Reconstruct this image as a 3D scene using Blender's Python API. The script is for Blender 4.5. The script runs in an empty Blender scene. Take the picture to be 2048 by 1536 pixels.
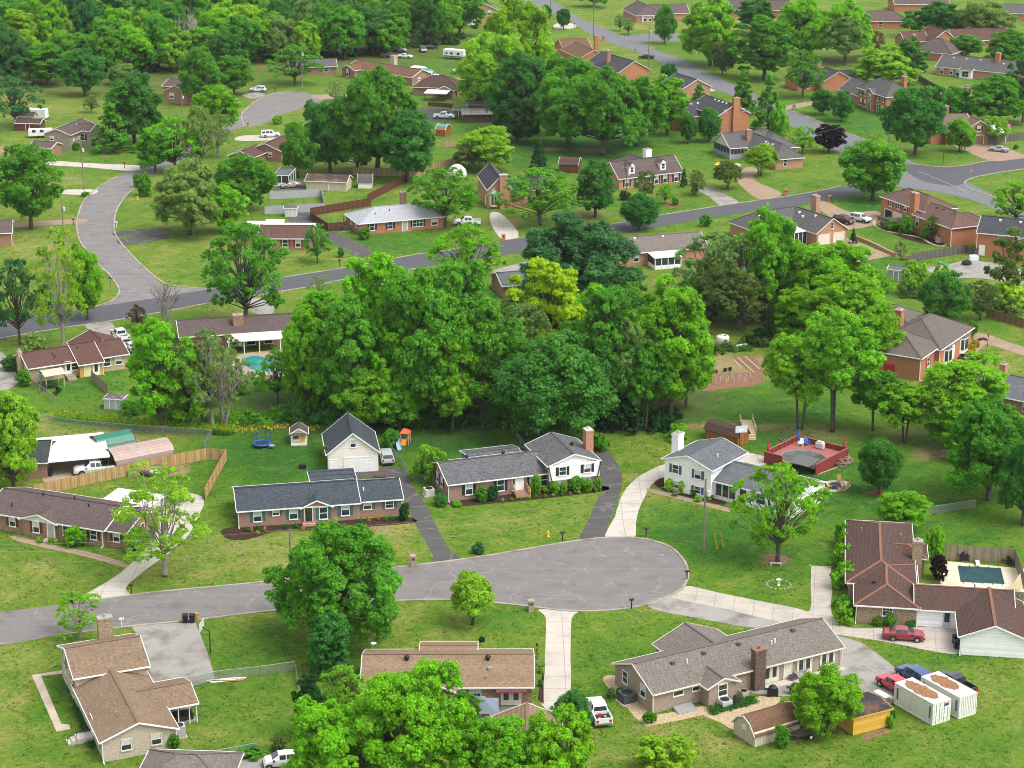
import bpy, bmesh, math, random
import numpy as np
from mathutils import Vector, Matrix
from mathutils.geometry import tessellate_polygon
PI = math.pi
R = math.radians
SC = bpy.context.scene
COL = SC.collection
random.seed(7)

# ------------------------------------------------------------------ camera
FPX, PITCH, CAMH = 4141.0, R(17.97), 104.0
cam = bpy.data.cameras.new('camera')
cam.sensor_width = 36.0
cam.lens = 36.0 * FPX / 2048.0
cam.clip_start, cam.clip_end = 1.0, 9000.0
camo = bpy.data.objects.new('camera', cam)
COL.objects.link(camo)
camo.location = (0, 0, CAMH)
camo.rotation_euler = (PI / 2 - PITCH, 0, 0)
SC.camera = camo

# ------------------------------------------------------------------ sky, sun, exposure
SUN_EL, SUN_AZ = R(58), R(118)          # azimuth clockwise from +Y
w = bpy.data.worlds.new('World')
SC.world = w
w.use_nodes = True
nt = w.node_tree
bg = nt.nodes['Background']
sky = nt.nodes.new('ShaderNodeTexSky')
sky.sky_type = 'NISHITA'
sky.sun_disc = False
sky.sun_elevation = SUN_EL
sky.sun_rotation = SUN_AZ
sky.air_density, sky.dust_density, sky.ozone_density = 1.0, 3.0, 1.0
hs = nt.nodes.new('ShaderNodeHueSaturation')      # thin cloud veil: the sky is nearly white
hs.inputs['Saturation'].default_value = 0.22
nt.links.new(sky.outputs[0], hs.inputs['Color'])
nt.links.new(hs.outputs[0], bg.inputs[0])
bg.inputs[1].default_value = 0.15
sl = bpy.data.lights.new('sun', 'SUN')
sl.energy = 0.95
sl.angle = R(35)
sl.color = (1.0, 0.96, 0.9)
so = bpy.data.objects.new('sun', sl)
COL.objects.link(so)
so.location = (60, 200, 200)
_d = Vector((math.sin(SUN_AZ) * math.cos(SUN_EL), math.cos(SUN_AZ) * math.cos(SUN_EL), math.sin(SUN_EL)))
so.rotation_euler = (-_d).to_track_quat('-Z', 'Y').to_euler()
SC.view_settings.view_transform = 'Standard'
SC.view_settings.look = 'None'
SC.view_settings.gamma = 1.0
SC.view_settings.use_curve_mapping = False
SC.view_settings.exposure = 1.15
SC.cycles.use_denoising = True
SC.cycles.filter_width = 1.0
SC.cycles.max_bounces = 6
SC.cycles.diffuse_bounces = 4
SC.cycles.transparent_max_bounces = 8
SC.cycles.caustics_reflective = False
SC.cycles.caustics_refractive = False

# ------------------------------------------------------------------ survey: where a point of the photo stands on the ground
CP, SP = math.cos(PITCH), math.sin(PITCH)
def G(x, y, z=0.0):
    u = (x - 1024) / FPX; v = (y - 768) / FPX
    d = (u, CP - v * SP, -SP - v * CP)
    t = (z - CAMH) / d[2]
    return Vector((d[0] * t, d[1] * t, z))
def S(y):
    return (y + 575) * CP / CAMH
def ztop(X, Y, y):
    k = (768 - y) / FPX
    return CAMH + Y * (k * CP - SP) / (CP + k * SP)
def topx(X, Y, Z):
    fw = Y * CP + (CAMH - Z) * SP; up = Y * SP + (Z - CAMH) * CP
    return 1024 + FPX * X / fw, 768 - FPX * up / fw

# ------------------------------------------------------------------ mesh collecting
class MB:
    def __init__(s): s.v = []; s.f = []
    def add(s, vs, fs):
        o = len(s.v); s.v += [tuple(q) for q in vs]; s.f += [tuple(i + o for i in q) for q in fs]; return s
    def box(s, x0, y0, z0, x1, y1, z1):
        return s.add([(x0,y0,z0),(x1,y0,z0),(x1,y1,z0),(x0,y1,z0),(x0,y0,z1),(x1,y0,z1),(x1,y1,z1),(x0,y1,z1)],
            [(0,3,2,1),(4,5,6,7),(0,1,5,4),(1,2,6,5),(2,3,7,6),(3,0,4,7)])
    def bar(s, p, q, wd, th, up=(0,0,1)):
        p = Vector(p); q = Vector(q); d = (q - p).normalized(); u = Vector(up)
        sd = d.cross(u)
        if sd.length < 1e-4: sd = d.cross(Vector((1,0,0)))
        sd.normalize(); u = sd.cross(d).normalized()
        a = sd * wd / 2; b = u * th / 2
        return s.add([p-a-b,p+a-b,p+a+b,p-a+b,q-a-b,q+a-b,q+a+b,q-a+b],
            [(0,1,2,3),(7,6,5,4),(0,4,5,1),(1,5,6,2),(2,6,7,3),(3,7,4,0)])
    def tube(s, pts, rs, n=6, caps=True):
        pts = [Vector(p) for p in pts]; o = len(s.v)
        if not hasattr(rs, '__len__'): rs = [rs] * len(pts)
        for i, p in enumerate(pts):
            d = (pts[min(i+1,len(pts)-1)] - pts[max(i-1,0)]).normalized()
            a = d.cross(Vector((0,0,1)))
            if a.length < 1e-3: a = Vector((1,0,0))
            a.normalize(); b = d.cross(a)
            for k in range(n):
                t = 2*PI*k/n
                s.v.append(tuple(p + (a*math.cos(t) + b*math.sin(t))*rs[i]))
        for i in range(len(pts)-1):
            for k in range(n):
                k2 = (k+1) % n
                s.f.append((o+i*n+k, o+i*n+k2, o+(i+1)*n+k2, o+(i+1)*n+k))
        if caps:
            s.f.append(tuple(o+k for k in range(n))[::-1]); s.f.append(tuple(o+(len(pts)-1)*n+k for k in range(n)))
        return s
    def cyl(s, x, y, z0, z1, r, n=12, r2=None):
        return s.tube([(x,y,z0),(x,y,z1)], [r, r if r2 is None else r2], n)
    def lathe(s, prof, n=12, c=(0,0,0)):
        o = len(s.v)
        for r, z in prof:
            for k in range(n):
                t = 2*PI*k/n; s.v.append((c[0]+r*math.cos(t), c[1]+r*math.sin(t), c[2]+z))
        for i in range(len(prof)-1):
            for k in range(n):
                k2 = (k+1)%n; s.f.append((o+i*n+k, o+i*n+k2, o+(i+1)*n+k2, o+(i+1)*n+k))
        s.f.append(tuple(o+k for k in range(n))[::-1]); s.f.append(tuple(o+(len(prof)-1)*n+k for k in range(n)))
        return s
    def prism(s, poly, axis, a, b):          # poly of (u,v); axis 'x': (a..b,u,v); 'y': (u,a..b,v); 'z': (u,v,a..b)
        n = len(poly); o = len(s.v)
        for t in (a, b):
            for u, v in poly:
                s.v.append((t,u,v) if axis == 'x' else (u,t,v) if axis == 'y' else (u,v,t))
        for k in range(n):
            k2 = (k+1)%n; s.f.append((o+k,o+k2,o+n+k2,o+n+k))
        s.f.append(tuple(o+k for k in range(n))[::-1]); s.f.append(tuple(o+n+k for k in range(n)))
        return s
    def mesh(s, name, mat=None, smooth=False, bevel=0):
        me = bpy.data.meshes.new(name)
        me.from_pydata(s.v, [], s.f)
        bm = bmesh.new(); bm.from_mesh(me)
        bmesh.ops.recalc_face_normals(bm, faces=bm.faces)
        if bevel:
            bmesh.ops.bevel(bm, geom=[e for e in bm.edges if e.is_manifold and e.calc_face_angle(0) > 0.5], offset=bevel, segments=1, affect='EDGES')
        bm.to_mesh(me); bm.free()
        if mat: me.materials.append(mat)
        if smooth: me.shade_smooth() if hasattr(me,'shade_smooth') else None
        return me
    def build(s, name, mat, parent=None, smooth=False, bevel=0, loc=None, rz=0):
        return put(s.mesh(name, mat, smooth, bevel), name, parent, loc, rz)
def put(me, name, parent=None, loc=None, rz=0, scale=None):
    o = bpy.data.objects.new(name, me); COL.objects.link(o)
    if parent: o.parent = parent
    if loc is not None: o.location = loc
    if rz: o.rotation_euler = (0,0,rz)
    if scale is not None: o.scale = scale
    return o
def tag(o, label, cat, group=None, kind=None):
    if label: o['label'] = label
    if cat: o['category'] = cat
    if group: o['group'] = group
    if kind: o['kind'] = kind
    return o
def thing(name, label, cat, loc=(0,0,0), rz=0.0, group=None, scale=None):
    o = bpy.data.objects.new(name, None); COL.objects.link(o)
    o.empty_display_size = 0.3
    o.location = loc; o.rotation_euler = (0,0,rz)
    if scale is not None: o.scale = scale
    return tag(o, label, cat, group)
CACHE = {}
def cached(key, fn):
    if key not in CACHE: CACHE[key] = fn()
    return CACHE[key]

# ------------------------------------------------------------------ materials
def newmat(name):
    m = bpy.data.materials.new(name); m.use_nodes = True
    t = m.node_tree; return m, t, t.nodes['Principled BSDF']
class NT:
    def __init__(s, t): s.t = t
    def n(s, typ, **kw):
        q = s.t.nodes.new(typ)
        for k, v in kw.items():
            if k.startswith('i_'):
                key = k[2:]; q.inputs[int(key) if key.isdigit() else key.replace('_',' ')].default_value = v
            else: setattr(q, k, v)
        return q
    def l(s, a, b): s.t.links.new(a, b)
    def noise(s, vec, scale, detail=3, rough=0.6, dist=0.0):
        q = s.n('ShaderNodeTexNoise'); q.inputs['Scale'].default_value = scale; q.inputs['Detail'].default_value = detail
        q.inputs['Roughness'].default_value = rough; q.inputs['Distortion'].default_value = dist
        if vec is not None: s.l(vec, q.inputs['Vector'])
        return q.outputs['Fac']
    def ramp(s, fac, stops, interp='LINEAR'):
        q = s.n('ShaderNodeValToRGB'); e = q.color_ramp.elements; q.color_ramp.interpolation = interp
        while len(e) < len(stops): e.new(0.5)
        for k, (p, c) in enumerate(stops):
            e[k].position = p; e[k].color = (*c, 1) if len(c) == 3 else c
        s.l(fac, q.inputs[0]); return q.outputs[0]
    def mix(s, fac, a, b, mode='MIX'):
        q = s.n('ShaderNodeMix', data_type='RGBA', blend_type=mode)
        for sock, val in ((q.inputs[0], fac), (q.inputs[6], a), (q.inputs[7], b)):
            if hasattr(val, 'links'): s.l(val, sock)
            elif isinstance(val, (int, float)): sock.default_value = val
            else: sock.default_value = (*val, 1)
        return q.outputs[2]
    def math(s, op, a, b=0.0, c=0.0, clamp=False):
        q = s.n('ShaderNodeMath', operation=op, use_clamp=clamp)
        for k, val in enumerate((a, b, c)):
            if hasattr(val, 'links'): s.l(val, q.inputs[k])
            else: q.inputs[k].default_value = val
        return q.outputs[0]
    def coord(s, kind='Object'):
        return s.n('ShaderNodeTexCoord').outputs[kind]
    def map(s, vec, scale=(1,1,1), rot=(0,0,0), loc=(0,0,0)):
        q = s.n('ShaderNodeMapping'); q.inputs['Scale'].default_value = scale; q.inputs['Rotation'].default_value = rot; q.inputs['Location'].default_value = loc
        s.l(vec, q.inputs['Vector']); return q.outputs[0]
    def sep(s, vec):
        q = s.n('ShaderNodeSeparateXYZ'); s.l(vec, q.inputs[0]); return q.outputs
    def comb(s, x, y, z=0.0):
        q = s.n('ShaderNodeCombineXYZ')
        for k, val in enumerate((x, y, z)):
            if hasattr(val, 'links'): s.l(val, q.inputs[k])
            else: q.inputs[k].default_value = val
        return q.outputs[0]
    def bump(s, h, strength=0.3, dist=0.05):
        q = s.n('ShaderNodeBump'); q.inputs['Strength'].default_value = strength; q.inputs['Distance'].default_value = dist
        s.l(h, q.inputs['Height']); return q.outputs[0]
def flat(name, col, rough=0.7, spec=0.3, metal=0.0, var=0.12, scale=2.0, bump=0.0):
    def make():
        m, t, b = newmat(name); T = NT(t)
        f = T.noise(T.coord(), scale, 4, 0.65)
        dk = tuple(c * (1 - var) for c in col); lt = tuple(min(1, c * (1 + var)) for c in col)
        c = T.ramp(f, [(0.3, dk), (0.7, lt)])
        T.l(c, b.inputs['Base Color']); b.inputs['Roughness'].default_value = rough
        b.inputs['Specular IOR Level'].default_value = spec; b.inputs['Metallic'].default_value = metal
        if bump: T.l(T.bump(T.noise(T.coord(), scale * 6, 3), bump, 0.03), b.inputs['Normal'])
        return m
    return cached(('m', name), make)
def brick(name, c1, c2, mortar=(0.42,0.38,0.33), patch=0.25):
    def make():
        m, t, b = newmat(name); T = NT(t)
        x, y, z = T.sep(T.coord())
        uv = T.comb(T.math('ADD', x, y), z)
        q = T.n('ShaderNodeTexBrick'); T.l(uv, q.inputs['Vector'])
        q.inputs['Scale'].default_value = 1.0; q.inputs['Brick Width'].default_value = 0.22; q.inputs['Row Height'].default_value = 0.078
        q.inputs['Mortar Size'].default_value = 0.008; q.inputs['Color1'].default_value = (*c1, 1); q.inputs['Color2'].default_value = (*c2, 1)
        q.inputs['Mortar'].default_value = (*mortar, 1); q.inputs['Bias'].default_value = -0.1
        f = T.noise(T.map(uv, (1.5, 4, 1)), 2.2, 5, 0.7)
        c = T.mix(T.math('MULTIPLY', f, patch * 2), q.outputs[0], tuple(a * 0.55 for a in c1))
        f2 = T.noise(T.map(uv, (5, 12, 1)), 1.0, 2, 0.5)
        c = T.mix(T.math('GREATER_THAN', f2, 0.60), c, tuple(min(1, a * 1.35) for a in c2))
        T.l(c, b.inputs['Base Color']); b.inputs['Roughness'].default_value = 0.85
        b.inputs['Specular IOR Level'].default_value = 0.2
        T.l(T.bump(q.outputs['Fac'], 0.25, -0.01), b.inputs['Normal'])
        return m
    return cached(('m', name), make)
def shingle(name, c1, c2, streak=0.3, stain=None, row=0.055):
    def make():
        m, t, b = newmat(name); T = NT(t)
        x, y, z = T.sep(T.coord())
        uv = T.comb(T.math('ADD', x, y), z)
        q = T.n('ShaderNodeTexBrick'); T.l(uv, q.inputs['Vector'])
        q.inputs['Scale'].default_value = 1.0; q.inputs['Brick Width'].default_value = 0.36; q.inputs['Row Height'].default_value = row
        q.inputs['Mortar Size'].default_value = 0.006; q.inputs['Color1'].default_value = (*c1, 1); q.inputs['Color2'].default_value = (*c2, 1)
        q.inputs['Mortar'].default_value = (*(a * 0.5 for a in c1), 1)
        f = T.noise(T.map(T.coord(), (0.5, 0.5, 0.5)), 1.0, 5, 0.7)
        c = T.mix(T.math('MULTIPLY', T.math('SUBTRACT', f, 0.35, clamp=True), streak * 4, clamp=True), q.outputs[0], tuple(a * 0.6 for a in c1))
        g = T.noise(T.coord(), 6.0, 4, 0.75)
        c = T.mix(T.math('MULTIPLY', T.math('SUBTRACT', g, 0.48, clamp=True), 3.2, clamp=True), c, tuple(min(1, a * 1.5) for a in c2))
        if stain:
            st = T.noise(T.map(T.coord(), (0.35, 0.35, 1.2)), 0.9, 4, 0.6)
            c = T.mix(T.math('MULTIPLY', T.math('SUBTRACT', st, 0.5, clamp=True), 4, clamp=True), c, stain)
        T.l(c, b.inputs['Base Color']); b.inputs['Roughness'].default_value = 0.9; b.inputs['Specular IOR Level'].default_value = 0.15
        T.l(T.bump(q.outputs['Fac'], 0.4, -0.02), b.inputs['Normal'])
        return m
    return cached(('m', name), make)
def striped(name, col, pitch=0.2, axis='z', depth=0.5, dark=0.72, rough=0.6, var=0.1, stain=None):
    """lap siding, boards or ribbed metal: evenly spaced lines on real walls"""
    def make():
        m, t, b = newmat(name); T = NT(t)
        x, y, z = T.sep(T.coord())
        a = {'z': z, 'x': T.math('ADD', x, y), 'xx': x, 'yy': y}[axis]
        fr = T.math('FRACT', T.math('DIVIDE', a, pitch))
        ln = T.math('LESS_THAN', fr, 0.14)
        cell = T.math('FLOOR', T.math('DIVIDE', a, pitch))
        wn = T.n('ShaderNodeTexWhiteNoise', noise_dimensions='1D'); T.l(cell, wn.inputs['W'])
        c = T.mix(wn.outputs['Value'], tuple(k * (1 - var) for k in col), tuple(min(1, k * (1 + var)) for k in col))
        c = T.mix(ln, c, tuple(k * dark for k in col))
        f = T.noise(T.coord(), 1.3, 5, 0.7)
        c = T.mix(T.math('MULTIPLY', T.math('SUBTRACT', f, 0.45, clamp=True), 1.4, clamp=True), c, stain or tuple(k * 0.7 for k in col))
        T.l(c, b.inputs['Base Color']); b.inputs['Roughness'].default_value = rough; b.inputs['Specular IOR Level'].default_value = 0.3
        T.l(T.bump(fr, depth, 0.02), b.inputs['Normal'])
        return m
    return cached(('m', name), make)
def glassmat():
    def make():
        m, t, b = newmat('window_glass'); T = NT(t)
        f = T.noise(T.coord('Object'), 1.2, 2)
        T.l(T.ramp(f, [(0.35, (0.012,0.02,0.022)), (0.7, (0.05,0.075,0.08))]), b.inputs['Base Color'])
        b.inputs['Roughness'].default_value = 0.06; b.inputs['Specular IOR Level'].default_value = 0.6
        return m
    return cached('glass', make)
def objcolor(name, rough=0.3, coat=0.6, metal=0.0):
    def make():
        m, t, b = newmat(name); T = NT(t)
        oi = T.n('ShaderNodeObjectInfo')
        f = T.noise(T.coord(), 3.0, 4, 0.6)
        c = T.mix(T.math('MULTIPLY', f, 0.1), oi.outputs['Color'], (0.3,0.28,0.25))
        T.l(c, b.inputs['Base Color']); b.inputs['Roughness'].default_value = rough; b.inputs['Metallic'].default_value = metal
        b.inputs['Coat Weight'].default_value = coat; b.inputs['Coat Roughness'].default_value = 0.08
        return m
    return cached(('m', name), make)
WHITE = flat('white_paint', (0.78,0.77,0.74), 0.5)
CREAM = flat('cream_paint', (0.66,0.6,0.48), 0.55)
BLACKM = flat('black_plastic', (0.018,0.018,0.02), 0.45)
DARKMETAL = flat('dark_metal', (0.05,0.05,0.055), 0.45, metal=0.3)
GALV = flat('galvanized_metal', (0.42,0.44,0.45), 0.4, metal=0.6)
GLASS = glassmat()
def woodm(name, col, pitch=0.14, axis='x', var=0.22): return striped(name, col, pitch, axis, 0.3, 0.6, 0.85, var)
# ------------------------------------------------------------------ the ground: one sheet to the horizon
LUSH_SHADE = [  # (x, y, rx, ry, value): greener (+) or drier (-) turf, a few blobs painting cast shade, in photo coordinates of the spot on the ground
 (560,905,150,70,1.0),(880,880,140,55,1.0),(1500,830,190,60,0.75),(1700,960,160,90,0.8),(1440,1075,140,60,0.8),(1900,1060,130,70,0.5),(1560,1120,160,60,0.45),
 (110,1420,30,70,0.8),(40,1430,70,120,-0.35),(560,1300,120,40,0.2),(700,1250,180,40,-0.15),(1000,1240,160,45,0.1),(1250,1330,90,100,0.25),(1400,1500,250,50,-0.15),  # first blob paints shade along the tan house's left wall
 (1900,1400,150,90,0.0),(1840,1310,150,20,0.6),(60,1180,90,60,-0.25),(350,1120,100,60,-0.2),(520,1100,140,40,-0.45),(760,1070,80,50,-0.25),(1000,1060,120,50,-0.05),
 (350,950,110,40,0.45),(200,880,120,20,-0.75),(60,850,60,15,-0.75),(60,500,70,60,-0.35),(340,510,80,50,-0.1),(300,430,50,40,-0.25),(660,500,120,25,-0.15),(770,480,100,30,0.5),
 (80,200,120,50,-0.2),(560,250,120,30,-0.2),(600,160,80,20,0.2),(850,130,110,35,0.4),(880,200,60,25,0.0),(930,255,90,25,0.45),(1150,300,200,40,0.9),(1400,290,140,50,0.45),
 (1600,350,130,40,0.1),(1310,420,100,25,0.5),(1400,40,200,25,-0.3),(1270,90,60,20,-0.2),(1420,100,120,15,0.3),(1700,235,110,45,0.8),(1860,305,90,18,0.2),(1990,345,70,20,0.2),
 (1740,415,60,25,0.9),(1800,470,110,30,0.4),(1750,545,80,30,0.5),(1990,620,120,30,0.5),(2000,730,60,25,-0.3),(1990,155,80,30,0.1),(150,760,120,50,0.6),(600,790,160,40,0.7),(430,690,120,30,0.2),(100,660,120,20,0.3),  # first blob paints the domed tree's shadow onto the lawn
 (330,670,150,20,0.3),(1640,980,60,30,0.9),(1540,1190,120,25,0.3),(2000,1480,150,60,0.0),(500,1400,90,70,0.15)]
DIRT = [(250,870,30,5,0.5),(110,862,40,6,0.5),(350,940,28,14,0.9),(1540,1120,40,16,0.6),(1450,855,220,9,0.8),(1640,870,120,8,0.8),(1800,865,80,14,0.5),(1860,905,40,18,0.75),(1720,1420,60,30,0.9),(1640,1445,90,25,0.7),
 (1400,730,70,28,1.0),(1520,735,40,25,1.0),(1620,1330,40,22,0.5),(1300,1460,60,10,0.7),(1260,1390,40,18,0.6),(1440,1430,60,14,0.7),(575,880,14,5,0.8),(1130,930,20,7,0.5),(1120,1035,14,5,0.5),(980,1020,30,6,0.5),(550,985,22,6,0.7),
 (470,1090,40,10,0.45),(740,1058,60,7,0.7),(540,1115,16,8,0.6),(580,1385,14,18,0.7),(590,1420,10,14,0.6),(140,357,20,5,0.8),(1025,445,30,9,0.9),(1170,430,70,18,0.5),(1105,298,30,5,0.7),(1170,300,30,8,0.6),(1950,855,90,30,0.4),
 (1520,1372,40,14,0.6),(60,1015,60,5,0.6),(20,300,60,10,0.9),(1890,300,60,6,0.35),(1180,140,30,10,0.3),(1330,165,50,6,0.3),(560,128,100,14,0.5),(1245,95,14,14,0.3),(1720,315,40,10,0.3),(700,1250,40,8,0.5),(590,1250,40,8,0.4),(1830,545,50,8,0.5),
 (1620,545,90,8,0.3),(900,170,60,6,0.6),(700,765,60,20,0.9),(1360,720,60,40,0.8),(620,500,60,8,0.3),(850,1290,80,8,0.2),(410,1100,60,20,0.25),(230,1130,40,6,0.3)]
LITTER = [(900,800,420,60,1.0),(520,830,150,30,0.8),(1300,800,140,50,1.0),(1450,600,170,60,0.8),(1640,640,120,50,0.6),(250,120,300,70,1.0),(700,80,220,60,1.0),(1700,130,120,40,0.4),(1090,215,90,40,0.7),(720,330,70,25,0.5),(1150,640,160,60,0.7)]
xs = np.concatenate([[-5000,-2500,-1200,-600], np.arange(-300, 301, 3.0), [600,1200,2500,5000]])
ys = np.concatenate([[-3000,-1000,-300,0,100], np.arange(165, 860, 3.0), [900,1000,1300,2000,3500,7000]])
XX, YY = np.meshgrid(xs, ys)
fw = YY * CP + CAMH * SP; upv = YY * SP - CAMH * CP
fw = np.maximum(fw, 1.0)
PXX = 1024 + FPX * XX / fw; PYY = 768 - FPX * upv / fw
def blobs(lst):
    a = np.zeros_like(XX)
    for x, y, rx, ry, v in lst:
        d = ((PXX - x) / rx) ** 2 + ((PYY - y) / ry) ** 2
        q = v * np.exp(-0.8 * d ** 1.5)
        a = np.where(np.abs(q) > np.abs(a), q, a)
    return a
nx, ny = len(xs), len(ys)
me = bpy.data.meshes.new('ground')
co = np.stack([XX.ravel(), YY.ravel(), np.zeros(nx * ny)], 1)
idx = np.arange(nx * ny).reshape(ny, nx)
fa = np.stack([idx[:-1,:-1].ravel(), idx[:-1,1:].ravel(), idx[1:,1:].ravel(), idx[1:,:-1].ravel()], 1)
me.from_pydata(co.tolist(), [], fa.tolist())
for nm, lst in (('lush', LUSH_SHADE), ('dirt', DIRT), ('litter', LITTER)):
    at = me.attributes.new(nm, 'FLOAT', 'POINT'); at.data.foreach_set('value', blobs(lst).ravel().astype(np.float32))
def grassmat():
    m, t, b = newmat('mown_turf'); T = NT(t)
    P = T.coord()
    A = lambda n: T.n('ShaderNodeAttribute', attribute_name=n).outputs['Fac']
    big = T.noise(P, 0.045, 8, 0.68, 0.5); mid = T.noise(P, 0.24, 9, 0.72, 0.8); sm = T.noise(P, 1.7, 6, 0.8); fine = T.noise(P, 5.0, 4, 0.85)
    l = T.math('ADD', T.math('MULTIPLY', A('lush'), 0.3), T.math('ADD', T.math('MULTIPLY', big, 0.5), T.math('MULTIPLY', mid, 0.75)))  # lush carries turf tone and the painted shade blobs
    l = T.math('ADD', l, T.math('ADD', T.math('MULTIPLY', sm, 0.9), T.math('MULTIPLY', fine, 0.6)))
    l = T.math('ADD', T.math('MULTIPLY', T.math('SUBTRACT', l, 1.42), 1.7), 0.5)
    c = T.ramp(l, [(0.05, (0.25,0.225,0.075)), (0.28, (0.135,0.185,0.024)), (0.5, (0.083,0.166,0.012)), (0.72, (0.047,0.138,0.01)), (0.98, (0.024,0.092,0.012))])
    # mowing passes
    wv = T.n('ShaderNodeTexWave', wave_type='BANDS', bands_direction='DIAGONAL'); T.l(P, wv.inputs['Vector'])
    wv.inputs['Scale'].default_value = 0.42; wv.inputs['Distortion'].default_value = 1.2; wv.inputs['Detail Scale'].default_value = 0.15
    c = T.mix(T.math('MULTIPLY', wv.outputs['Fac'], T.math('MULTIPLY', T.math('GREATER_THAN', big, 0.5), 0.17)), c, (0.05,0.1,0.014))
    # straw-coloured thin spots
    st = T.math('MULTIPLY', T.math('SUBTRACT', T.noise(P, 0.5, 6, 0.75, 0.8), 0.56, clamp=True), 5.0, clamp=True)
    c = T.mix(T.math('MULTIPLY', st, 0.6), c, (0.27,0.215,0.095))
    # clover and weeds
    cl = T.math('MULTIPLY', T.math('SUBTRACT', T.noise(T.map(P, loc=(31,7,0)), 0.9, 5, 0.7, 1.0), 0.58, clamp=True), 6.0, clamp=True)
    c = T.mix(T.math('MULTIPLY', cl, 0.55), c, (0.03,0.085,0.02))
    d = T.math('MULTIPLY', T.math('ADD', A('dirt'), T.math('MULTIPLY', T.math('SUBTRACT', mid, 0.5), 0.8)), T.math('GREATER_THAN', A('dirt'), 0.08))
    d = T.math('MULTIPLY', T.math('SUBTRACT', T.math('ADD', d, T.math('MULTIPLY', T.math('SUBTRACT', sm, 0.5), 0.9)), 0.28, clamp=True), 2.2, clamp=True)
    c = T.mix(T.math('MULTIPLY', d, 0.85), c, T.mix(fine, (0.23,0.14,0.075), (0.36,0.26,0.15)))
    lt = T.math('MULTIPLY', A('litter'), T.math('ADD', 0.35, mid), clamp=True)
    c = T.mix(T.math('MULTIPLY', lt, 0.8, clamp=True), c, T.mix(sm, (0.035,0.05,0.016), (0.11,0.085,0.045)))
    T.l(c, b.inputs['Base Color']); b.inputs['Roughness'].default_value = 0.95; b.inputs['Specular IOR Level'].default_value = 0.12
    hsum = T.math('ADD', sm, fine)
    T.l(T.bump(hsum, 0.55, 0.16), b.inputs['Normal'])
    return m
GRASS = grassmat()
me.materials.append(GRASS)
tag(put(me, 'ground'), 'mown green and straw coloured lawns between the houses', None, kind='structure')

# ------------------------------------------------------------------ roads, drives, paths
def asphalt(name, c1, c2, crack=(0.3,0.29,0.28), cw=0.02, amt=0.6, flow=0.0, patch=0.5):
    def make():
        m, t, b = newmat(name); T = NT(t); P = T.coord()
        a = T.noise(T.map(P, (0.05, 0.5, 1), (0,0,flow)), 1.0, 5, 0.65); f = T.noise(P, 3.0, 5, 0.8); g = T.noise(P, 0.35, 4, 0.6)
        c = T.mix(T.math('ADD', T.math('MULTIPLY', a, 0.6), T.math('MULTIPLY', f, 0.5), clamp=True), c1, c2)
        c = T.mix(T.math('MULTIPLY', T.math('SUBTRACT', g, 0.5, clamp=True), patch * 4, clamp=True), c, tuple(k * 0.62 for k in c1))
        oil = T.math('MULTIPLY', T.math('SUBTRACT', T.noise(T.map(P, loc=(9,4,0)), 0.9, 5, 0.7), 0.6, clamp=True), 5, clamp=True)
        c = T.mix(T.math('MULTIPLY', oil, 0.5), c, tuple(k * 0.5 for k in c1))
        ws = T.noise(T.map(P, (0.03, 1.6, 1), (0,0,flow)), 1.0, 4, 0.7, 0.4)
        c = T.mix(T.math('MULTIPLY', T.math('SUBTRACT', ws, 0.5, clamp=True), 1.8, clamp=True), c, tuple(min(1, k * 1.3) for k in c2))
        v = T.n('ShaderNodeTexVoronoi', feature='DISTANCE_TO_EDGE'); v.inputs['Scale'].default_value = 0.16
        dn = T.n('ShaderNodeTexNoise'); dn.inputs['Scale'].default_value = 0.6; dn.inputs['Detail'].default_value = 4; T.l(P, dn.inputs['Vector'])
        vv = T.n('ShaderNodeVectorMath', operation='ADD'); sc = T.n('ShaderNodeVectorMath', operation='SCALE'); sc.inputs['Scale'].default_value = 2.2
        T.l(dn.outputs['Color'], sc.inputs[0]); T.l(P, vv.inputs[0]); T.l(sc.outputs[0], vv.inputs[1]); T.l(vv.outputs[0], v.inputs['Vector'])
        ck = T.math('LESS_THAN', v.outputs['Distance'], cw)
        ck = T.math('MULTIPLY', ck, T.math('GREATER_THAN', T.noise(P, 0.12, 3), 0.45))
        c = T.mix(T.math('MULTIPLY', ck, amt), c, crack)
        T.l(c, b.inputs['Base Color']); b.inputs['Roughness'].default_value = 0.88; b.inputs['Specular IOR Level'].default_value = 0.2
        T.l(T.bump(f, 0.2, 0.02), b.inputs['Normal'])
        return m
    return cached(('m', name), make)
def concrete(name, c1, c2, joint=3.0, rot=0.0, stain=(0.2,0.18,0.15), amt=0.35):
    def make():
        m, t, b = newmat(name); T = NT(t); P = T.coord(); Q = T.map(P, (1,1,1), (0,0,rot))
        x, y, z = T.sep(Q)
        f = T.noise(P, 4.0, 5, 0.75); g = T.noise(P, 0.35, 5, 0.65)
        c = T.mix(f, c1, c2)
        c = T.mix(T.math('MULTIPLY', T.math('SUBTRACT', g, 0.46, clamp=True), amt * 7, clamp=True), c, stain)
        if joint:
            j1 = T.math('LESS_THAN', T.math('FRACT', T.math('DIVIDE', x, joint)), 0.028); j2 = T.math('LESS_THAN', T.math('FRACT', T.math('DIVIDE', y, joint)), 0.028)
            c = T.mix(T.math('MULTIPLY', T.math('MAXIMUM', j1, j2), 0.6), c, tuple(k * 0.4 for k in c1))
        T.l(c, b.inputs['Base Color']); b.inputs['Roughness'].default_value = 0.85; b.inputs['Specular IOR Level'].default_value = 0.2
        return m
    return cached(('m', name), make)
ASPH_OLD = asphalt('worn_grey_asphalt', (0.125,0.115,0.109), (0.2,0.187,0.178), (0.27,0.255,0.245), 0.011, 0.5, R(-8))
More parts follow.
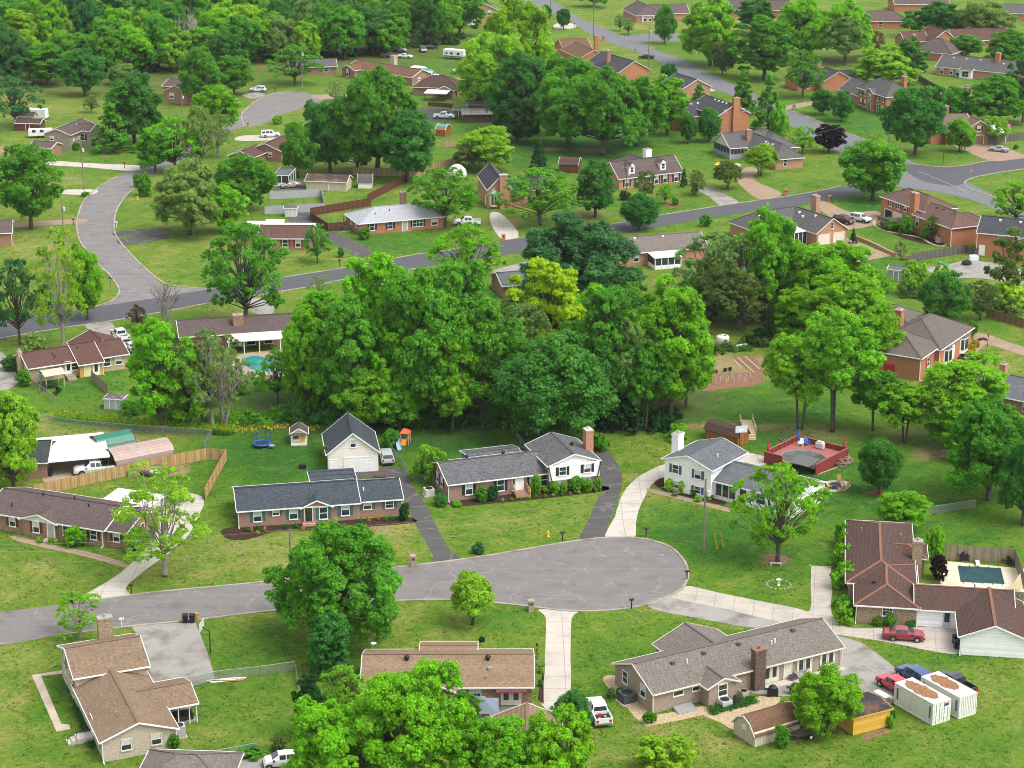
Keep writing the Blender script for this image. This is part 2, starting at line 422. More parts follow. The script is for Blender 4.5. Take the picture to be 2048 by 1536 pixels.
ASPH_LEFT = asphalt('brownish_grey_asphalt', (0.13,0.122,0.118), (0.21,0.197,0.19), (0.28,0.265,0.25), 0.012, 0.5, R(60), 0.6)
ASPH_DARK = asphalt('dark_asphalt', (0.062,0.062,0.07), (0.094,0.094,0.104), (0.12,0.12,0.12), 0.006, 0.3, R(20), 0.15)
ASPH_MID = asphalt('grey_asphalt', (0.11,0.112,0.12), (0.165,0.168,0.178), (0.2,0.2,0.2), 0.008, 0.3, R(-45), 0.2)
ASPH_DRIVE = asphalt('drive_asphalt', (0.055,0.052,0.052), (0.1,0.094,0.092), (0.17,0.155,0.145), 0.03, 0.5, R(60), 0.4)
CONC = concrete('pale_concrete', (0.4,0.36,0.31), (0.5,0.46,0.405), 3.0, R(0), (0.24,0.21,0.17), 0.25)
CONC_R = concrete('ribbed_concrete', (0.36,0.32,0.27), (0.46,0.415,0.36), 2.4, R(9), (0.22,0.185,0.14), 0.3)
CONC_ST = concrete('stained_concrete', (0.22,0.205,0.185), (0.34,0.325,0.3), 0, 0, (0.12,0.1,0.08), 0.5)
CONC_TAN = concrete('tan_aggregate', (0.26,0.175,0.12), (0.34,0.245,0.18), 4.0, R(30), (0.18,0.12,0.08), 0.2)
KERB = concrete('kerb_concrete', (0.28,0.25,0.2), (0.38,0.34,0.28), 0, 0, (0.15,0.1,0.06), 0.5)
MULCH = flat('dark_mulch', (0.045,0.025,0.018), 0.95, 0.1, var=0.5, scale=5, bump=0.5)
MULCH_RED = flat('red_mulch', (0.2,0.085,0.045), 0.95, 0.1, var=0.4, scale=5, bump=0.5)
STRAW = flat('straw_mulch', (0.4,0.31,0.19), 0.95, 0.1, var=0.35, scale=3, bump=0.4)
SOIL = flat('bare_soil', (0.2,0.115,0.07), 0.95, 0.1, var=0.35, scale=1.5, bump=0.4)
def spline(pts, closed=False, n=6):
    out = []; m = len(pts)
    rng = range(m) if closed else range(m - 1)
    for i in rng:
        p0 = pts[(i-1) % m] if closed or i > 0 else pts[0]; p1 = pts[i]; p2 = pts[(i+1) % m]; p3 = pts[(i+2) % m] if closed or i + 2 < m else pts[-1]
        for k in range(n):
            t = k / n
            out.append(tuple(0.5 * ((2*p1[j]) + (-p0[j]+p2[j])*t + (2*p0[j]-5*p1[j]+4*p2[j]-p3[j])*t*t + (-p0[j]+3*p1[j]-3*p2[j]+p3[j])*t**3) for j in (0, 1)))
    if not closed: out.append(tuple(pts[-1][:2]))
    return out
POLYS = []
def sheet(name, px, mat, z, label=None, smooth=True, n=5, parent=None, thick=0.0, kind='structure', jag=0.0, rng=random.Random(3)):
    pp = spline(px, True, n) if smooth else px
    pts = [G(x, y, 0) for x, y in pp]
    if jag:
        pts = [p + Vector((rng.uniform(-jag, jag), rng.uniform(-jag, jag), 0)) for p in pts]
    POLYS.append(np.array([(p.x, p.y) for p in pts]))
    tri = tessellate_polygon([[Vector((p.x, p.y, 0)) for p in pts]])
    b = MB(); b.add([(p.x, p.y, z) for p in pts], [tuple(q) for q in tri])
    me = bpy.data.meshes.new(name); me.from_pydata(b.v, [], b.f)
    bm = bmesh.new(); bm.from_mesh(me)
    for f_ in bm.faces:
        f_.normal_update()
        if f_.normal.z < 0: f_.normal_flip()
    bm.to_mesh(me); bm.free(); me.materials.append(mat)
    return tag(put(me, name, parent), label, None, kind=kind)
def ribbon(name, px, mat, width, z0, h, label=None, smooth=True, n=6, kind='structure'):
    pp = spline(px, False, n) if smooth else px
    pts = [G(x, y, 0) for x, y in pp]; b = MB(); L = []
    for i, p in enumerate(pts):
        d = (pts[min(i+1, len(pts)-1)] - pts[max(i-1, 0)]).normalized(); s_ = Vector((-d.y, d.x, 0)) * width / 2
        L.append((p + s_, p - s_))
    for a, c in L: b.v += [(a.x, a.y, z0), (a.x, a.y, z0+h), (c.x, c.y, z0+h), (c.x, c.y, z0)]
    for i in range(len(L) - 1):
        o = 4 * i
        for k in range(4): b.f.append((o+k, o+(k+1) % 4, o+4+(k+1) % 4, o+4+k))
    b.f.append((0,1,2,3)); o = 4*(len(L)-1); b.f.append((o+3,o+2,o+1,o))
    return tag(b.build(name, mat), label, None, kind=kind)
roadA = [(-40,1236),(150,1206),(300,1186),(540,1163),(820,1132),(960,1114),(1090,1092),(1160,1081),(1230,1075),(1290,1078),(1338,1093),(1367,1120),(1376,1148),(1368,1172),(1345,1190),(1310,1204),(1260,1216),(1200,1222),(1140,1222),(1080,1216),(1000,1207),(900,1200),(815,1201),(700,1209),(540,1222),(400,1239),(240,1255),(130,1269),(-40,1292)]
sheet('road', roadA, ASPH_OLD, 0.02, 'worn grey cul-de-sac street in front of the nearest houses')
sheet('road', [(-40,650),(60,636),(171,617),(300,598),(420,578),(533,560),(694,535),(821,511),(879,503),(1020,479),(1120,464),(1214,450),(1313,432),(1413,416),(1610,387),(1690,371),(1780,352),(1830,340),(1850,370),(1780,378),(1700,393),(1649,403),(1500,424),(1350,448),(1221,472),(1100,493),(1005,511),(879,528),(841,536),(700,557),(622,573),(530,588),(441,602),(260,636),(126,656),(46,669),(-40,684)], ASPH_DARK, 0.024, 'smooth dark asphalt street crossing behind the woods', n=4)
sheet('road', [(-20+1060,-10),(1103,0),(1162,38),(1202,53),(1240,71),(1282,87),(1312,100),(1368,121),(1456,164),(1520,192),(1568,217),(1618,235),(1738,283),(1811,319),(1860,338),(1930,362),(1987,392),(2048,420),(2110,448),(2110,470),(2048,442),(1947,402),(1902,390),(1842,379),(1790,372),(1740,335),(1690,312),(1617,273),(1560,240),(1500,210),(1458,189),(1415,174),(1355,148),(1312,121),(1257,98),(1207,82),(1175,66),(1128,36),(1060,9)], ASPH_MID, 0.028, 'long grey road running down from the top edge to the right', n=4)
sheet('road', [(1800,330),(1848,331),(1921,331),(1981,321),(2048,312),(2110,303),(2110,327),(2048,338),(1994,346),(1945,356),(1930,366),(1900,372),(1840,360)], ASPH_DARK, 0.032, 'dark side street joining the junction at the right edge', n=4)
sheet('road', [(420,579),(330,572),(305,550),(266,513),(239,482),(229,461),(231,428),(244,402),(262,382),(292,358),(330,341),(370,318),(410,292),(450,268),(487,253),(520,250),(567,229),(615,213),(646,201),(628,190),(581,184),(543,188),(512,202),(488,222),(472,240),(430,262),(390,285),(350,308),(284,333),(236,352),(195,376),(168,402),(155,434),(154,458),(161,484),(182,512),(205,537),(221,552),(236,574),(237,588),(222,603),(200,618),(300,606)], ASPH_LEFT, 0.016, 'curving brownish grey side road ending in a cul-de-sac', n=4)
sheet('road', [(1236,73),(1290,68),(1360,66),(1420,60),(1420,72),(1370,82),(1300,84),(1276,87)], ASPH_MID, 0.02, 'short grey side road beside the far top road', n=3)
RB = [  # kerbs
 (roadA[1:10], 'pale concrete kerb along the north side of the cul-de-sac'), (roadA[9:20], 'rust stained concrete kerb round the cul-de-sac end'), (roadA[19:28], 'thin concrete kerb along the near side of the cul-de-sac street'),
 ([(420,578),(533,560),(694,535),(821,511),(879,503),(1020,479),(1120,464),(1214,450),(1313,432),(1413,416),(1610,387),(1682,372)], 'long pale kerb on the far side of the dark street'),
 ([(-40,684),(46,669),(126,656),(260,636),(441,602),(530,588),(622,573),(700,557),(841,536)], 'pale kerb on the near side of the dark street'),
 ([(-40,650),(60,636),(171,617),(219,604),(237,588),(236,574),(221,552),(205,537),(182,512),(161,484),(154,458),(155,434),(168,402),(195,376),(236,352)], 'kerb round the corner into the curving side road'),
 ([(420,578),(342,571),(305,550),(266,513),(239,482),(229,461),(231,428),(244,402),(262,382),(292,358)], 'kerb on the inner side of the curving road'),
 ([(488,252),(484,228),(512,202),(543,188),(581,184),(628,190),(646,201)], 'kerb round the far left cul-de-sac'),
 ([(1568,217),(1618,235),(1738,283)], 'pale kerb beside the lawn of the two-storey brick house'), ([(1811,319),(1835,329),(1880,334),(1921,332),(1981,321)], 'curved kerb at the corner by the brick mailbox'),
 ([(2048,338),(1994,346),(1945,356),(1929,366),(1938,376),(1954,383),(1987,394),(2048,421)], 'rounded kerb at the corner with the stop sign'), ([(1202,53),(1240,71),(1276,86)], 'kerb along the far top road')]
for px_, lb in RB: ribbon('kerb', px_, KERB, 0.34, 0.0, 0.1, lb, n=5)
LINEW = flat('worn_road_paint', (0.3,0.3,0.29), 0.8, var=0.4, scale=4)
tag(ribbon('road_marking', [(1836,343),(1872,357),(1905,371),(1932,383)], LINEW, 0.16, 0.036, 0.003), 'faded white line along the junction', None, kind='structure')
D = [
 ('driveway', [(157,1202),(200,1172),(250,1138),(296,1088),(318,1040),(300,1004),(312,991),(370,985),(408,1000),(388,1050),(364,1085),(310,1126),(264,1162),(251,1178),(257,1194)], CONC, 0.012, 'white concrete drive beside the willowy tree'),
 ('driveway', [(868,1132),(866,1112),(838,1060),(826,1040),(806,990),(788,957),(730,957),(655,950),(655,944),(730,938),(801,935),(824,969),(852,1011),(883,1072),(903,1104),(924,1121)], ASPH_DRIVE, 0.012, 'dark asphalt drive running up to the white garage'),
 ('driveway', [(1158,1085),(1180,1034),(1196,998),(1204,980),(1196,930),(1190,897),(1209,895),(1232,923),(1244,951),(1240,984),(1218,1045),(1205,1078)], ASPH_DRIVE, 0.012, 'dark asphalt drive beside the grey roofed split-level house'),
 ('driveway', [(1210,1079),(1230,1032),(1244,991),(1274,956),(1331,928),(1338,950),(1309,964),(1293,986),(1274,1032),(1266,1079)], CONC, 0.013, 'pale curved concrete drive up to the white house'),
 ('path', [(1297,983),(1355,998),(1410,1012),(1457,1024),(1459,1017),(1410,1005),(1355,990),(1300,977)], CONC_TAN, 0.016, 'narrow tan front path along the white house'),
 ('driveway', [(1340,1193),(1370,1172),(1430,1184),(1510,1200),(1590,1216),(1620,1221),(1622,1180),(1622,1133),(1622,1132),(1662,1132),(1662,1133),(1664,1180),(1664,1228),(1694,1254),(1760,1256),(1836,1254),(1915,1258),(1921,1306),(1852,1300),(1771,1283),(1690,1272),(1630,1262),(1560,1245),(1450,1218)], CONC_R, 0.014, 'pale concrete drive leading to the red car'),
 ('driveway', [(1296,1214),(1344,1190),(1450,1217),(1560,1244),(1640,1262),(1700,1278),(1730,1290),(1788,1335),(1795,1370),(1775,1412),(1700,1410),(1620,1385),(1500,1378),(1500,1350),(1610,1330),(1650,1290),(1560,1258),(1500,1255),(1400,1237)], CONC_ST, 0.012, 'grey concrete drive and yard behind the taupe brick house'),
 ('driveway', [(1078,1219),(1092,1236),(1091,1296),(1088,1360),(1084,1410),(1120,1425),(1140,1392),(1141,1320),(1143,1238),(1158,1222)], CONC, 0.012, 'straight white concrete drive beside the brown roofed house'),
 ('driveway', [(262,1251),(391,1244),(412,1300),(432,1360),(380,1374),(305,1364),(279,1276)], CONC_ST, 0.012, 'stained concrete parking pad by the tan split-level house', ),
 ('path', [(64,1350),(128,1340),(130,1347),(82,1352),(123,1448),(139,1449),(141,1458),(113,1463)], concrete('beige_path', (0.42,0.34,0.26), (0.5,0.42,0.33), 1.6), 0.012, 'beige angled front path of the tan split-level house', ),
 ('driveway', [(380,1560),(437,1531),(528,1514),(620,1530),(640,1580),(400,1600)], CONC_ST, 0.012, 'grey concrete drive under the white hatchback', ),
 ('path', [(30,1072),(100,1088),(180,1105),(250,1126),(244,1134),(170,1113),(90,1096),(28,1080)], CONC_TAN, 0.013, 'tan front path of the brick ranch house at the left', ),
 ('driveway', [(100,322),(190,327),(285,332),(262,342),(180,335),(100,330)], CONC, 0.02, 'pale drive joining the curving road at the left'),
 ('driveway', [(126,380),(192,379),(184,389),(126,388)], CONC, 0.02, 'short pale drive below the utility pole at the left', ),
 ('driveway', [(231,464),(330,456),(335,463),(240,474)], ASPH_DRIVE, 0.022, 'upper of two dark drives off the curving road', ),
 ('driveway', [(240,478),(328,468),(332,477),(248,490)], ASPH_DRIVE, 0.022, 'lower of two dark drives off the curving road', ),
 ('driveway', [(-20,450),(156,438),(155,447),(-20,457)], CONC_TAN, 0.02, 'tan drive at the left edge beside the dense maple', ),
 ('driveway', [(170,651),(217,643),(236,662),(270,700),(240,700),(205,676)], CONC_ST, 0.02, 'grey drive with the white pickup by the tan house', ),
 ('driveway', [(-20,706),(8,708),(30,742),(34,768),(-20,785)], CONC_ST, 0.012, 'grey drive end at the left edge by the tan house', ),
 ('driveway', [(486,602),(520,596),(549,616),(535,632),(505,624)], CONC_ST, 0.012, 'grey drive beside the brown roofed pool house', ),
 ('driveway', [(575,440),(610,420),(650,470),(668,463),(742,500),(738,510),(715,513),(672,489),(640,470)], ASPH_DRIVE, 0.012, 'dark drive between the red brick and grey roofed ranches', ),
 ('driveway', [(980,427),(1003,428),(1035,462),(1032,480),(1009,482),(986,456)], CONC, 0.012, 'pale drive below the bay window house', ),
 ('driveway', [(985,545),(1005,535),(1085,518),(1087,530),(1010,552)], CONC_ST, 0.012, 'grey drive beside the yellow tree in the woods', ),
 ('driveway', [(1388,374),(1403,371),(1476,402),(1446,413),(1420,395)], CONC_ST, 0.02, 'grey gravel drive beside the dormer house', ),
 ('driveway', [(1475,352),(1495,334),(1516,340),(1508,360),(1565,388),(1519,398),(1480,370)], CONC_TAN, 0.02, 'tan drive below the screened porch house', ),
 ('driveway', [(1622,408),(1649,402),(1700,424),(1752,422),(1766,438),(1748,450),(1695,458),(1655,430)], CONC_TAN, 0.028, 'tan drive under the maroon and white sport utility vehicles', ),
 ('driveway', [(1688,474),(1784,511),(1716,525),(1650,505)], CONC_TAN, 0.012, 'tan parking court behind the low retaining wall', ),
 ('driveway', [(1912,291),(1980,288),(2050,311),(2050,316),(1983,322),(1930,301)], CONC_TAN, 0.04, 'tan drive under the silver sedan', ),
 ('driveway', [(1562,214),(1622,203),(1624,210),(1572,220)], CONC_TAN, 0.034, 'short tan drive across from the conical trees', ),
 ('driveway', [(1930,668),(1965,666),(2010,682),(2060,700),(2060,714),(1985,691),(1960,684)], CONC_TAN, 0.012, 'tan curved drive of the bay windowed brick house', ),
 ('path', [(1960,682),(1972,687),(1937,716),(1929,711)], CONC_TAN, 0.016, 'short tan path beside the yellow shrubs', ),
 ('patio', [(1848,537),(1900,528),(1950,521),(2060,545),(2060,570),(1960,556),(1905,556)], CONC_ST, 0.012, 'worn concrete yard with the big black tyre', ),
 ('driveway', [(860,153),(900,155),(935,161),(935,170),(880,166),(862,160)], CONC_TAN, 0.012, 'dusty tan drive by the white sedan at the top', ),
 ('driveway', [(832,224),(850,215),(904,220),(908,240),(834,240)], ASPH_DRIVE, 0.012, 'dark gravel pad under the white pickup by the barn', ),
 ('driveway', [(1375,178),(1412,172),(1432,182),(1380,187)], CONC, 0.034, 'white concrete drive off the far road', ),
 ('driveway', [(1108,50),(1128,44),(1152,50),(1145,57),(1112,58)], CONC, 0.034, 'small pale drive by the round tree at the top', ),
 ('driveway', [(620,192),(646,189),(700,186),(700,194),(646,198)], CONC_TAN, 0.022, 'tan track leaving the far left cul-de-sac', ),
 ('driveway', [(480,272),(520,270),(552,272),(552,279),(500,282),(470,280)], CONC, 0.02, 'pale drive with the white van', ),
 ('driveway', [(485,190),(515,184),(530,190),(505,198)], CONC_ST, 0.022, 'short drive under the white sport utility vehicle', ),
 ('patio', [(545,370),(600,360),(610,382),(560,388)], ASPH_DRIVE, 0.012, 'dark pad under the beige sedan', ),
 ('patio', [(95,905),(150,893),(190,905),(205,925),(185,950),(110,965),(85,958)], concrete('brown_concrete', (0.3,0.23,0.17), (0.38,0.3,0.23), 0), 0.012, 'brown concrete floor of the carport', ),
 ('patio', [(1455,915),(1480,905),(1530,913),(1530,930),(1470,932)], CONC, 0.012, 'pale patio beside the red pool deck', ),
 ('patio', [(1889,1122),(2050,1138),(2060,1185),(1880,1170)], concrete('pool_deck_concrete', (0.55,0.47,0.35), (0.66,0.58,0.45), 0, 0, (0.35,0.24,0.13), 0.3), 0.012, 'cream concrete deck round the covered pool', ),
 ('patio', [(980,1410),(1060,1402),(1070,1440),(960,1460)], CONC_ST, 0.012, 'concrete patio under the grey gazebo', ),
 ('patio', [(1480,1352),(1600,1330),(1640,1350),(1600,1390),(1500,1385)], CONC_ST, 0.016, 'brown stained patio behind the taupe house', ),
 ('patio', [(455,722),(480,708),(560,700),(640,705),(640,745),(560,760),(490,750),(462,738)], concrete('pool_side_tan', (0.3,0.23,0.16), (0.4,0.32,0.24), 0), 0.012, 'tan concrete surround of the kidney shaped pool', ),
 ('flower_bed', [(442,1062),(470,1054),(560,1050),(610,1047),(700,1040),(800,1032),(832,1040),(825,1046),(720,1055),(640,1060),(560,1062),(520,1072),(490,1080),(455,1078)], MULCH, 0.012, 'dark mulch bed in front of the slate roofed house', ),
 ('flower_bed', [(895,1005),(950,995),(1040,985),(1100,978),(1205,972),(1208,982),(1100,996),(1000,1006),(920,1012)], MULCH, 0.012, 'mulch bed along the front of the split-level house', ),
 ('flower_bed', [(1308,968),(1335,955),(1400,975),(1450,1000),(1445,1010),(1400,1000),(1350,988)], MULCH, 0.018, 'mulch bed below the white house windows', ),
 ('flower_bed', [(1765,440),(1800,452),(1860,470),(1895,484),(1888,492),(1850,488),(1800,474),(1762,452)], MULCH, 0.014, 'mulch bed with stone edging behind the brown hip roofed house', ),
 ('flower_bed', [(1940,715),(1962,690),(1975,680),(1960,676),(1925,700),(1895,735)], MULCH, 0.014, 'mulch bed of yellow shrubs in front of the bay windows', ),
 ('flower_bed', [(1325,407),(1345,402),(1366,406),(1360,412),(1335,413)], MULCH_RED, 0.012, 'oval red mulch bed on the dormer house lawn', ),
 ('flower_bed', [(1732,985),(1757,979),(1778,986),(1757,993)], MULCH_RED, 0.012, 'round red mulch ring under the dark round tree', ),
 ('flower_bed', [(1205,1360),(1240,1355),(1300,1420),(1310,1430),(1420,1410),(1420,1425),(1320,1448),(1285,1448),(1250,1410)], STRAW, 0.012, 'straw mulch bed round the corner of the taupe house', ),
 ('flower_bed', [(1400,1420),(1500,1395),(1560,1395),(1540,1420),(1480,1460),(1440,1445)], STRAW, 0.013, 'straw covered garden bed beside the barn shed', ),
 ('garden_patch', [(1385,757),(1440,748),(1520,745),(1518,768),(1450,778),(1385,782)], SOIL, 0.012, 'bare brown vegetable plot with white stakes', ),
 ('garden_patch', [(1462,716),(1500,712),(1525,735),(1515,752),(1495,740)], SOIL, 0.014, 'square brown soil patch crossed by white strips', ),
 ('mulch_ring', [(1525,1115),(1550,1108),(1578,1115),(1572,1128),(1540,1130)], SOIL, 0.012, 'bare soil ring under the tree by the white house', ),
 ('flower_bed', [(1075,1332),(1087,1330),(1088,1345),(1078,1372),(1076,1400),(1087,1408),(1084,1340)], MULCH, 0.013, 'small curved bed beside the straight white drive', ),
 ('patio', [(1641,968),(1656,962),(1676,960),(1694,963),(1701,972),(1690,980),(1670,984),(1650,981)], CONC, 0.014, 'round white concrete fire pit pad', ),
 ('patio', [(1721,1471),(1773,1455),(1782,1465),(1728,1482)], SOIL, 0.012, 'bare soil plot beside the yellow shed', ),
]
STRAIGHT = ('beige angled', 'stained concrete parking', 'cream concrete deck', 'tan parking court', 'white concrete drive off', 'small curved bed', 'bare soil plot')
for nm, px_, mt, z, lb in D: sheet(nm, px_, mt, z, lb, not lb.startswith(STRAIGHT), n=4, jag=0.05)
# ------------------------------------------------------------------ houses
def wing(x0, y0, x1, y1, h, ax='x', ends='gg', p=0.36, oh=0.42, og=0.3, wall=None, gable=None, roof=None, open_=False, z0=0.0, cap=True, t=0.14):
    return dict(x0=x0, y0=y0, x1=x1, y1=y1, h=h, ax=ax, ends=ends, p=p, oh=oh, og=og, wall=wall, gable=gable, roof=roof, open=open_, z0=z0, cap=cap, t=t)
def roof_z(wg, x, y):
    if wg['ax'] == 'x': c = (wg['y0'] + wg['y1']) / 2; return wg['h'] + wg['p'] * ((wg['y1'] - wg['y0']) / 2 - abs(y - c))
    c = (wg['x0'] + wg['x1']) / 2; return wg['h'] + wg['p'] * ((wg['x1'] - wg['x0']) / 2 - abs(x - c))
def make_roof(parent, wg, mat, trim, capmat):
    sw = wg['ax'] == 'y'
    X0, Y0, X1, Y1 = (wg['y0'], wg['x0'], wg['y1'], wg['x1']) if sw else (wg['x0'], wg['y0'], wg['x1'], wg['y1'])
    h, p, oh, og, t = wg['h'], wg['p'], wg['oh'], wg['og'], wg['t']
    yc = (Y0 + Y1) / 2; hw = (Y1 - Y0) / 2; zr = h + p * hw; ze = h - p * oh
    eL, eR = wg['ends'][0], wg['ends'][1]
    xl = X0 - (oh if eL == 'h' else og); xr = X1 + (oh if eR == 'h' else og)
    rl = X0 + hw if eL == 'h' else xl; rr = X1 - hw if eR == 'h' else xr
    if rl > rr: rl = rr = (rl + rr) / 2
    T = [(xl, Y0 - oh, ze), (xr, Y0 - oh, ze), (xr, Y1 + oh, ze), (xl, Y1 + oh, ze), (rl, yc, zr), (rr, yc, zr)]
    Bt = [(x, y, z - t) for x, y, z in T]
    fl = lambda q: [(b, a, c) for a, b, c in q] if sw else q
    m = MB(); m.add(fl(T + Bt), [(0,1,5,4), (2,3,4,5), (1,2,5), (3,0,4), (6,10,11,7), (8,11,10,9), (7,11,8), (9,10,6), (0,6,7,1), (2,8,9,3), (1,7,8,2), (3,9,6,0)]) if (eL == 'h' and eR == 'h') else None
    if not m.v:
        F = [(0,1,5,4), (2,3,4,5), (7,6,10,11), (9,8,11,10), (0,6,7,1), (2,8,9,3)]
        F += [(1,2,5), (8,7,11), (1,7,8,2)] if eR == 'h' else [(1,7,11,5), (5,11,8,2)]
        F += [(3,0,4), (6,9,10), (3,9,6,0)] if eL == 'h' else [(0,4,10,6), (4,3,9,10)]
        m.add(fl(T + Bt), F)
    ro = m.build('roof', mat, parent)
    # gutters and barge boards
    b = MB(); g = 0.16
    def bar(p_, q_, w_=0.07, t_=g, dz=-0.06):
        a_, b_ = fl([p_, q_]); b.bar((a_[0], a_[1], a_[2] + dz), (b_[0], b_[1], b_[2] + dz), w_, t_)
    e = 0.03
    bar((xl - e, Y0 - oh - e, ze), (xr + e, Y0 - oh - e, ze)); bar((xl - e, Y1 + oh + e, ze), (xr + e, Y1 + oh + e, ze))
    for en, xx, rx in ((eL, xl - e, rl - e), (eR, xr + e, rr + e)):
        if en == 'h': bar((xx, Y0 - oh, ze), (xx, Y1 + oh, ze))
        else: bar((xx, Y0 - oh, ze), (rx, yc, zr), 0.07, g); bar((xx, Y1 + oh, ze), (rx, yc, zr), 0.07, g)
    b.build('roof_trim', trim, ro)
    if wg['cap']:
        c = MB()
        def rb(p_, q_):
            a_, b_ = fl([p_, q_]); c.bar((a_[0], a_[1], a_[2] + 0.01), (b_[0], b_[1], b_[2] + 0.01), 0.34, 0.05)
        rb((rl, yc, zr), (rr, yc, zr))
        if eL == 'h': rb(T[0], T[4]); rb(T[3], T[4])
        if eR == 'h': rb(T[1], T[5]); rb(T[2], T[5])
        c.build('ridge_cap', capmat, ro)
    return ro
def make_wall(parent, wg, mat, gable):
    h = wg['h'] - 0.1; z0 = wg['z0']
    m = MB()
    if wg['open']:
        return None
    m.box(wg['x0'], wg['y0'], z0, wg['x1'], wg['y1'], h)
    o = m.build('wall', mat, parent)
    sw = wg['ax'] == 'y'
    X0, Y0, X1, Y1 = (wg['y0'], wg['x0'], wg['y1'], wg['x1']) if sw else (wg['x0'], wg['y0'], wg['x1'], wg['y1'])
    yc = (Y0 + Y1) / 2; za = h + wg['p'] * (Y1 - Y0) / 2 - 0.04
    for en, xx, s_ in ((wg['ends'][0], X0, 1), (wg['ends'][1], X1, -1)):
        if en == 'g':
            g = MB(); g.prism([(Y0, h), (Y1, h), (yc, za)], 'x' if not sw else 'x', xx + (0.0 if gable is mat else -0.02 * s_), xx + 0.25 * s_)
            if sw: g.v = [(b_, a_, c_) for a_, b_, c_ in g.v]
            g.build('gable_wall', gable, o)
    return o
FACE = {'f': 0.0, 'r': PI / 2, 'b': PI, 'l': -PI / 2}
def face_pt(wg, face, u, z, out=0.0):
    if face == 'f': return (u, wg['y0'] - out, z)
    if face == 'b': return (u, wg['y1'] + out, z)
    if face == 'l': return (wg['x0'] - out, u, z)
    return (wg['x1'] + out, u, z)
def win_mesh(w_, h_, trim, style):
    def make():
        m = MB(); f = 0.085; d = 0.07
        m.box(-w_/2-f, -d, -f, -w_/2, 0, h_+f); m.box(w_/2, -d, -f, w_/2+f, 0, h_+f)
        m.box(-w_/2, -d, h_, w_/2, 0, h_+f); m.box(-w_/2-f-0.04, -d-0.05, -f-0.06, w_/2+f+0.04, 0, -0.0)
        if style != 'fixed': m.box(-w_/2, -0.055, h_*0.48, w_/2, 0, h_*0.53)
        if style in ('grid', 'double'):
            for k in (1,) if style == 'double' else (1, 2): 
                x = -w_/2 + w_ * k / (2 if style == 'double' else 3); m.box(x-0.02, -0.05, 0, x+0.02, 0, h_)
        return m.mesh('window', trim)
    return cached(('win', round(w_, 2), round(h_, 2), trim.name, style), make)
def pane_mesh(w_, h_):
    def make():
        m = MB(); m.box(-w_/2, -0.03, 0, w_/2, 0.01, h_); return m.mesh('pane', GLASS)
    return cached(('pane', round(w_, 2), round(h_, 2)), make)
BLIND = flat('window_blind', (0.5,0.52,0.5), 0.35, 0.5)
def blind_mesh(w_, h_):
    def make():
        m = MB(); m.box(-w_/2+0.03, -0.04, h_*0.53, w_/2-0.03, 0.0, h_-0.02); return m.mesh('blind', BLIND)
    return cached(('blind', round(w_, 2), round(h_, 2)), make)
def add_window(parent, wg, face, u, z, w_, h_, trim=WHITE, shutter=None, style='sash', sw_=0.42, blind=None):
    o = put(win_mesh(w_, h_, trim, style), 'window', parent, face_pt(wg, face, u, z), FACE[face])
    put(pane_mesh(w_, h_), 'pane', o)
    if (random.random() < 0.55 if blind is None else blind) and style != 'fixed': put(blind_mesh(w_, h_), 'blind', o)
    if shutter:
        sm = cached(('shut', round(h_, 2), shutter.name, sw_), lambda: MB().box(-sw_/2, -0.05, -0.05, sw_/2, 0, h_+0.05).mesh('shutter', shutter))
        for s_ in (-1, 1):
            d = s_ * (w_/2 + 0.1 + sw_/2)
            uu = u + d * (1 if face in 'fr' else -1)
            put(sm, 'shutter', parent, face_pt(wg, face, uu, z), FACE[face])
    return o
def add_door(parent, wg, face, u, w_=0.95, h_=2.05, mat=WHITE, trim=WHITE, z=0.15, glass=False, steps=None):
    key = ('door', w_, h_, mat.name, trim.name, glass)
    def make():
        m = MB(); m.box(-w_/2, -0.05, 0, w_/2, 0, h_)
        for (a, b_) in ((-0.32, -0.06), (0.06, 0.32)):
            for c_, d_ in ((0.1, 0.45), (0.52, 0.9)): m.box(a*w_, -0.065, c_*h_, b_*w_, -0.05, d_*h_)
        return m.mesh('door', mat)
    o = put(cached(key, make), 'door', parent, face_pt(wg, face, u, z), FACE[face])
    fr = cached(('dframe', w_, h_, trim.name), lambda: MB().box(-w_/2-0.12,-0.08,0,-w_/2,0,h_+0.12).box(w_/2,-0.08,0,w_/2+0.12,0,h_+0.12).box(-w_/2,-0.08,h_,w_/2,0,h_+0.12).mesh('door_frame', trim))
    put(fr, 'door_frame', o)
    if glass: put(cached(('dgl', w_, h_), lambda: MB().box(-w_*0.3,-0.075,h_*0.3,w_*0.3,-0.06,h_*0.92).mesh('door_pane', GLASS)), 'door_pane', o)
    if steps:
        s_ = MB()
        for k in range(3): s_.box(-0.9, -0.35*(3-k), 0, 0.9, -0.35*(2-k) + 0.001, z*(k+1)/3)
        s_.build('steps', steps, parent, loc=face_pt(wg, face, u, 0, 0.01), rz=FACE[face])
    return o
def add_garage_door(parent, wg, face, u, w_, h_, mat=WHITE, z=0.05, trim=WHITE):
    fr = MB().box(-w_/2-0.14,-0.07,0,-w_/2,0,h_+0.14).box(w_/2,-0.07,0,w_/2+0.14,0,h_+0.14).box(-w_/2,-0.07,h_,w_/2,0,h_+0.14)
    o = fr.build('garage_door', trim, parent, loc=face_pt(wg, face, u, z), rz=FACE[face])
    n = 4; hh = h_ / n
    pm = cached(('gpanel', w_, round(hh, 3), mat.name), lambda: MB().box(-w_/2, -0.03, 0.012, w_/2, 0.02, hh - 0.012).mesh('door_panel', mat))
    for k in range(n): put(pm, 'door_panel', o, (0, 0, k * hh))
    return o
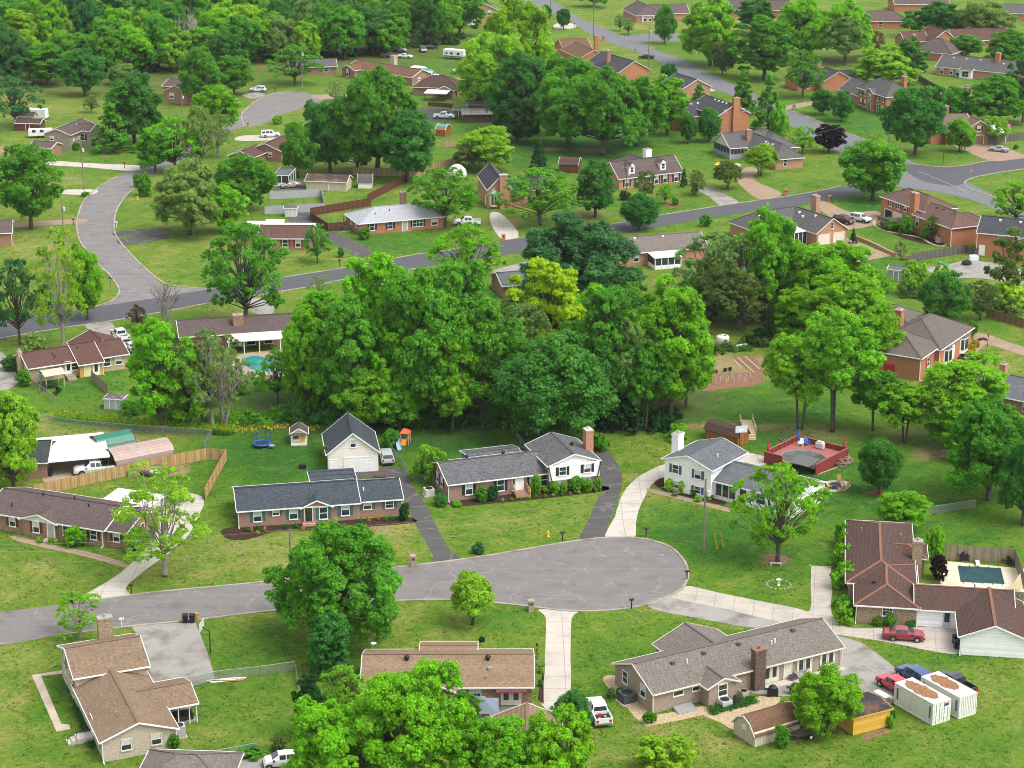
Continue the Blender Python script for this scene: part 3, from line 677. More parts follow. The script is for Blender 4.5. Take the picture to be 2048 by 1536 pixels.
def add_chimney(parent, x0, y0, x1, y1, z0, z1, mat, capm=None):
    m = MB(); m.box(x0, y0, z0, x1, y1, z1 - 0.25); m.box(x0-0.06, y0-0.06, z1-0.25, x1+0.06, y1+0.06, z1)
    o = m.build('chimney', mat, parent)
    xc, yc = (x0+x1)/2, (y0+y1)/2
    MB().box(x0-0.02, y0-0.02, z1, x1+0.02, y1+0.02, z1+0.06).cyl(xc, yc, z1+0.06, z1+0.4, 0.17, 8).build('chimney_cap', capm or flat('chimney_cap_grey', (0.3,0.29,0.27)), o)
    return o
def add_vents(parent, wg, spots, mat=None, kind='box'):
    for x, y in spots:
        z = roof_z(wg, x, y)
        if kind == 'box': me_ = cached(('vent', (mat or BLACKM).name), lambda: MB().box(-0.2,-0.2,-0.15,0.2,0.2,0.2).box(-0.24,-0.24,0.2,0.24,0.24,0.25).mesh('roof_vent', mat or BLACKM))
        elif kind == 'turb': me_ = cached('turb', lambda: MB().lathe([(0.18,-0.15),(0.18,0.15),(0.3,0.25),(0.32,0.4),(0.2,0.55),(0.02,0.6)], 10).mesh('roof_vent', BLACKM, True))
        else: me_ = cached(('pipe', (mat or GALV).name), lambda: MB().cyl(0,0,-0.15,0.45,0.09,8).mesh('vent_pipe', mat or GALV))
        put(me_, 'roof_vent' if kind != 'pipe' else 'vent_pipe', parent, (x, y, z))
def downspout(parent, x, y, h, mat=WHITE):
    me_ = cached(('dsp', round(h, 1), mat.name), lambda: MB().box(-0.05,-0.05,0.05,0.05,0.05,h).box(-0.05,-0.5,0.05,0.05,-0.05,0.13).mesh('downspout', mat))
    put(me_, 'downspout', parent, (x, y, 0))
def post(parent, x, y, z0, z1, mat, w_=0.1, name='post'):
    me_ = cached(('post', round(z1-z0, 2), mat.name, w_), lambda: MB().box(-w_/2,-w_/2,0,w_/2,w_/2,z1-z0).mesh(name, mat))
    return put(me_, name, parent, (x, y, z0))
def slab_roof(parent, x0, y0, x1, y1, z0, z1, mat, t=0.1, name='porch_roof', trim=None):
    """shed or flat porch roof, z0 at y0 (near) and z1 at y1"""
    m = MB(); m.add([(x0,y0,z0),(x1,y0,z0),(x1,y1,z1),(x0,y1,z1),(x0,y0,z0-t),(x1,y0,z0-t),(x1,y1,z1-t),(x0,y1,z1-t)], [(0,1,2,3),(7,6,5,4),(0,4,5,1),(1,5,6,2),(2,6,7,3),(3,7,4,0)])
    o = m.build(name, mat, parent)
    if trim:
        b = MB().bar((x0-0.04,y0-0.04,z0-0.05),(x1+0.04,y0-0.04,z0-0.05),0.06,0.16).bar((x0-0.04,y0,z0-0.05),(x0-0.04,y1,z1-0.05),0.06,0.16).bar((x1+0.04,y0,z0-0.05),(x1+0.04,y1,z1-0.05),0.06,0.16)
        b.build('roof_trim', trim, o)
    return o
def house(name, label, at, th, wings, wall, roof, trim=WHITE, gable=None, cap=None, o=(0,0), cat='house', group=None):
    g = G(*at); a = R(th); c, s_ = math.cos(a), math.sin(a)
    loc = (g.x - (o[0]*c - o[1]*s_), g.y - (o[0]*s_ + o[1]*c), 0)
    h = thing(name, label, cat, loc, a, group)
    for wg in wings:
        rm = wg['roof'] or roof
        make_roof(h, wg, rm, trim, cap or cached(('cap', rm.name), lambda: capof(rm)))
        make_wall(h, wg, wg['wall'] or wall, wg['gable'] or (wg['wall'] or gable or wall))
    return h
ROOFCOL = {}
def capof(rm): return flat('ridge_' + rm.name, tuple(min(1, k * 0.8) for k in ROOFCOL.get(rm.name, (0.2,0.2,0.2))), 0.9, 0.15, var=0.2, scale=4)
def roofm(name, c1, c2, k_=0.66, **k):
    c1 = tuple(a * k_ for a in c1); c2 = tuple(a * k_ for a in c2)
    m = shingle(name, c1, c2, **k); ROOFCOL[name] = tuple((a + b) / 2 for a, b in zip(c1, c2)); return m
# wall and roof finishes
BR_RED = brick('red_brick', (0.27,0.115,0.075), (0.36,0.17,0.11))
BR_ORANGE = brick('orange_brick', (0.37,0.125,0.055), (0.46,0.18,0.085), (0.38,0.26,0.19), 0.12)
BR_PINK = brick('pinkish_brick', (0.38,0.165,0.095), (0.47,0.23,0.145), (0.42,0.32,0.25), 0.12)
BR_MIX = brick('mixed_brown_brick', (0.2,0.1,0.06), (0.42,0.24,0.14), (0.4,0.35,0.3), 0.35)
BR_ROSE = brick('rose_brown_brick', (0.25,0.13,0.1), (0.36,0.2,0.15), (0.42,0.36,0.32), 0.2)
BR_TAN = brick('tan_brick', (0.4,0.32,0.24), (0.5,0.42,0.33), (0.46,0.42,0.36), 0.08)
BR_TAUPE = brick('taupe_brick', (0.26,0.2,0.15), (0.35,0.28,0.21), (0.38,0.34,0.29), 0.15)
BR_YEL = brick('yellow_tan_brick', (0.4,0.29,0.15), (0.5,0.38,0.22), (0.46,0.4,0.3), 0.12)
BR_STONE = brick('brown_stone', (0.22,0.15,0.09), (0.42,0.32,0.2), (0.4,0.36,0.3), 0.3)
BR_WHITE = brick('whitewashed_brick', (0.78,0.77,0.74), (0.84,0.83,0.8), (0.7,0.69,0.66), 0.05)
BR_DARK = brick('sooty_brick', (0.08,0.055,0.045), (0.2,0.13,0.1), (0.2,0.17,0.15), 0.4)
SID_WHITE = striped('white_siding', (0.84,0.84,0.84), 0.2, 'z', 0.4, 0.78)
SID_CREAM = striped('cream_siding', (0.8,0.74,0.64), 0.2, 'z', 0.4, 0.82)
SID_TAN = striped('tan_board_siding', (0.52,0.45,0.34), 0.4, 'x', 0.4, 0.7)
SID_YEL = striped('yellow_board_siding', (0.6,0.36,0.07), 0.3, 'x', 0.4, 0.75)
SID_GREY = striped('grey_lap_siding', (0.3,0.32,0.34), 0.25, 'z', 0.4, 0.6)
RF_ORANGE = roofm('orange_brown_shingle', k_=0.85, c1=(0.2,0.137,0.087), c2=(0.29,0.208,0.14), streak=0.35)
RF_TAN = roofm('tan_brown_shingle', (0.21,0.142,0.088), (0.3,0.213,0.138), 0.86, streak=0.12)
RF_TAUPE = roofm('taupe_shingle', (0.17,0.145,0.125), (0.26,0.225,0.2), 0.75, streak=0.2)
RF_PLUM = roofm('plum_brown_shingle', (0.12,0.07,0.059), (0.17,0.105,0.088), 0.58, streak=0.2)
RF_GREY = roofm('mixed_grey_shingle', (0.1,0.1,0.105), (0.22,0.22,0.23), streak=0.15)
RF_SLATE = roofm('blue_slate_shingle', (0.05,0.062,0.075), (0.105,0.125,0.145), streak=0.15)
RF_BROWN = roofm('dusky_brown_shingle', (0.12,0.09,0.085), (0.19,0.145,0.135), streak=0.15)
RF_REDBR = roofm('red_brown_shingle', (0.13,0.067,0.054), (0.19,0.105,0.087), streak=0.15)
RF_PALE = roofm('pale_grey_shingle', (0.34,0.35,0.37), (0.42,0.43,0.45), 0.9, streak=0.15)
RF_BLACK = roofm('black_shingle', (0.045,0.046,0.052), (0.075,0.076,0.084), 1.0, streak=0.25)
RF_DKGREY = roofm('dark_grey_shingle', (0.085,0.08,0.078), (0.135,0.13,0.127), 0.92, streak=0.3)
RF_MIDGREY = roofm('streaked_grey_shingle', (0.13,0.14,0.15), (0.22,0.235,0.25), streak=0.3)
RF_RUST = roofm('rusty_brown_shingle', (0.19,0.1,0.06), (0.27,0.155,0.1), streak=0.3)
SH_GREEN = flat('green_shutter', (0.05,0.13,0.11), 0.6)
SH_BLACK = flat('black_shutter', (0.02,0.022,0.028), 0.6)
SH_BROWN = flat('brown_shutter', (0.09,0.04,0.03), 0.6)
SH_BLUE = flat('blue_shutter', (0.045,0.1,0.19), 0.6)
SH_RED = flat('red_shutter', (0.3,0.025,0.03), 0.6)
METAL_WHITE = striped('white_metal_roof', (0.75,0.73,0.7), 0.4, 'xx', 0.4, 0.85, 0.5, 0.05, (0.55,0.45,0.35))
RED_DOOR = flat('red_door', (0.35,0.02,0.05), 0.5)

# --- H1 tan split-level
W = [wing(0,0,7.6,14.2,2.6,'y',p=.36), wing(-0.1,13.4,7.8,21.8,3.9,'x',p=.37), wing(5.0,5.2,11.1,11.2,2.5,'x','gg',p=.3,open_=True)]
h = house('split_level_house', 'tan brick split-level house with mottled orange-brown shingle roof at bottom left', (208.4,1524.6,0), 22.6, W, BR_TAN, RF_ORANGE)
add_chimney(h, 4.2,21.3,5.9,22.3,0,6.5, BR_STONE)
for u in (2.4,5.6): add_window(h, W[0], 'f', u, 1.0, 0.95, 1.15, CREAM)
for u in (2.5,8.0,11.6): add_window(h, W[0], 'l', u, 1.0, 0.9, 1.2, CREAM, SH_BROWN)
for u in (15.4,19.5): add_window(h, W[1], 'l', u, 2.5, 0.9, 1.1, CREAM, SH_BROWN); add_window(h, W[1], 'l', u, 0.6, 0.9, 0.9, CREAM)
add_door(h, W[0], 'l', 5.6, mat=WHITE, z=0.6)
MB().box(-1.8,5.0,0,-0.02,6.4,0.55).box(-2.3,5.1,0,-1.8,6.3,0.36).box(-2.8,5.1,0,-2.3,6.3,0.18).build('steps', CONC, h)
MB().bar((-0.1,5.0,1.5),(-1.8,5.0,1.5),0.05,0.05).bar((-1.8,5.0,1.5),(-2.8,5.0,1.0),0.05,0.05).bar((-1.8,5.0,0.5),(-1.8,5.0,1.5),0.05,0.05).bar((-2.8,5.0,0.1),(-2.8,5.0,1.0),0.05,0.05).build('railing', DARKMETAL, h)
for x,y in ((8.0,5.1),(9.2,5.1),(10.4,5.1),(11.2,5.1),(11.2,8.0),(11.2,11.1)): post(h, x, y, 0, 2.3, WHITE)
MB().box(7.62,5.2,0.02,11.2,11.2,0.12).build('porch_floor', CONC_ST, h)
add_vents(h, W[0], ((2.2,3.4),(5.2,8.2)), GALV, 'pipe'); add_vents(h, W[1], ((6.4,15.0),), GALV, 'pipe')
downspout(h, -0.1, -0.1, 2.5); downspout(h, 7.7, -0.1, 2.5)
# --- H2 brown roofed ranch, its garage
W = [wing(0.3,0.4,18.8,9.4,2.6,'x',p=.36), wing(7.5,-0.9,10.5,3.6,2.5,'y',p=.42,gable=BR_MIX), wing(6.5,7.2,12.5,11.6,2.5,'x',p=.3)]
h = house('ranch_house', 'long brown roofed brick ranch behind the bright green trees at the bottom', (719.7,1373.4,2.6), 0.3, W, BR_MIX, RF_TAN)
add_vents(h, W[0], ((5.0,4.0),(14.0,4.0)), kind='turb'); add_vents(h, W[0], ((14.2,2.6),), GALV); add_vents(h, W[0], ((6.8,1.5),(13.8,1.2)), GALV, 'pipe')
add_window(h, W[0], 'f', 12.6, 1.2, 1.2, 0.8, WHITE, None, 'grid')
add_door(h, W[0], 'f', 16.0, 0.95, 2.05, CREAM, CREAM, glass=True); add_door(h, W[0], 'f', 17.1, 0.95, 2.05, CREAM, CREAM, glass=True)
AWN = striped('maroon_awning', (0.12,0.035,0.03), 0.2, 'xx', 0.4, 0.7)
slab_roof(h, 14.9,-0.6,18.3,0.4,2.15,2.5,AWN,0.08,'awning'); slab_roof(h, 8.2,-1.7,10.2,-0.9,2.0,2.3,AWN,0.08,'awning')
for x in (3.0,5.5): add_window(h, W[0], 'f', x, 1.0, 1.0, 1.2, WHITE)
MB().cyl(0,0,0,0.7,0.03,6).lathe([(0.02,0.62),(0.3,0.75),(0.34,0.8)],12,(0.1,-0.1,0.05)).build('satellite_dish', flat('dish_grey',(0.6,0.6,0.58)), h, loc=(0.9,9.2,2.7))
W = [wing(14.9,-14.8,21.5,-7.0,2.6,'y',p=.42)]
g = house('garage', 'brown shingled gable garage half hidden by trees at the bottom', (719.7,1373.4,2.6), 0.3, W, BR_MIX, RF_TAN, o=(0,0), cat='garage')
# --- H3 taupe brick house
W = [wing(0.1,0.1,25.2,8.2,2.65,'x',p=.42), wing(6.2,-1.6,9.8,3.0,2.6,'y',p=.4,gable=CREAM), wing(7.0,4.1,15.0,10.6,2.6,'y',p=.4)]
h = house('long_house', 'long taupe brick house with grey-brown roof and sooty chimney at lower right', (1305.2,1428.2,0), 28.0, W, BR_TAUPE, RF_TAUPE, trim=CREAM)
add_chimney(h, 12.9,-0.75,14.3,0.2,0,4.9, BR_DARK, flat('clay_cap',(0.25,0.12,0.08)))
for u in (2.2,6.0): add_window(h, W[0], 'l', u, 1.15, 0.95, 1.35, WHITE)
add_window(h, W[0], 'f', 3.3, 1.5, 1.15, 1.0, WHITE); add_window(h, W[0], 'f', 5.6, 1.55, 0.85, 0.85, WHITE); add_window(h, W[1], 'f', 8.0, 1.1, 1.05, 1.3, WHITE)
for u in (15.6,20.2,23.4):
    for d in (-0.48,0.48): add_door(h, W[0], 'f', u+d, 0.9, 2.05, CREAM, CREAM, glass=True)
add_door(h, W[0], 'f', 17.9, 0.95, 2.05, CREAM, CREAM)
add_vents(h, W[0], ((4.3,2.9),(8.6,3.2),(13.3,3.3),(20.8,3.4)), flat('brown_vent',(0.1,0.06,0.045)))
add_vents(h, W[0], ((6.0,2.6),(17.2,2.4),(17.7,2.5)), WHITE, 'pipe')
downspout(h, -0.05, -0.1, 2.5, CREAM); downspout(h, 25.3, -0.1, 2.5, CREAM)
MB().box(14.4,-1.1,0,25.3,-0.02,0.16).build('porch_floor', CONC, h)
# --- H4 plum roof house with white garage
CAPR = flat('orange_ridge', (0.21,0.1,0.065), 0.9, 0.15, var=0.2, scale=4)
W = [wing(0,0.1,7.0,13.0,2.6,'y','hh',p=.33,cap=True), wing(-1.0,6.6,6.8,26.9,2.65,'y','hh',p=.335), wing(5.0,15.8,8.5,20.0,2.6,'x','gh',p=.33), wing(7.0,0.2,18.2,7.2,2.5,'x','gg',p=.4,wall=SID_WHITE), wing(11.9,-7.0,19.3,3.7,2.5,'y','gg',p=.41,wall=SID_WHITE)]
h = house('brick_house', 'plum-brown roofed stone house with white sided garage wing and red car outside', (1712.7,1246.1,0), -8.7, W, BR_STONE, RF_PLUM, cap=CAPR)
add_window(h, W[0], 'f', 3.6, 1.2, 1.1, 1.2, WHITE, None, 'grid')
add_door(h, W[3], 'f', 10.6, 1.0, 2.1, flat('grey_storm_door',(0.42,0.48,0.52)), WHITE, glass=True)
add_chimney(h, 6.85,14.6,8.1,15.7,0,5.0, BR_STONE)
add_vents(h, W[1], ((0.6,22.0),(5.6,21.0)), GALV, 'pipe'); add_vents(h, W[0], ((2.0,5.0),), BLACKM); add_vents(h, W[3], ((14.0,5.4),), GALV, 'pipe')
for u in (9.5,14.0,18.5,23.0): add_window(h, W[1], 'l', u, 1.1, 1.0, 1.2, WHITE)
downspout(h, 7.1, 0.05, 2.4); downspout(h, -0.1, 0.0, 2.4); downspout(h, 11.8, -7.05, 2.4)
# --- H5 grey roof split-level
W = [wing(0.1,0.1,15.2,9.0,2.75,'x','gg',p=.35), wing(14.5,-0.9,21.7,8.3,4.1,'y','gg',p=.36,wall=BR_ROSE,gable=SID_WHITE), wing(6.0,8.6,13.5,13.0,2.4,'x','gg',p=.2)]
h = house('split_level_house', 'grey shingled brick house with white upper gable and black shutters', (897.3,1004,0), 18.6, W, BR_ROSE, RF_GREY)
MB().box(14.35,-1.25,1.75,21.85,-0.92,4.02).build('upper_siding', SID_WHITE, h)
MB().bar((14.2,-1.32,4.0),(14.75,-1.32,1.6),0.06,0.28,(0,1,0)).bar((22.0,-1.32,4.0),(21.5,-1.32,1.6),0.06,0.28,(0,1,0)).build('corner_brace', SH_BLACK, h)
U = dict(W[1]); U['y0'] = -1.25
for u in (16.3,20.0): add_window(h, U, 'f', u, 2.5, 0.95, 1.15, WHITE, SH_BLACK)
for u in (16.3,20.0): add_window(h, W[1], 'f', u, 0.75, 1.2, 0.75, WHITE, None, 'grid')
for u in (3.0,7.6): add_window(h, W[0], 'f', u, 0.75, 0.95, 1.6, WHITE, SH_BLACK)
for u in (12.4,14.0): add_window(h, W[0], 'f', u, 0.7, 0.9, 1.75, WHITE, SH_BLACK, sw_=0.3)
add_door(h, W[0], 'f', 10.4, 1.0, 2.05, WHITE, WHITE, 0.5); add_window(h, W[0], 'f', 9.5, 0.6, 0.35, 1.9, WHITE, None, 'fixed')
for u in (3.4,5.6): add_window(h, W[0], 'l', u, 1.0, 0.9, 1.4, WHITE, SH_BLACK)
MB().box(9.4,-0.9,0,11.4,0.05,0.5).box(9.4,-1.3,0,11.4,-0.9,0.34).box(9.4,-1.7,0,11.4,-1.3,0.17).build('steps', BR_ROSE, h)
YRAIL = flat('new_pine_rail', (0.62,0.42,0.16), 0.7)
for x in (9.4,11.4): MB().bar((x,-0.1,1.5),(x,-1.7,1.05),0.07,0.07).bar((x,-0.1,0.5),(x,-0.1,1.5),0.08,0.08).bar((x,-0.9,0.3),(x,-0.9,1.28),0.08,0.08).bar((x,-1.7,0),(x,-1.7,1.1),0.08,0.08).bar((x,-0.1,1.0),(x,-1.7,0.6),0.05,0.3).build('railing', YRAIL, h)
add_chimney(h, 21.4,3.0,22.5,4.4,0,7.0, BR_PINK, flat('stone_cap',(0.5,0.48,0.44)))
add_vents(h, W[0], ((4.2,5.0),(9.6,5.0),(13.0,5.0)), kind='turb'); add_vents(h, W[1], ((19.4,3.4),), kind='turb'); add_vents(h, W[0], ((6.7,1.6),), GALV, 'pipe')
downspout(h, 0.0, -0.02, 2.6)
# --- H6 slate roof, green shutters
W = [wing(0,0,16.1,8.7,2.6,'x','gg',p=.34), wing(15.9,0.55,22.0,8.2,2.55,'x','gg',p=.36), wing(8.6,-0.35,12.2,4.2,2.55,'y','gg',p=.46)]
h = house('ranch_house', 'rose brick ranch with blue slate roof and green shutters', (478.7,1055.4,0), 11.0, W, BR_ROSE, RF_SLATE)
add_window(h, W[0], 'f', 2.5, 0.75, 1.0, 1.45, WHITE, SH_GREEN); add_window(h, W[0], 'f', 4.95, 1.45, 0.8, 0.75, WHITE, SH_GREEN, sw_=0.32); add_window(h, W[0], 'f', 7.3, 0.75, 1.0, 1.5, WHITE, SH_GREEN)
add_window(h, W[2], 'f', 11.3, 0.6, 1.0, 1.6, WHITE, SH_GREEN); add_window(h, W[0], 'f', 14.3, 0.75, 1.0, 1.55, WHITE, SH_GREEN)
add_window(h, W[1], 'f', 17.4, 1.2, 1.0, 1.0, WHITE, SH_GREEN); add_window(h, W[1], 'f', 20.4, 1.15, 1.0, 1.0, WHITE, SH_GREEN)
add_door(h, W[2], 'f', 9.3, 0.95, 2.05, flat('dark_oak_door',(0.03,0.02,0.016)), CREAM, 0.35, glass=True, steps=BR_ROSE)
for x, y in ((-0.05,-0.1),(16.1,0.45),(22.1,0.5)): downspout(h, x, y, 2.5)
slab_roof(h, 10.5,9.2,17.0,13.4,2.35,2.5,RF_SLATE,0.12,'porch_roof',WHITE)
for x in (10.7,13.8,16.8): post(h, x, 13.2, 0, 2.35, WHITE)
add_vents(h, W[1], ((17.1,2.4),), WHITE, 'pipe')
# --- H7 left ranch
W = [wing(-5.6,0.1,12.6,9.2,2.6,'x','gg',p=.34), wing(12.4,0.55,15.7,8.4,2.5,'x','gg',p=.35), wing(0.3,-0.3,5.4,4.5,2.55,'y','gg',p=.34,gable=CREAM)]
h = house('ranch_house', 'mottled brown brick ranch with dusky brown roof at the left edge', (43.0,1031.8,2.6), -21.6, W, BR_MIX, RF_BROWN)
add_window(h, W[0], 'f', -1.6, 0.9, 0.85, 1.35, WHITE, SH_BROWN); add_window(h, W[2], 'f', 2.4, 0.75, 0.9, 1.5, WHITE, SH_BROWN)
add_window(h, W[0], 'f', 7.3, 0.8, 1.9, 1.3, WHITE, None, 'grid'); add_window(h, W[0], 'f', 11.0, 0.9, 0.9, 1.25, WHITE, SH_BROWN); add_window(h, W[1], 'f', 14.2, 0.9, 0.9, 1.25, WHITE, SH_BROWN)
add_door(h, W[2], 'f', 4.7, 0.95, 2.05, flat('grey_green_door',(0.35,0.38,0.33)), WHITE, 0.2, steps=CONC)
add_window(h, W[1], 'r', 4.4, 0.9, 0.9, 1.25, WHITE, SH_BROWN)
add_vents(h, W[0], ((-2.5,1.5),(8.2,3.6),(0.6,4.4),(5.4,4.6)), BLACKM, 'pipe')
downspout(h, 12.4, 0.0, 2.5); downspout(h, 15.8, 0.4, 2.5)
slab_roof(h, 6.3,9.8,13.6,14.0,2.3,2.5,METAL_WHITE,0.1,'porch_roof',WHITE)
for x in (6.5,10.0,13.4): post(h, x, 13.8, 0, 2.35, WHITE)
# --- H8 white garage
W = [wing(0,0,7.2,8.7,3.2,'y','gg',p=.8,oh=.3)]
h = house('garage', 'tall cream garage with steep slate roof and white double door', (656.8,947.6,0), 8.5, W, SID_CREAM, RF_SLATE, cat='garage')
add_garage_door(h, W[0], 'f', 4.7, 4.6, 2.2, WHITE); add_door(h, W[0], 'f', 0.75, 0.9, 2.0, WHITE, WHITE, 0.05)
add_window(h, W[0], 'f', 3.65, 3.9, 0.7, 1.1, WHITE)
for u in (2.5,5.5): add_window(h, W[0], 'l', u, 1.2, 0.8, 1.1, WHITE)
MB().box(-0.25,7.2,0,0,8.0,2.2).build('meter_cabinet', WHITE, h)
# --- playhouse
W = [wing(0,1.0,2.4,3.4,1.75,'y','gg',p=.62,oh=.2)]
h = house('playhouse', 'small cream playhouse with yellow door and porch', (582,892,0), 5, W, SID_CREAM, RF_BROWN, cat='playhouse')
add_door(h, W[0], 'f', 1.75, 0.7, 1.35, flat('bright_yellow_door',(0.75,0.52,0.02)), WHITE, 0.25); add_window(h, W[0], 'f', 0.75, 0.85, 0.6, 0.6, flat('grey_trim',(0.3,0.3,0.32)))
MB().box(0,0,0,2.4,0.98,0.22).build('porch_floor', CREAM, h)
slab_roof(h, -0.2,0.05,2.6,0.8,1.62,1.72,RF_BROWN,0.06)
for x in (0.05,2.35): post(h, x, 0.08, 0.22, 1.56, WHITE, 0.08)
# --- H10 white split-level
W = [wing(-6.9,-0.4,0.7,8.5,4.6,'y','gg',p=.32), wing(0.2,0.5,13.3,8.8,2.85,'x','gg',p=.37)]
h = house('split_level_house', 'whitewashed brick split-level house with streaked grey roof and blue shutters', (1416,957.2,2.9), -37.0, W, BR_WHITE, RF_MIDGREY)
for u in (-5.1,-1.4):
    add_window(h, W[0], 'f', u, 2.7, 0.95, 1.2, WHITE, SH_BLUE); add_window(h, W[0], 'f', u, 0.55, 0.95, 0.95, WHITE, SH_BLUE)
for k in range(3): add_window(h, W[1], 'f', 1.5 + 1.1*k, 0.6, 0.95, 1.75, CREAM, None, 'fixed')
add_door(h, W[1], 'f', 5.4, 0.95, 2.05, SH_BLACK, WHITE, 0.3, steps=BR_PINK)
for u in (8.2,11.6): add_window(h, W[1], 'f', u, 0.9, 1.3, 1.35, WHITE)
add_chimney(h, -8.0,3.0,-6.9,4.5,0,7.0, BR_WHITE); add_vents(h, W[0], ((-0.6,3.4),), WHITE, 'pipe')
for u in (2.5,6.5): add_window(h, W[1], 'r', u, 0.9, 1.0, 1.2, WHITE)
# --- H11 left edge house and carport
W = [wing(-8.0,0,4.2,9.0,2.6,'x','gg',p=.35)]
h = house('brick_house', 'brown brick house with dark green-grey roof behind the lime tree', (92,922,2.6), 4, W, BR_MIX, roofm('green_grey_shingle',(0.05,0.065,0.06),(0.09,0.11,0.1)), o=(4.2,0))
add_chimney(h, 0.2,-0.9,1.2,-0.02,0,4.4, flat('red_painted_brick',(0.3,0.05,0.045),0.8))
h = thing('carport', 'large flat white carport beside the white pickup', 'carport', G(96,921,2.5) - Vector((0,0,2.5)), R(16))
RW = flat('white_carport_roof', (0.7,0.68,0.66), 0.5, var=0.25, scale=0.8)
slab_roof(h, -1.5,-0.5,8.6,9.5,2.45,2.75,RW,0.12,'roof',WHITE); slab_roof(h, -7.0,3.5,-1.7,8.5,2.3,2.6,RW,0.12,'roof',WHITE)
for x, y in ((8.4,-0.3),(8.4,4.5),(8.4,9.2),(3.5,9.2)): post(h, x, y, 0, 2.5, DARKMETAL, 0.16)
# --- H12 yellow-tan house
W = [wing(0.4,0.4,17.0,7.9,2.75,'x','gg',p=.4), wing(8.5,-0.8,12.3,8.8,2.45,'x','gg',p=.42,wall=SID_YEL), wing(10.6,5.0,18.0,11.3,2.75,'y','gg',p=.4)]
h = house('ranch_house', 'yellow-tan brick ranch with red-brown roof and a yellow boarded bay', (54.4,737,2.7), 29.0, W, BR_YEL, RF_REDBR)
add_door(h, W[0], 'f', 6.9, 0.95, 2.05, WHITE, WHITE, 0.6, glass=True); add_window(h, W[0], 'f', 2.7, 1.3, 0.9, 0.9, WHITE); add_window(h, W[0], 'f', 5.0, 1.6, 0.8, 0.6, WHITE); add_window(h, W[0], 'f', 8.0, 1.2, 1.1, 1.1, WHITE)
add_door(h, W[1], 'f', 9.7, 0.95, 2.05, flat('pale_yellow_door',(0.7,0.6,0.3)), CREAM, 0.05); add_door(h, W[1], 'f', 11.2, 0.95, 2.05, WHITE, WHITE, 0.05, glass=True)
add_window(h, W[0], 'f', 13.5, 1.0, 1.1, 1.2, WHITE); add_window(h, W[0], 'f', 15.5, 1.0, 1.0, 1.1, WHITE)
MB().box(6.2,-0.9,0,7.7,0.38,0.6).box(6.2,-1.3,0,7.7,-0.9,0.4).box(6.2,-1.7,0,7.7,-1.3,0.2).build('steps', BR_TAUPE, h)
add_chimney(h, -0.3,3.6,0.3,4.6,0,4.6, BR_YEL); add_vents(h, W[0], ((5.0,2.4),(5.2,1.8),(9.4,3.0)), BLACKM, 'pipe')
downspout(h, 0.3, 0.3, 2.6); downspout(h, 12.35, -0.85, 2.4)
# --- H13 pool house
W = [wing(0,0,21.0,8.6,2.7,'x','gg',p=.37)]
h = house('ranch_house', 'dusky brown roofed house with white porch roof beside the swimming pool', (356,640,4.3), 13, W, BR_RED, RF_BROWN, o=(0,4.3))
add_chimney(h, 9.2,1.6,11.0,3.0,0,5.2, BR_MIX)
slab_roof(h, 7.6,-4.2,17.0,-0.05,2.35,2.6,striped('rust_streaked_white_roof',(0.66,0.62,0.55),0.5,'xx',0.3,0.75,0.6,0.1,(0.35,0.22,0.12)),0.1,'porch_roof',WHITE)
for x in (7.8,10.4,13.0,16.6): post(h, x, -4.0, 0, 2.3, WHITE, 0.14)
for u in (9.0,12.0,15.0): add_window(h, W[0], 'f', u, 0.4, 1.4, 1.7, WHITE)
# --- H14 red brick with red shutters
W = [wing(-4.6,0.3,5.9,9.6,2.6,'x','gg',p=.32)]
h = house('ranch_house', 'small red brick house with red shutters below the grey vinyl fence', (562,475.7,2.6), -1.5, W, BR_RED, RF_REDBR)
add_window(h, W[0], 'f', 0.8, 0.7, 1.0, 1.4, WHITE, SH_RED); add_window(h, W[0], 'f', 3.4, 0.7, 1.0, 1.4, WHITE, SH_RED); add_window(h, W[0], 'f', -2.6, 0.7, 1.0, 1.4, WHITE, SH_RED); downspout(h, 5.8, 0.2, 2.5)
slab_roof(h, -1.0,10.0,5.6,12.6,2.6,2.7,METAL_WHITE,0.1,'porch_roof',WHITE); slab_roof(h, -5.0,10.0,-1.2,15.0,2.6,2.9,METAL_WHITE,0.1,'porch_roof',WHITE); slab_roof(h, -9.0,10.5,-5.1,15.4,2.9,2.4,METAL_WHITE,0.1,'porch_roof',WHITE)
for x in (-8.8,-5.0,-1.2,2.2,5.5): post(h, x, 12.4, 0, 2.5, WHITE)
# --- H15 pale grey roof ranch
W = [wing(0.4,0.4,19.5,10.0,2.65,'x','hh',p=.42)]
h = house('ranch_house', 'orange brick ranch with pale grey hip roof beside a round clipped bush', (715.8,447.2,2.6), 21.0, W, BR_ORANGE, RF_PALE)
for u in (3.2,7.2): add_window(h, W[0], 'f', u, 0.8, 1.0, 1.5, WHITE, SH_BLACK)
add_window(h, W[0], 'f', 13.3, 0.8, 2.2, 1.4, WHITE, SH_BLACK, 'grid'); add_door(h, W[0], 'f', 10.4, 0.95, 2.05, flat('grey_door',(0.35,0.38,0.36)), WHITE, 0.2, steps=CONC_ST); add_window(h, W[0], 'f', 17.0, 0.8, 1.3, 1.2, WHITE)
for u in (2.6,6.2): add_window(h, W[0], 'l', u, 1.2, 0.9, 1.0, WHITE)
add_chimney(h, 12.0,7.6,13.2,8.7,3,6.6, BR_RED); add_vents(h, W[0], ((4.6,2.6),(8.0,3.4)), BLACKM, 'pipe')
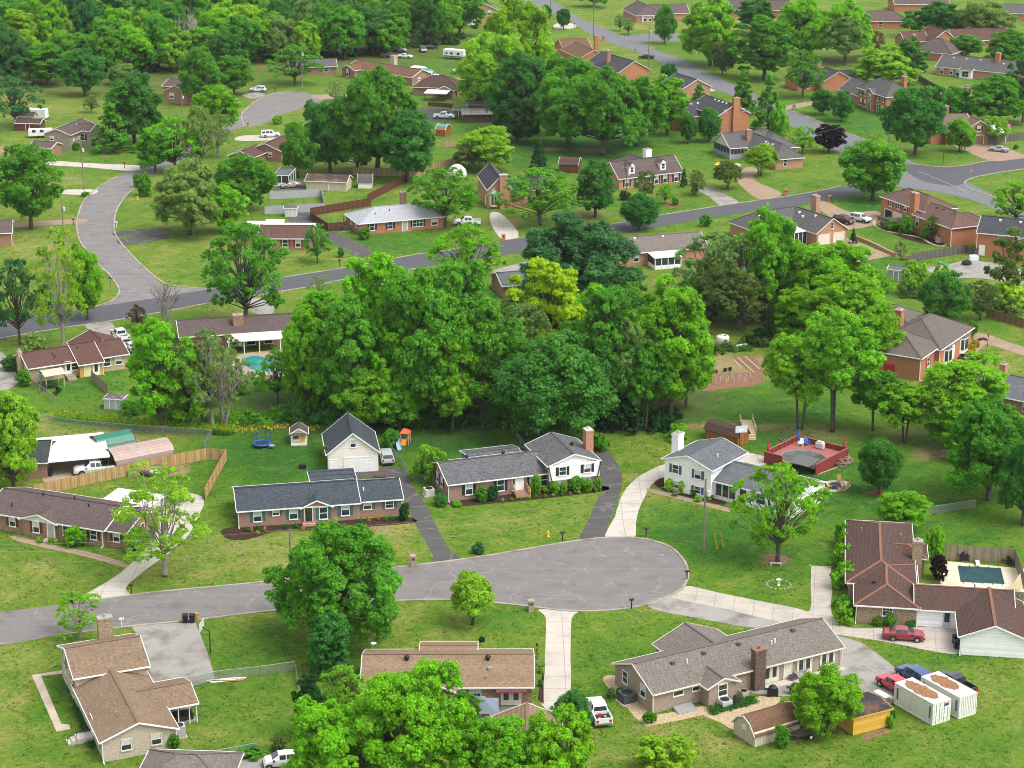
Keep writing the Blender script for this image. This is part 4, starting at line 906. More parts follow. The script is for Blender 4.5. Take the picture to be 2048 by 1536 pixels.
# --- H16 bay window house
W = [wing(0,0,5.4,15.0,4.4,'y','gg',p=1.0,oh=.2), wing(5.0,4.0,15.0,12.0,3.2,'x','gg',p=.55), wing(5.4,0.6,8.4,9.0,2.4,'y','gg',p=.6)]
h = house('brick_house', 'pink brick house with black roof and copper topped bay window', (975.2,378.4,4.4), 9, W, BR_PINK, RF_BLACK)
add_chimney(h, 2.6,-0.9,4.4,0.0,0,7.6, BR_PINK, flat('stone_cap',(0.5,0.48,0.44)))
MB().prism([(0.3,-0.02),(2.3,-0.02),(1.9,-0.8),(0.7,-0.8)],'z',0.6,3.5).build('bay_window', CREAM, h)
MB().add([(0.2,0,3.5),(2.4,0,3.5),(1.95,-0.9,3.5),(0.65,-0.9,3.5),(1.3,-0.02,4.6)],[(0,1,4),(1,2,4),(2,3,4),(3,0,4),(3,2,1,0)]).build('bay_roof', flat('weathered_copper',(0.2,0.28,0.27),0.5), h)
MB().box(0.75,-0.84,1.0,1.2,-0.8,2.9).build('pane', GLASS, h); MB().box(1.4,-0.84,1.0,1.85,-0.8,2.9).build('pane', GLASS, h)
add_door(h, W[0], 'l', 3.0, 0.9, 2.05, WHITE, WHITE, 0.1)
# --- H17 dormers
W = [wing(0.4,0.5,17.3,8.2,2.8,'x','gg',p=.78,oh=.35), wing(7.0,7.0,15.0,17.0,2.8,'y','gh',p=.55)]
h = house('dormer_house', 'brick house with dusky roof and two white dormers', (1237.4,356.7,2.8), 28, W, BR_PINK, RF_BROWN)
for xx in (4.2,12.6):
    d = MB().box(xx-0.75,1.1,3.0,xx+0.75,3.4,5.0).build('dormer', WHITE, h)
    m = MB(); m.add([(xx-0.95,0.95,4.9),(xx+0.95,0.95,4.9),(xx,0.95,5.8),(xx-0.95,4.0,4.9),(xx+0.95,4.0,4.9),(xx,4.6,5.8)],[(0,2,5,3),(1,4,5,2),(0,3,4,1),(3,5,4)]); m.build('dormer_roof', RF_BROWN, d)
    MB().prism([(xx-0.8,4.9),(xx+0.8,4.9),(xx,5.65)],'y',0.93,1.3).build('dormer_gable', WHITE, d)
    MB().box(xx-0.36,1.06,3.6,xx+0.36,1.12,4.7).build('pane', GLASS, d); MB().box(xx-0.36,1.03,4.12,xx+0.36,1.1,4.2).build('window_bar', WHITE, d)
for u in (10.4,12.8,15.8): add_window(h, W[0], 'f', u, 0.4, 1.0, 2.0, WHITE, SH_BLACK)
for u in (2.5,5.5): add_window(h, W[0], 'f', u, 0.5, 1.0, 1.9, WHITE, SH_BLACK)
add_chimney(h, 11.0,6.2,12.6,7.6,4,7.2, WHITE)
# --- H18 hip roof with screened porch
W = [wing(0,0.3,12.0,9.4,3.0,'x','gg',p=.6,wall=SID_GREY,gable=CREAM), wing(4.6,-14.6,12.0,8.0,2.8,'y','hg',p=.7), wing(8.0,-3.0,16.8,13.0,2.8,'y','hh',p=.62)]
h = house('brick_house', 'pink brick house with dark grey hip roof and grey screened porch', (1461.6,295,3.0), 21, W, BR_PINK, RF_DKGREY)
add_chimney(h, 5.2,1.6,6.4,2.8,3,6.6, BR_RED); add_vents(h, W[2], ((10.0,2.0),(10.6,5.0),(11.0,8.0)), WHITE); add_vents(h, W[1], ((7.2,-8.0),(7.0,-6.0),(7.2,-4.5)), WHITE)
add_window(h, W[1], 'f', 7.2, 0.8, 0.8, 1.6, WHITE); downspout(h, -0.05, 0.2, 2.9)
for k in range(4): MB().box(0.2+0.9*k,0.24,1.3,0.95+0.9*k,0.3,2.7).build('screen', DARKMETAL, h)
for k in range(5): MB().box(-0.06,0.6+1.7*k,1.3,0.0,2.0+1.7*k,2.7).build('screen', DARKMETAL, h)
# --- H19 tall chimney
W = [wing(0,0,9.2,15.0,5.4,'y','gg',p=.55,oh=.3), wing(-6.0,9.0,4.0,18.5,3.9,'x','gg',p=.62,oh=.3)]
h = house('brick_house', 'tall orange brick house with black roof and big end chimney', (1436.7,230.5,5.4), 24, W, BR_ORANGE, RF_BLACK)
add_chimney(h, 4.0,-0.8,5.9,0.0,0,9.6, BR_ORANGE); add_window(h, W[1], 'l', 13.6, 3.0, 0.7, 1.5, WHITE)
for u in (2.0,7.4): add_window(h, W[0], 'f', u, 5.9, 0.5, 0.7, CREAM, None, 'fixed')
add_vents(h, W[0], ((4.0,3.0),(4.0,5.0),(4.0,7.0),(4.0,9.0)), WHITE); add_vents(h, W[1], ((-4.0,12.8),(-1.0,12.8),(1.0,12.8)), WHITE)
# --- H20 colonial
W = [wing(7.6,0.4,23.4,8.8,5.4,'x','hh',p=.72), wing(-3.6,0.6,7.8,8.6,3.1,'x','gg',p=.72), wing(13.4,-0.2,17.4,4.0,5.3,'y','gg',p=.5)]
h = house('colonial_house', 'two-storey orange brick colonial with grey hip roof', (1687.9,181.2,3.0), -71.0, W, BR_ORANGE, RF_DKGREY)
for u in (9.4,11.8,19.0,21.6): add_window(h, W[0], 'f', u, 3.5, 0.95, 1.4, WHITE, SH_BLACK); add_window(h, W[0], 'f', u, 0.6, 0.95, 1.7, WHITE, SH_BLACK)
add_window(h, W[2], 'f', 15.4, 3.2, 1.0, 1.5, WHITE); add_door(h, W[2], 'f', 15.4, 1.1, 2.2, SH_GREEN, WHITE, 0.2)
for u in (0.5,4.0): add_window(h, W[1], 'f', u, 0.9, 0.95, 1.5, WHITE)
add_chimney(h, 16.0,8.8,17.8,9.8,0,9.2, BR_ORANGE)
# --- H22 black roof brick
W = [wing(0,0,10.5,9.0,2.8,'y','gg',p=.55), wing(-6.0,3.0,6.0,12.0,2.8,'x','gg',p=.6), wing(8.0,5.0,17.0,12.0,2.7,'x','gg',p=.5)]
h = house('brick_house', 'orange brick house with black gabled roofs left of the colonial', (1643,164.5,2.8), 16, W, BR_ORANGE, RF_BLACK, trim=CREAM)
add_chimney(h, 2.0,8.0,3.4,9.2,3,7.2, BR_ORANGE); add_window(h, W[1], 'f', -3.0, 0.8, 1.0, 1.6, WHITE)
# --- H23 brown gable with garage
W = [wing(-1.0,0,5.0,9.0,4.3,'y','gg',p=.62), wing(-10.0,2.0,1.0,12.0,3.6,'x','gg',p=.62), wing(-6.5,0.4,-1.0,7.0,3.4,'y','gg',p=.65)]
h = house('brick_house', 'orange brick house with brown gables and taupe garage door', (1941.8,289,0), 10, W, BR_ORANGE, roofm('rosy_brown_shingle',(0.2,0.14,0.115),(0.27,0.19,0.16)))
add_garage_door(h, W[0], 'f', 1.9, 2.7, 2.2, flat('taupe_garage_door',(0.2,0.15,0.11))); add_window(h, W[0], 'f', 1.9, 3.4, 0.9, 1.2, WHITE, SH_BROWN); add_window(h, W[2], 'f', -4.0, 1.0, 1.0, 1.6, WHITE)
add_chimney(h, -4.2,9.0,-2.8,10.2,3,8.2, BR_ORANGE); slab_roof(h, 5.2,0.0,9.5,7.0,2.4,3.4,METAL_WHITE,0.1,'porch_roof',WHITE)
for x, y in ((9.3,0.2),(9.3,6.8)): post(h, x, y, 0, 2.4, WHITE)
# --- H24 long dark roof
W = [wing(0.3,0.3,25.0,10.5,2.8,'x','gg',p=.55), wing(8.2,-1.2,12.0,4.0,2.6,'x','gg',p=.2,wall=WHITE)]
h = house('ranch_house', 'long brick ranch with sooty grey roof behind the dark board fence', (1870.8,132.1,2.7), -34, W, BR_PINK, RF_DKGREY)
for u in (2.0,5.0): add_window(h, W[0], 'f', u, 0.6, 0.9, 1.9, WHITE)
add_window(h, W[0], 'f', 7.3, 0.4, 1.5, 2.0, WHITE, None, 'double'); add_window(h, W[1], 'f', 10.1, 0.6, 2.0, 1.5, WHITE, None, 'double')
add_chimney(h, 17.0,4.0,18.4,5.2,3,7.6, BR_ORANGE); add_vents(h, W[0], ((4.0,4.2),(8.0,4.2),(12.5,4.2),(20.0,3.6)), WHITE)
# --- top right group
W = [wing(0,0,13.5,11.0,2.8,'x','hh',p=.62)]
h = house('brick_house', 'brick house with dark purple-grey hip roof near the top right', (1821.7,99.7,2.7), -34, W, BR_ORANGE, RF_BROWN); add_chimney(h, -0.9,2.0,0.0,3.4,0,7.2, BR_ORANGE)
W = [wing(-3.0,0,6.5,12.0,2.9,'y','gg',p=.75), wing(6.0,1.0,26.0,11.0,2.8,'x','gg',p=.6), wing(-10.0,4.0,-2.0,12.0,2.8,'x','gg',p=.6)]
h = house('brick_house', 'orange brick house with maroon gabled roofs at the top right', (1879,84,2.7), 14, W, BR_ORANGE, RF_REDBR)
for u in (9.0,12.0,16.0,20.0): add_window(h, W[1], 'f', u, 0.7, 1.0, 1.7, WHITE, SH_BLACK)
W = [wing(0,0,14.0,10.0,2.8,'x','gh',p=.55)]
h = house('brick_house', 'brown roofed brick house below the top edge right of centre', (1738,42,2.7), 2, W, BR_ORANGE, RF_BROWN); add_window(h, W[0], 'f', 4.0, 0.7, 1.0, 1.6, WHITE)
W = [wing(0,0,20.0,10.0,2.8,'x','gg',p=.55)]
h = house('brick_house', 'orange brick house cut by the top edge at the right', (1790,8,2.7), 4, W, BR_ORANGE, RF_BROWN)
W = [wing(0,0,22.0,10.0,2.8,'x','gg',p=.55,gable=WHITE)]
h = house('brick_house', 'dark brown roofed house behind the dark trees at the top', (1455,18,2.8), -6, W, BR_ORANGE, RF_BROWN); add_window(h, W[0], 'f', 12.0, 0.7, 1.0, 1.6, WHITE)
W = [wing(0,0,16.0,10.0,2.8,'x','gg',p=.5)]
h = house('brick_house', 'dark roofed house partly seen at the top right corner', (1960,24,2.8), -10, W, BR_ORANGE, RF_DKGREY)
# --- H27 screened porch, garage
W = [wing(0.3,0.3,8.0,16.0,2.9,'y','gh',p=.66), wing(-9.5,9.0,4.0,17.0,2.9,'x','hg',p=.62)]
h = house('brick_house', 'peach brick house with dark grey roof, screened porch and two garage doors', (1633.3,465.5,2.9), 29, W, BR_PINK, RF_DKGREY, trim=CREAM)
for u in (2.2,6.0): add_garage_door(h, W[0], 'f', u, 2.7, 2.1, CREAM, trim=CREAM)
add_window(h, W[0], 'f', 4.1, 3.3, 0.6, 1.2, CREAM); add_chimney(h, 8.0,11.0,9.0,12.8,0,7.4, BR_PINK)
slab_roof(h, -4.2,3.4,0.25,9.2,2.6,2.85,METAL_WHITE,0.12,'porch_roof',WHITE)
for k in range(5):
    post(h, -4.0+1.05*k, 3.55, 0, 2.5, WHITE, 0.12); MB().box(-3.92+1.05*k,3.52,0.2,-3.05+1.05*k,3.56,2.45).build('screen', DARKMETAL, h) if k < 4 else None
for k in range(1,5):
    post(h, -4.0, 3.55+1.35*k, 0, 2.5, WHITE, 0.12); MB().box(-4.03,2.3+1.35*k,0.2,-3.99,3.45+1.35*k,2.45).build('screen', DARKMETAL, h)
add_vents(h, W[1], ((-6.0,11.6),(-4.0,11.8),(-2.0,12.0),(-5.0,10.4)), WHITE); add_vents(h, W[0], ((2.4,8.0),(3.4,5.0),(3.0,10.0)), WHITE)
# --- H28 big brown hip roof
W = [wing(0.2,0.2,8.4,13.5,4.0,'y','hg',p=.5), wing(1.4,12.0,9.6,27.5,4.9,'y','hh',p=.5), wing(6.0,4.0,12.0,10.0,3.4,'x','gh',p=.5)]
h = house('brick_house', 'large orange brick house with brown hip roof beside a curved flower bed', (1903.1,454.9,4.0), 24, W, BR_ORANGE, roofm('reddish_brown_shingle',(0.17,0.1,0.08),(0.235,0.145,0.12)))
add_chimney(h, 0.2,13.6,1.4,15.4,0,8.2, BR_ORANGE)
for u in (18.5,21.0,24.0): add_window(h, W[1], 'l', u, 3.3, 0.9, 1.2, WHITE, SH_BROWN)
add_garage_door(h, W[1], 'l', 24.6, 2.7, 2.2, flat('garage_shade_black',(0.02,0.02,0.02))); add_garage_door(h, W[1], 'l', 21.2, 2.7, 2.2, CREAM)  # black panels paint the shaded inside of an open garage
add_window(h, W[0], 'l', 12.3, 1.5, 0.9, 1.9, WHITE); add_window(h, W[0], 'l', 8.0, 2.2, 1.0, 1.4, WHITE); downspout(h, 0.1, 0.1, 3.8); downspout(h, 8.5, 0.1, 3.8)
add_vents(h, W[1], ((4.6,24.0),(4.6,21.0),(4.6,18.5)), flat('brown_vent',(0.1,0.06,0.045))); add_vents(h, W[0], ((3.4,10.0),(3.6,8.0),(3.6,4.0)), flat('brown_vent',(0.1,0.06,0.045)))
DKW = flat('weathered_deck', (0.16,0.12,0.09), 0.85)
dk = MB().box(-4.2,16.0,1.4,1.35,20.5,1.55).build('deck', DKW, h)
for x, y in ((-4.1,16.1),(-4.1,18.2),(-4.1,20.4),(-1.5,16.1)): post(h, x, y, 0, 2.5, DKW, 0.14)
MB().bar((-4.1,16.1,2.45),(-4.1,20.4,2.45),0.1,0.08).bar((-4.1,16.1,2.45),(0.2,16.1,2.45),0.1,0.08).bar((-4.1,16.1,2.0),(-4.1,20.4,2.0),0.04,0.7).bar((-4.1,16.1,2.0),(0.2,16.1,2.0),0.04,0.7).build('railing', DKW, dk)
# --- H29
W = [wing(0.3,0.3,15.0,9.5,5.0,'x','gg',p=.5), wing(9.0,-2.0,18.0,7.0,4.9,'y','gg',p=.5)]
h = house('brick_house', 'orange brick house with black roof at the right edge above the pine', (1952.8,463.4,5.0), -22, W, BR_ORANGE, RF_BLACK); add_vents(h, W[0], ((4.0,3.8),(8.0,3.8),(11.0,3.8)), WHITE); add_door(h, W[0], 'f', 1.3, 0.95, 2.05, WHITE, WHITE); downspout(h, 0.2, 0.2, 4.8)
for u in (5.0,8.0): add_window(h, W[0], 'f', u, 3.0, 1.0, 1.4, WHITE)
# --- H30 bay windows
W = [wing(0.3,0.3,9.5,10.5,4.1,'x','hh',p=.5), wing(7.0,-0.5,22.0,10.5,4.0,'x','hh',p=.52), wing(12.0,6.0,24.0,16.0,4.0,'y','hg',p=.5)]
h = house('brick_house', 'orange brick house with grey-brown hip roof and two white bay windows', (1843,715.1,4.1), 58, W, BR_ORANGE, roofm('umber_grey_shingle',(0.16,0.135,0.115),(0.22,0.19,0.165)))
add_chimney(h, 10.6,8.0,12.0,9.2,4,8.2, BR_ORANGE); add_vents(h, W[1], ((15.0,7.5),), GALV, 'pipe')
BAYR = flat('dark_standing_seam', (0.06,0.065,0.075), 0.45)
for x0 in (9.0,16.6):
    MB().prism([(x0,-0.52),(x0+2.6,-0.52),(x0+2.1,-1.2),(x0+0.5,-1.2)],'z',0.5,3.2).build('bay_window', WHITE, h)
    MB().add([(x0-0.1,-0.52,3.2),(x0+2.7,-0.52,3.2),(x0+2.15,-1.3,3.2),(x0+0.45,-1.3,3.2),(x0+0.5,-0.52,4.0),(x0+2.1,-0.52,4.0)],[(3,2,5,4),(0,3,4),(2,1,5),(0,1,2,3)]).build('bay_roof', BAYR, h)
    for a in (0.6,1.35): MB().box(x0+a,-1.25,1.1,x0+a+0.65,-1.2,2.9).build('pane', GLASS, h)
    MB().add([(x0+0.1,-0.7,1.1),(x0+0.42,-1.14,1.1),(x0+0.42,-1.14,2.9),(x0+0.1,-0.7,2.9)],[(0,1,2,3)]).build('pane', GLASS, h)
add_door(h, W[1], 'f', 13.2, 1.2, 2.3, WHITE, WHITE, 0.5, steps=BR_ORANGE); add_window(h, W[0], 'f', 4.0, 1.5, 1.0, 1.5, WHITE, SH_RED)
o_ = MB().box(-0.05,4.6,0.0,0.3,6.4,2.0).build('basement_door', RED_DOOR, h)
for x, y in ((0.2,0.2),(6.9,-0.55)): downspout(h, x, y, 3.9)
# --- H31, H32
W = [wing(-8.0,0.3,14.0,10.0,2.7,'x','gg',p=.4)]
h = house('brick_house', 'brick house with blue-grey roof at the right edge behind trees', (1980.6,786.6,2.7), -38, W, BR_RED, RF_MIDGREY); add_chimney(h, -1.6,6.2,-0.6,7.2,3,5.6, BR_PINK); add_vents(h, W[0], ((-4.0,2.0),(1.0,2.4)), BLACKM, 'pipe'); add_window(h, W[0], 'f', 6.0, 0.9, 1.0, 1.3, WHITE)
W = [wing(-8.0,0.3,17.0,9.5,2.8,'x','gg',p=.42)]
h = house('brick_house', 'pink brick house with sooty grey roof and white sunroom below the dark street', (1254.9,506.6,2.7), 17, W, BR_PINK, RF_TAUPE)
slab_roof(h, 4.2,-4.0,10.0,0.2,2.4,2.65,METAL_WHITE,0.12,'porch_roof',WHITE)
add_window(h, W[0], 'f', 2.0, 0.8, 1.0, 1.5, WHITE)
for k in range(5): post(h, 4.4+1.35*k, -3.85, 0, 2.35, WHITE, 0.14)
for k in range(4): MB().box(4.5+1.35*k,-3.86,0.8,5.65+1.35*k,-3.82,2.2).build('pane', GLASS, h); MB().box(4.5+1.35*k,-3.9,0.0,5.65+1.35*k,-3.8,0.8).build('panel', WHITE, h)
for k in range(3): MB().box(4.36,-3.7+1.3*k,0.8,4.4,-2.55+1.3*k,2.2).build('pane', GLASS, h); MB().box(4.34,-3.7+1.3*k,0,4.44,-2.55+1.3*k,0.8).build('panel', WHITE, h)
add_vents(h, W[0], ((3.0,4.2),(9.0,4.2)), WHITE)
# --- H33 .. H38 far left and top
W = [wing(0,0,7.0,14.0,4.2,'y','gg',p=.36), wing(5.0,6.0,9.5,12.0,4.2,'x','gg',p=.36,gable=CREAM)]
h = house('brick_house', 'tan brick gable house with brown roof at far left', (90.6,299,0), -15, W, BR_TAUPE, RF_BROWN); add_window(h, W[0], 'f', 2.0, 2.4, 0.9, 1.0, WHITE); add_window(h, W[1], 'f', 7.5, 1.6, 1.0, 1.6, WHITE, SH_BLACK)
for u in (2.0,4.5): add_window(h, W[0], 'r', u, 1.4, 1.0, 1.3, WHITE)
W = [wing(0,0,6.0,5.0,2.5,'x','gg',p=.35)]
h = house('garage', 'small brown roofed brick garage behind the dense maple', (60,312,0), -18, W, BR_RED, RF_BROWN, cat='garage')
W = [wing(0,0,7.5,15.0,3.6,'y','gg',p=.42), wing(-6.0,7.0,2.0,14.0,3.4,'x','gg',p=.4)]
h = house('brick_house', 'red brick house with dusky roof between trees at upper left', (331.5,205,0), -28, W, BR_RED, RF_BROWN); add_window(h, W[0], 'f', 2.2, 1.4, 1.3, 1.4, WHITE)
for u in (3.0,7.0): add_window(h, W[0], 'r', u, 1.2, 1.0, 1.3, WHITE)
W = [wing(0.3,0.3,8.6,16.0,2.8,'y','gg',p=.38), wing(-2.0,-6.5,4.5,1.5,2.4,'y','gg',p=.35)]
h = house('brick_house', 'red brick house with plum roof behind the beige sedan', (497.3,297.3,2.8), -20, W, BR_RED, RF_REDBR); add_window(h, W[0], 'f', 5.6, 1.2, 0.9, 1.0, WHITE)
h = thing('screened_porch', 'grey roofed screened porch beside the beige sedan', 'porch', G(548,372,0), R(-8))
slab_roof(h, 0,0,3.6,7.0,2.6,3.0,RF_MIDGREY,0.12,'roof',WHITE)
for x, y in ((0.1,0.1),(1.8,0.1),(3.5,0.1),(3.5,2.3),(3.5,4.6),(3.5,6.8)): post(h, x, y, 0, 2.6, WHITE, 0.14)
MB().box(0.15,0.1,0,3.45,0.16,0.8).build('panel', WHITE, h)
for k in range(2): MB().box(0.2+1.7*k,0.12,0.8,1.7+1.7*k,0.15,2.4).build('screen', DARKMETAL, h)
W = [wing(0,2.0,27.0,10.0,2.7,'x','gg',p=.42), wing(0.2,-0.8,5.6,6.0,2.7,'y','gg',p=.45)]
h = house('ranch_house', 'long orange-brown roofed brick house at the top with parked cars around it', (686.4,134.9,2.7), -42, W, BR_MIX, RF_RUST); add_chimney(h, 12.0,8.0,13.6,9.4,2,6.6, BR_TAN); add_window(h, W[1], 'f', 2.6, 0.5, 0.9, 2.0, WHITE, SH_BLACK); add_window(h, W[0], 'r', 5.0, 1.2, 0.7, 0.9, WHITE)
W = [wing(0,0,13.0,10.0,2.6,'x','hh',p=.5), wing(8.0,-4.0,12.5,4.0,2.6,'y','gg',p=.5)]
h = house('garage', 'plum roofed brick annex with white porch awning at the top', (826,172,2.6), -12, W, BR_MIX, RF_PLUM, cat='garage'); slab_roof(h, 5.5,-9.0,12.0,-4.2,2.3,2.6,METAL_WHITE,0.1,'porch_roof',WHITE)
for x in (5.7,11.8): post(h, x, -8.8, 0, 2.2, DARKMETAL, 0.14)
W = [wing(0,0,12.0,10.0,5.0,'y','gg',p=.5), wing(-5.0,3.0,3.0,10.0,4.6,'x','gg',p=.5)]
h = house('brick_house', 'tall pink brick house with grey roof at the top edge', (928,50,0), 8, W, BR_PINK, RF_DKGREY); add_garage_door(h, W[0], 'f', 2.4, 2.7, 2.4, WHITE); add_window(h, W[0], 'f', 9.0, 3.4, 1.0, 1.4, WHITE)
W = [wing(0,0,10.0,18.0,2.8,'y','hg',p=.55), wing(6.0,3.0,20.0,12.0,2.8,'x','gg',p=.55,gable=BR_ORANGE)]
h = house('brick_house', 'brown roofed brick house with slim white columns at the top', (1273,46,0), 12, W, BR_PINK, RF_BROWN)
for u in (2.0,4.0,6.0,8.0): post(h, u, -0.4, 0, 2.6, WHITE, 0.2)
for u in (3.0,5.0,7.0): add_window(h, W[0], 'f', u, 0.5, 0.9, 1.9, WHITE)
W = [wing(0,0,14.0,8.0,2.7,'x','gg',p=.4)]
h = house('brick_house', 'low brown brick house behind the airy tree at upper left', (580,152,0), 10, W, BR_MIX, RF_DKGREY); add_window(h, W[0], 'f', 11.0, 1.0, 1.4, 1.2, WHITE)
W = [wing(0,0.3,18.0,9.0,2.8,'x','gg',p=.5), wing(-9.0,1.0,1.0,10.0,2.8,'y','gg',p=.5)]
h = house('brick_house', 'brown roofed brick house in the row beside the far road', (1121,98,2.8), -72, W, BR_ORANGE, RF_RUST, trim=CREAM); add_chimney(h, 6.0,9.0,7.2,10.2,0,7.6, BR_ORANGE)
W = [wing(0,0.3,20.0,11.0,2.8,'x','gg',p=.55)]
h = house('brick_house', 'black roofed brick house in the row beside the far road', (1170,125,2.8), -63, W, BR_ORANGE, RF_BLACK, trim=CREAM); add_chimney(h, 9.0,2.0,10.2,3.2,3,7.6, BR_RED)
W = [wing(0,0,9.0,12.0,2.8,'y','gg',p=.5)]
h = house('brick_house', 'grey roofed house showing behind the round tree top right of centre', (1365,196,0), 24, W, BR_PINK, RF_BLACK)
W = [wing(0,0,12.0,8.0,2.6,'x','gg',p=.35)]
h = house('ranch_house', 'grey roofed house hidden in the middle of the woods', (1006,570,2.6), 16, W, BR_RED, RF_MIDGREY); add_chimney(h, 6.8,4.4,8.2,5.4,3,5.0, BR_RED)
W = [wing(0,0,9.0,7.0,2.6,'x','hh',p=.45)]
h = house('cottage', 'grey-brown hip roof cut by the bottom edge at left', (275,1612,0), -4, W, BR_TAN, RF_TAUPE, cat='house')
W = [wing(-6,0,0.6,8.0,3.0,'x','gg',p=.4)]
h = house('brick_house', 'red brick house corner at the left edge above the dark street', (18,492,0), 10, W, BR_RED, RF_BROWN); downspout(h, 0.65, -0.05, 2.8)
# ------------------------------------------------------------------ trees and shrubs
def leafmat():
    m, t, b = newmat('leaf'); T = NT(t)
    oi = T.n('ShaderNodeObjectInfo'); at = T.n('ShaderNodeAttribute', attribute_name='tint')
    k = at.outputs['Fac']
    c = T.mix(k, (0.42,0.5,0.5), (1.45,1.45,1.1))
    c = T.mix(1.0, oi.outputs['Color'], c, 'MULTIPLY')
    rnd = T.mix(oi.outputs['Random'], (0.9,0.95,1.0), (1.12,1.04,0.9))
    c = T.mix(1.0, c, rnd, 'MULTIPLY')
    out = t.nodes['Material Output']
    b.inputs['Roughness'].default_value = 0.55; b.inputs['Specular IOR Level'].default_value = 0.25
    T.l(c, b.inputs['Base Color'])
    tr = T.n('ShaderNodeBsdfTranslucent'); T.l(T.mix(1.0, c, (1.15,1.2,0.6), 'MULTIPLY'), tr.inputs[0])
    mx = T.n('ShaderNodeMixShader'); mx.inputs[0].default_value = 0.56
    T.l(b.outputs[0], mx.inputs[1]); T.l(tr.outputs[0], mx.inputs[2]); T.l(mx.outputs[0], out.inputs[0])
    return m
LEAF = leafmat()
BARK = flat('bark', (0.085,0.075,0.058), 0.95, 0.1, var=0.45, scale=3, bump=0.6)
BARK_PALE = flat('pale_bark', (0.24,0.21,0.18), 0.95, 0.1, var=0.3, scale=3, bump=0.4)
def leaves_mesh(name, P, N, size, tint, rng):
    n = len(P)
    a = rng.normal(size=(n, 3)); t1 = np.cross(N, a); t1 /= np.linalg.norm(t1, axis=1, keepdims=True) + 1e-9
    t2 = np.cross(N, t1); sz = size * rng.uniform(0.65, 1.35, (n, 1))
    asp = rng.uniform(0.55, 0.9, (n, 1))
    fold = N * sz * rng.uniform(-0.25, 0.25, (n, 1))
    v = np.stack([P - t1*sz, P - t2*sz*asp + fold, P + t1*sz, P + t2*sz*asp + fold], 1).reshape(-1, 3)
    me = bpy.data.meshes.new(name)
    me.vertices.add(4*n); me.vertices.foreach_set('co', v.ravel().astype(np.float32))
    me.loops.add(4*n); me.loops.foreach_set('vertex_index', np.arange(4*n, dtype=np.int32))
    me.polygons.add(n); me.polygons.foreach_set('loop_start', np.arange(0, 4*n, 4, dtype=np.int32))
    at = me.attributes.new('tint', 'FLOAT', 'POINT'); at.data.foreach_set('value', np.repeat(tint, 4).astype(np.float32))
    me.update(calc_edges=True); me.materials.append(LEAF)
    return me
def unit(rng, n):
    d = rng.normal(size=(n, 3)); return d / (np.linalg.norm(d, axis=1, keepdims=True) + 1e-9)
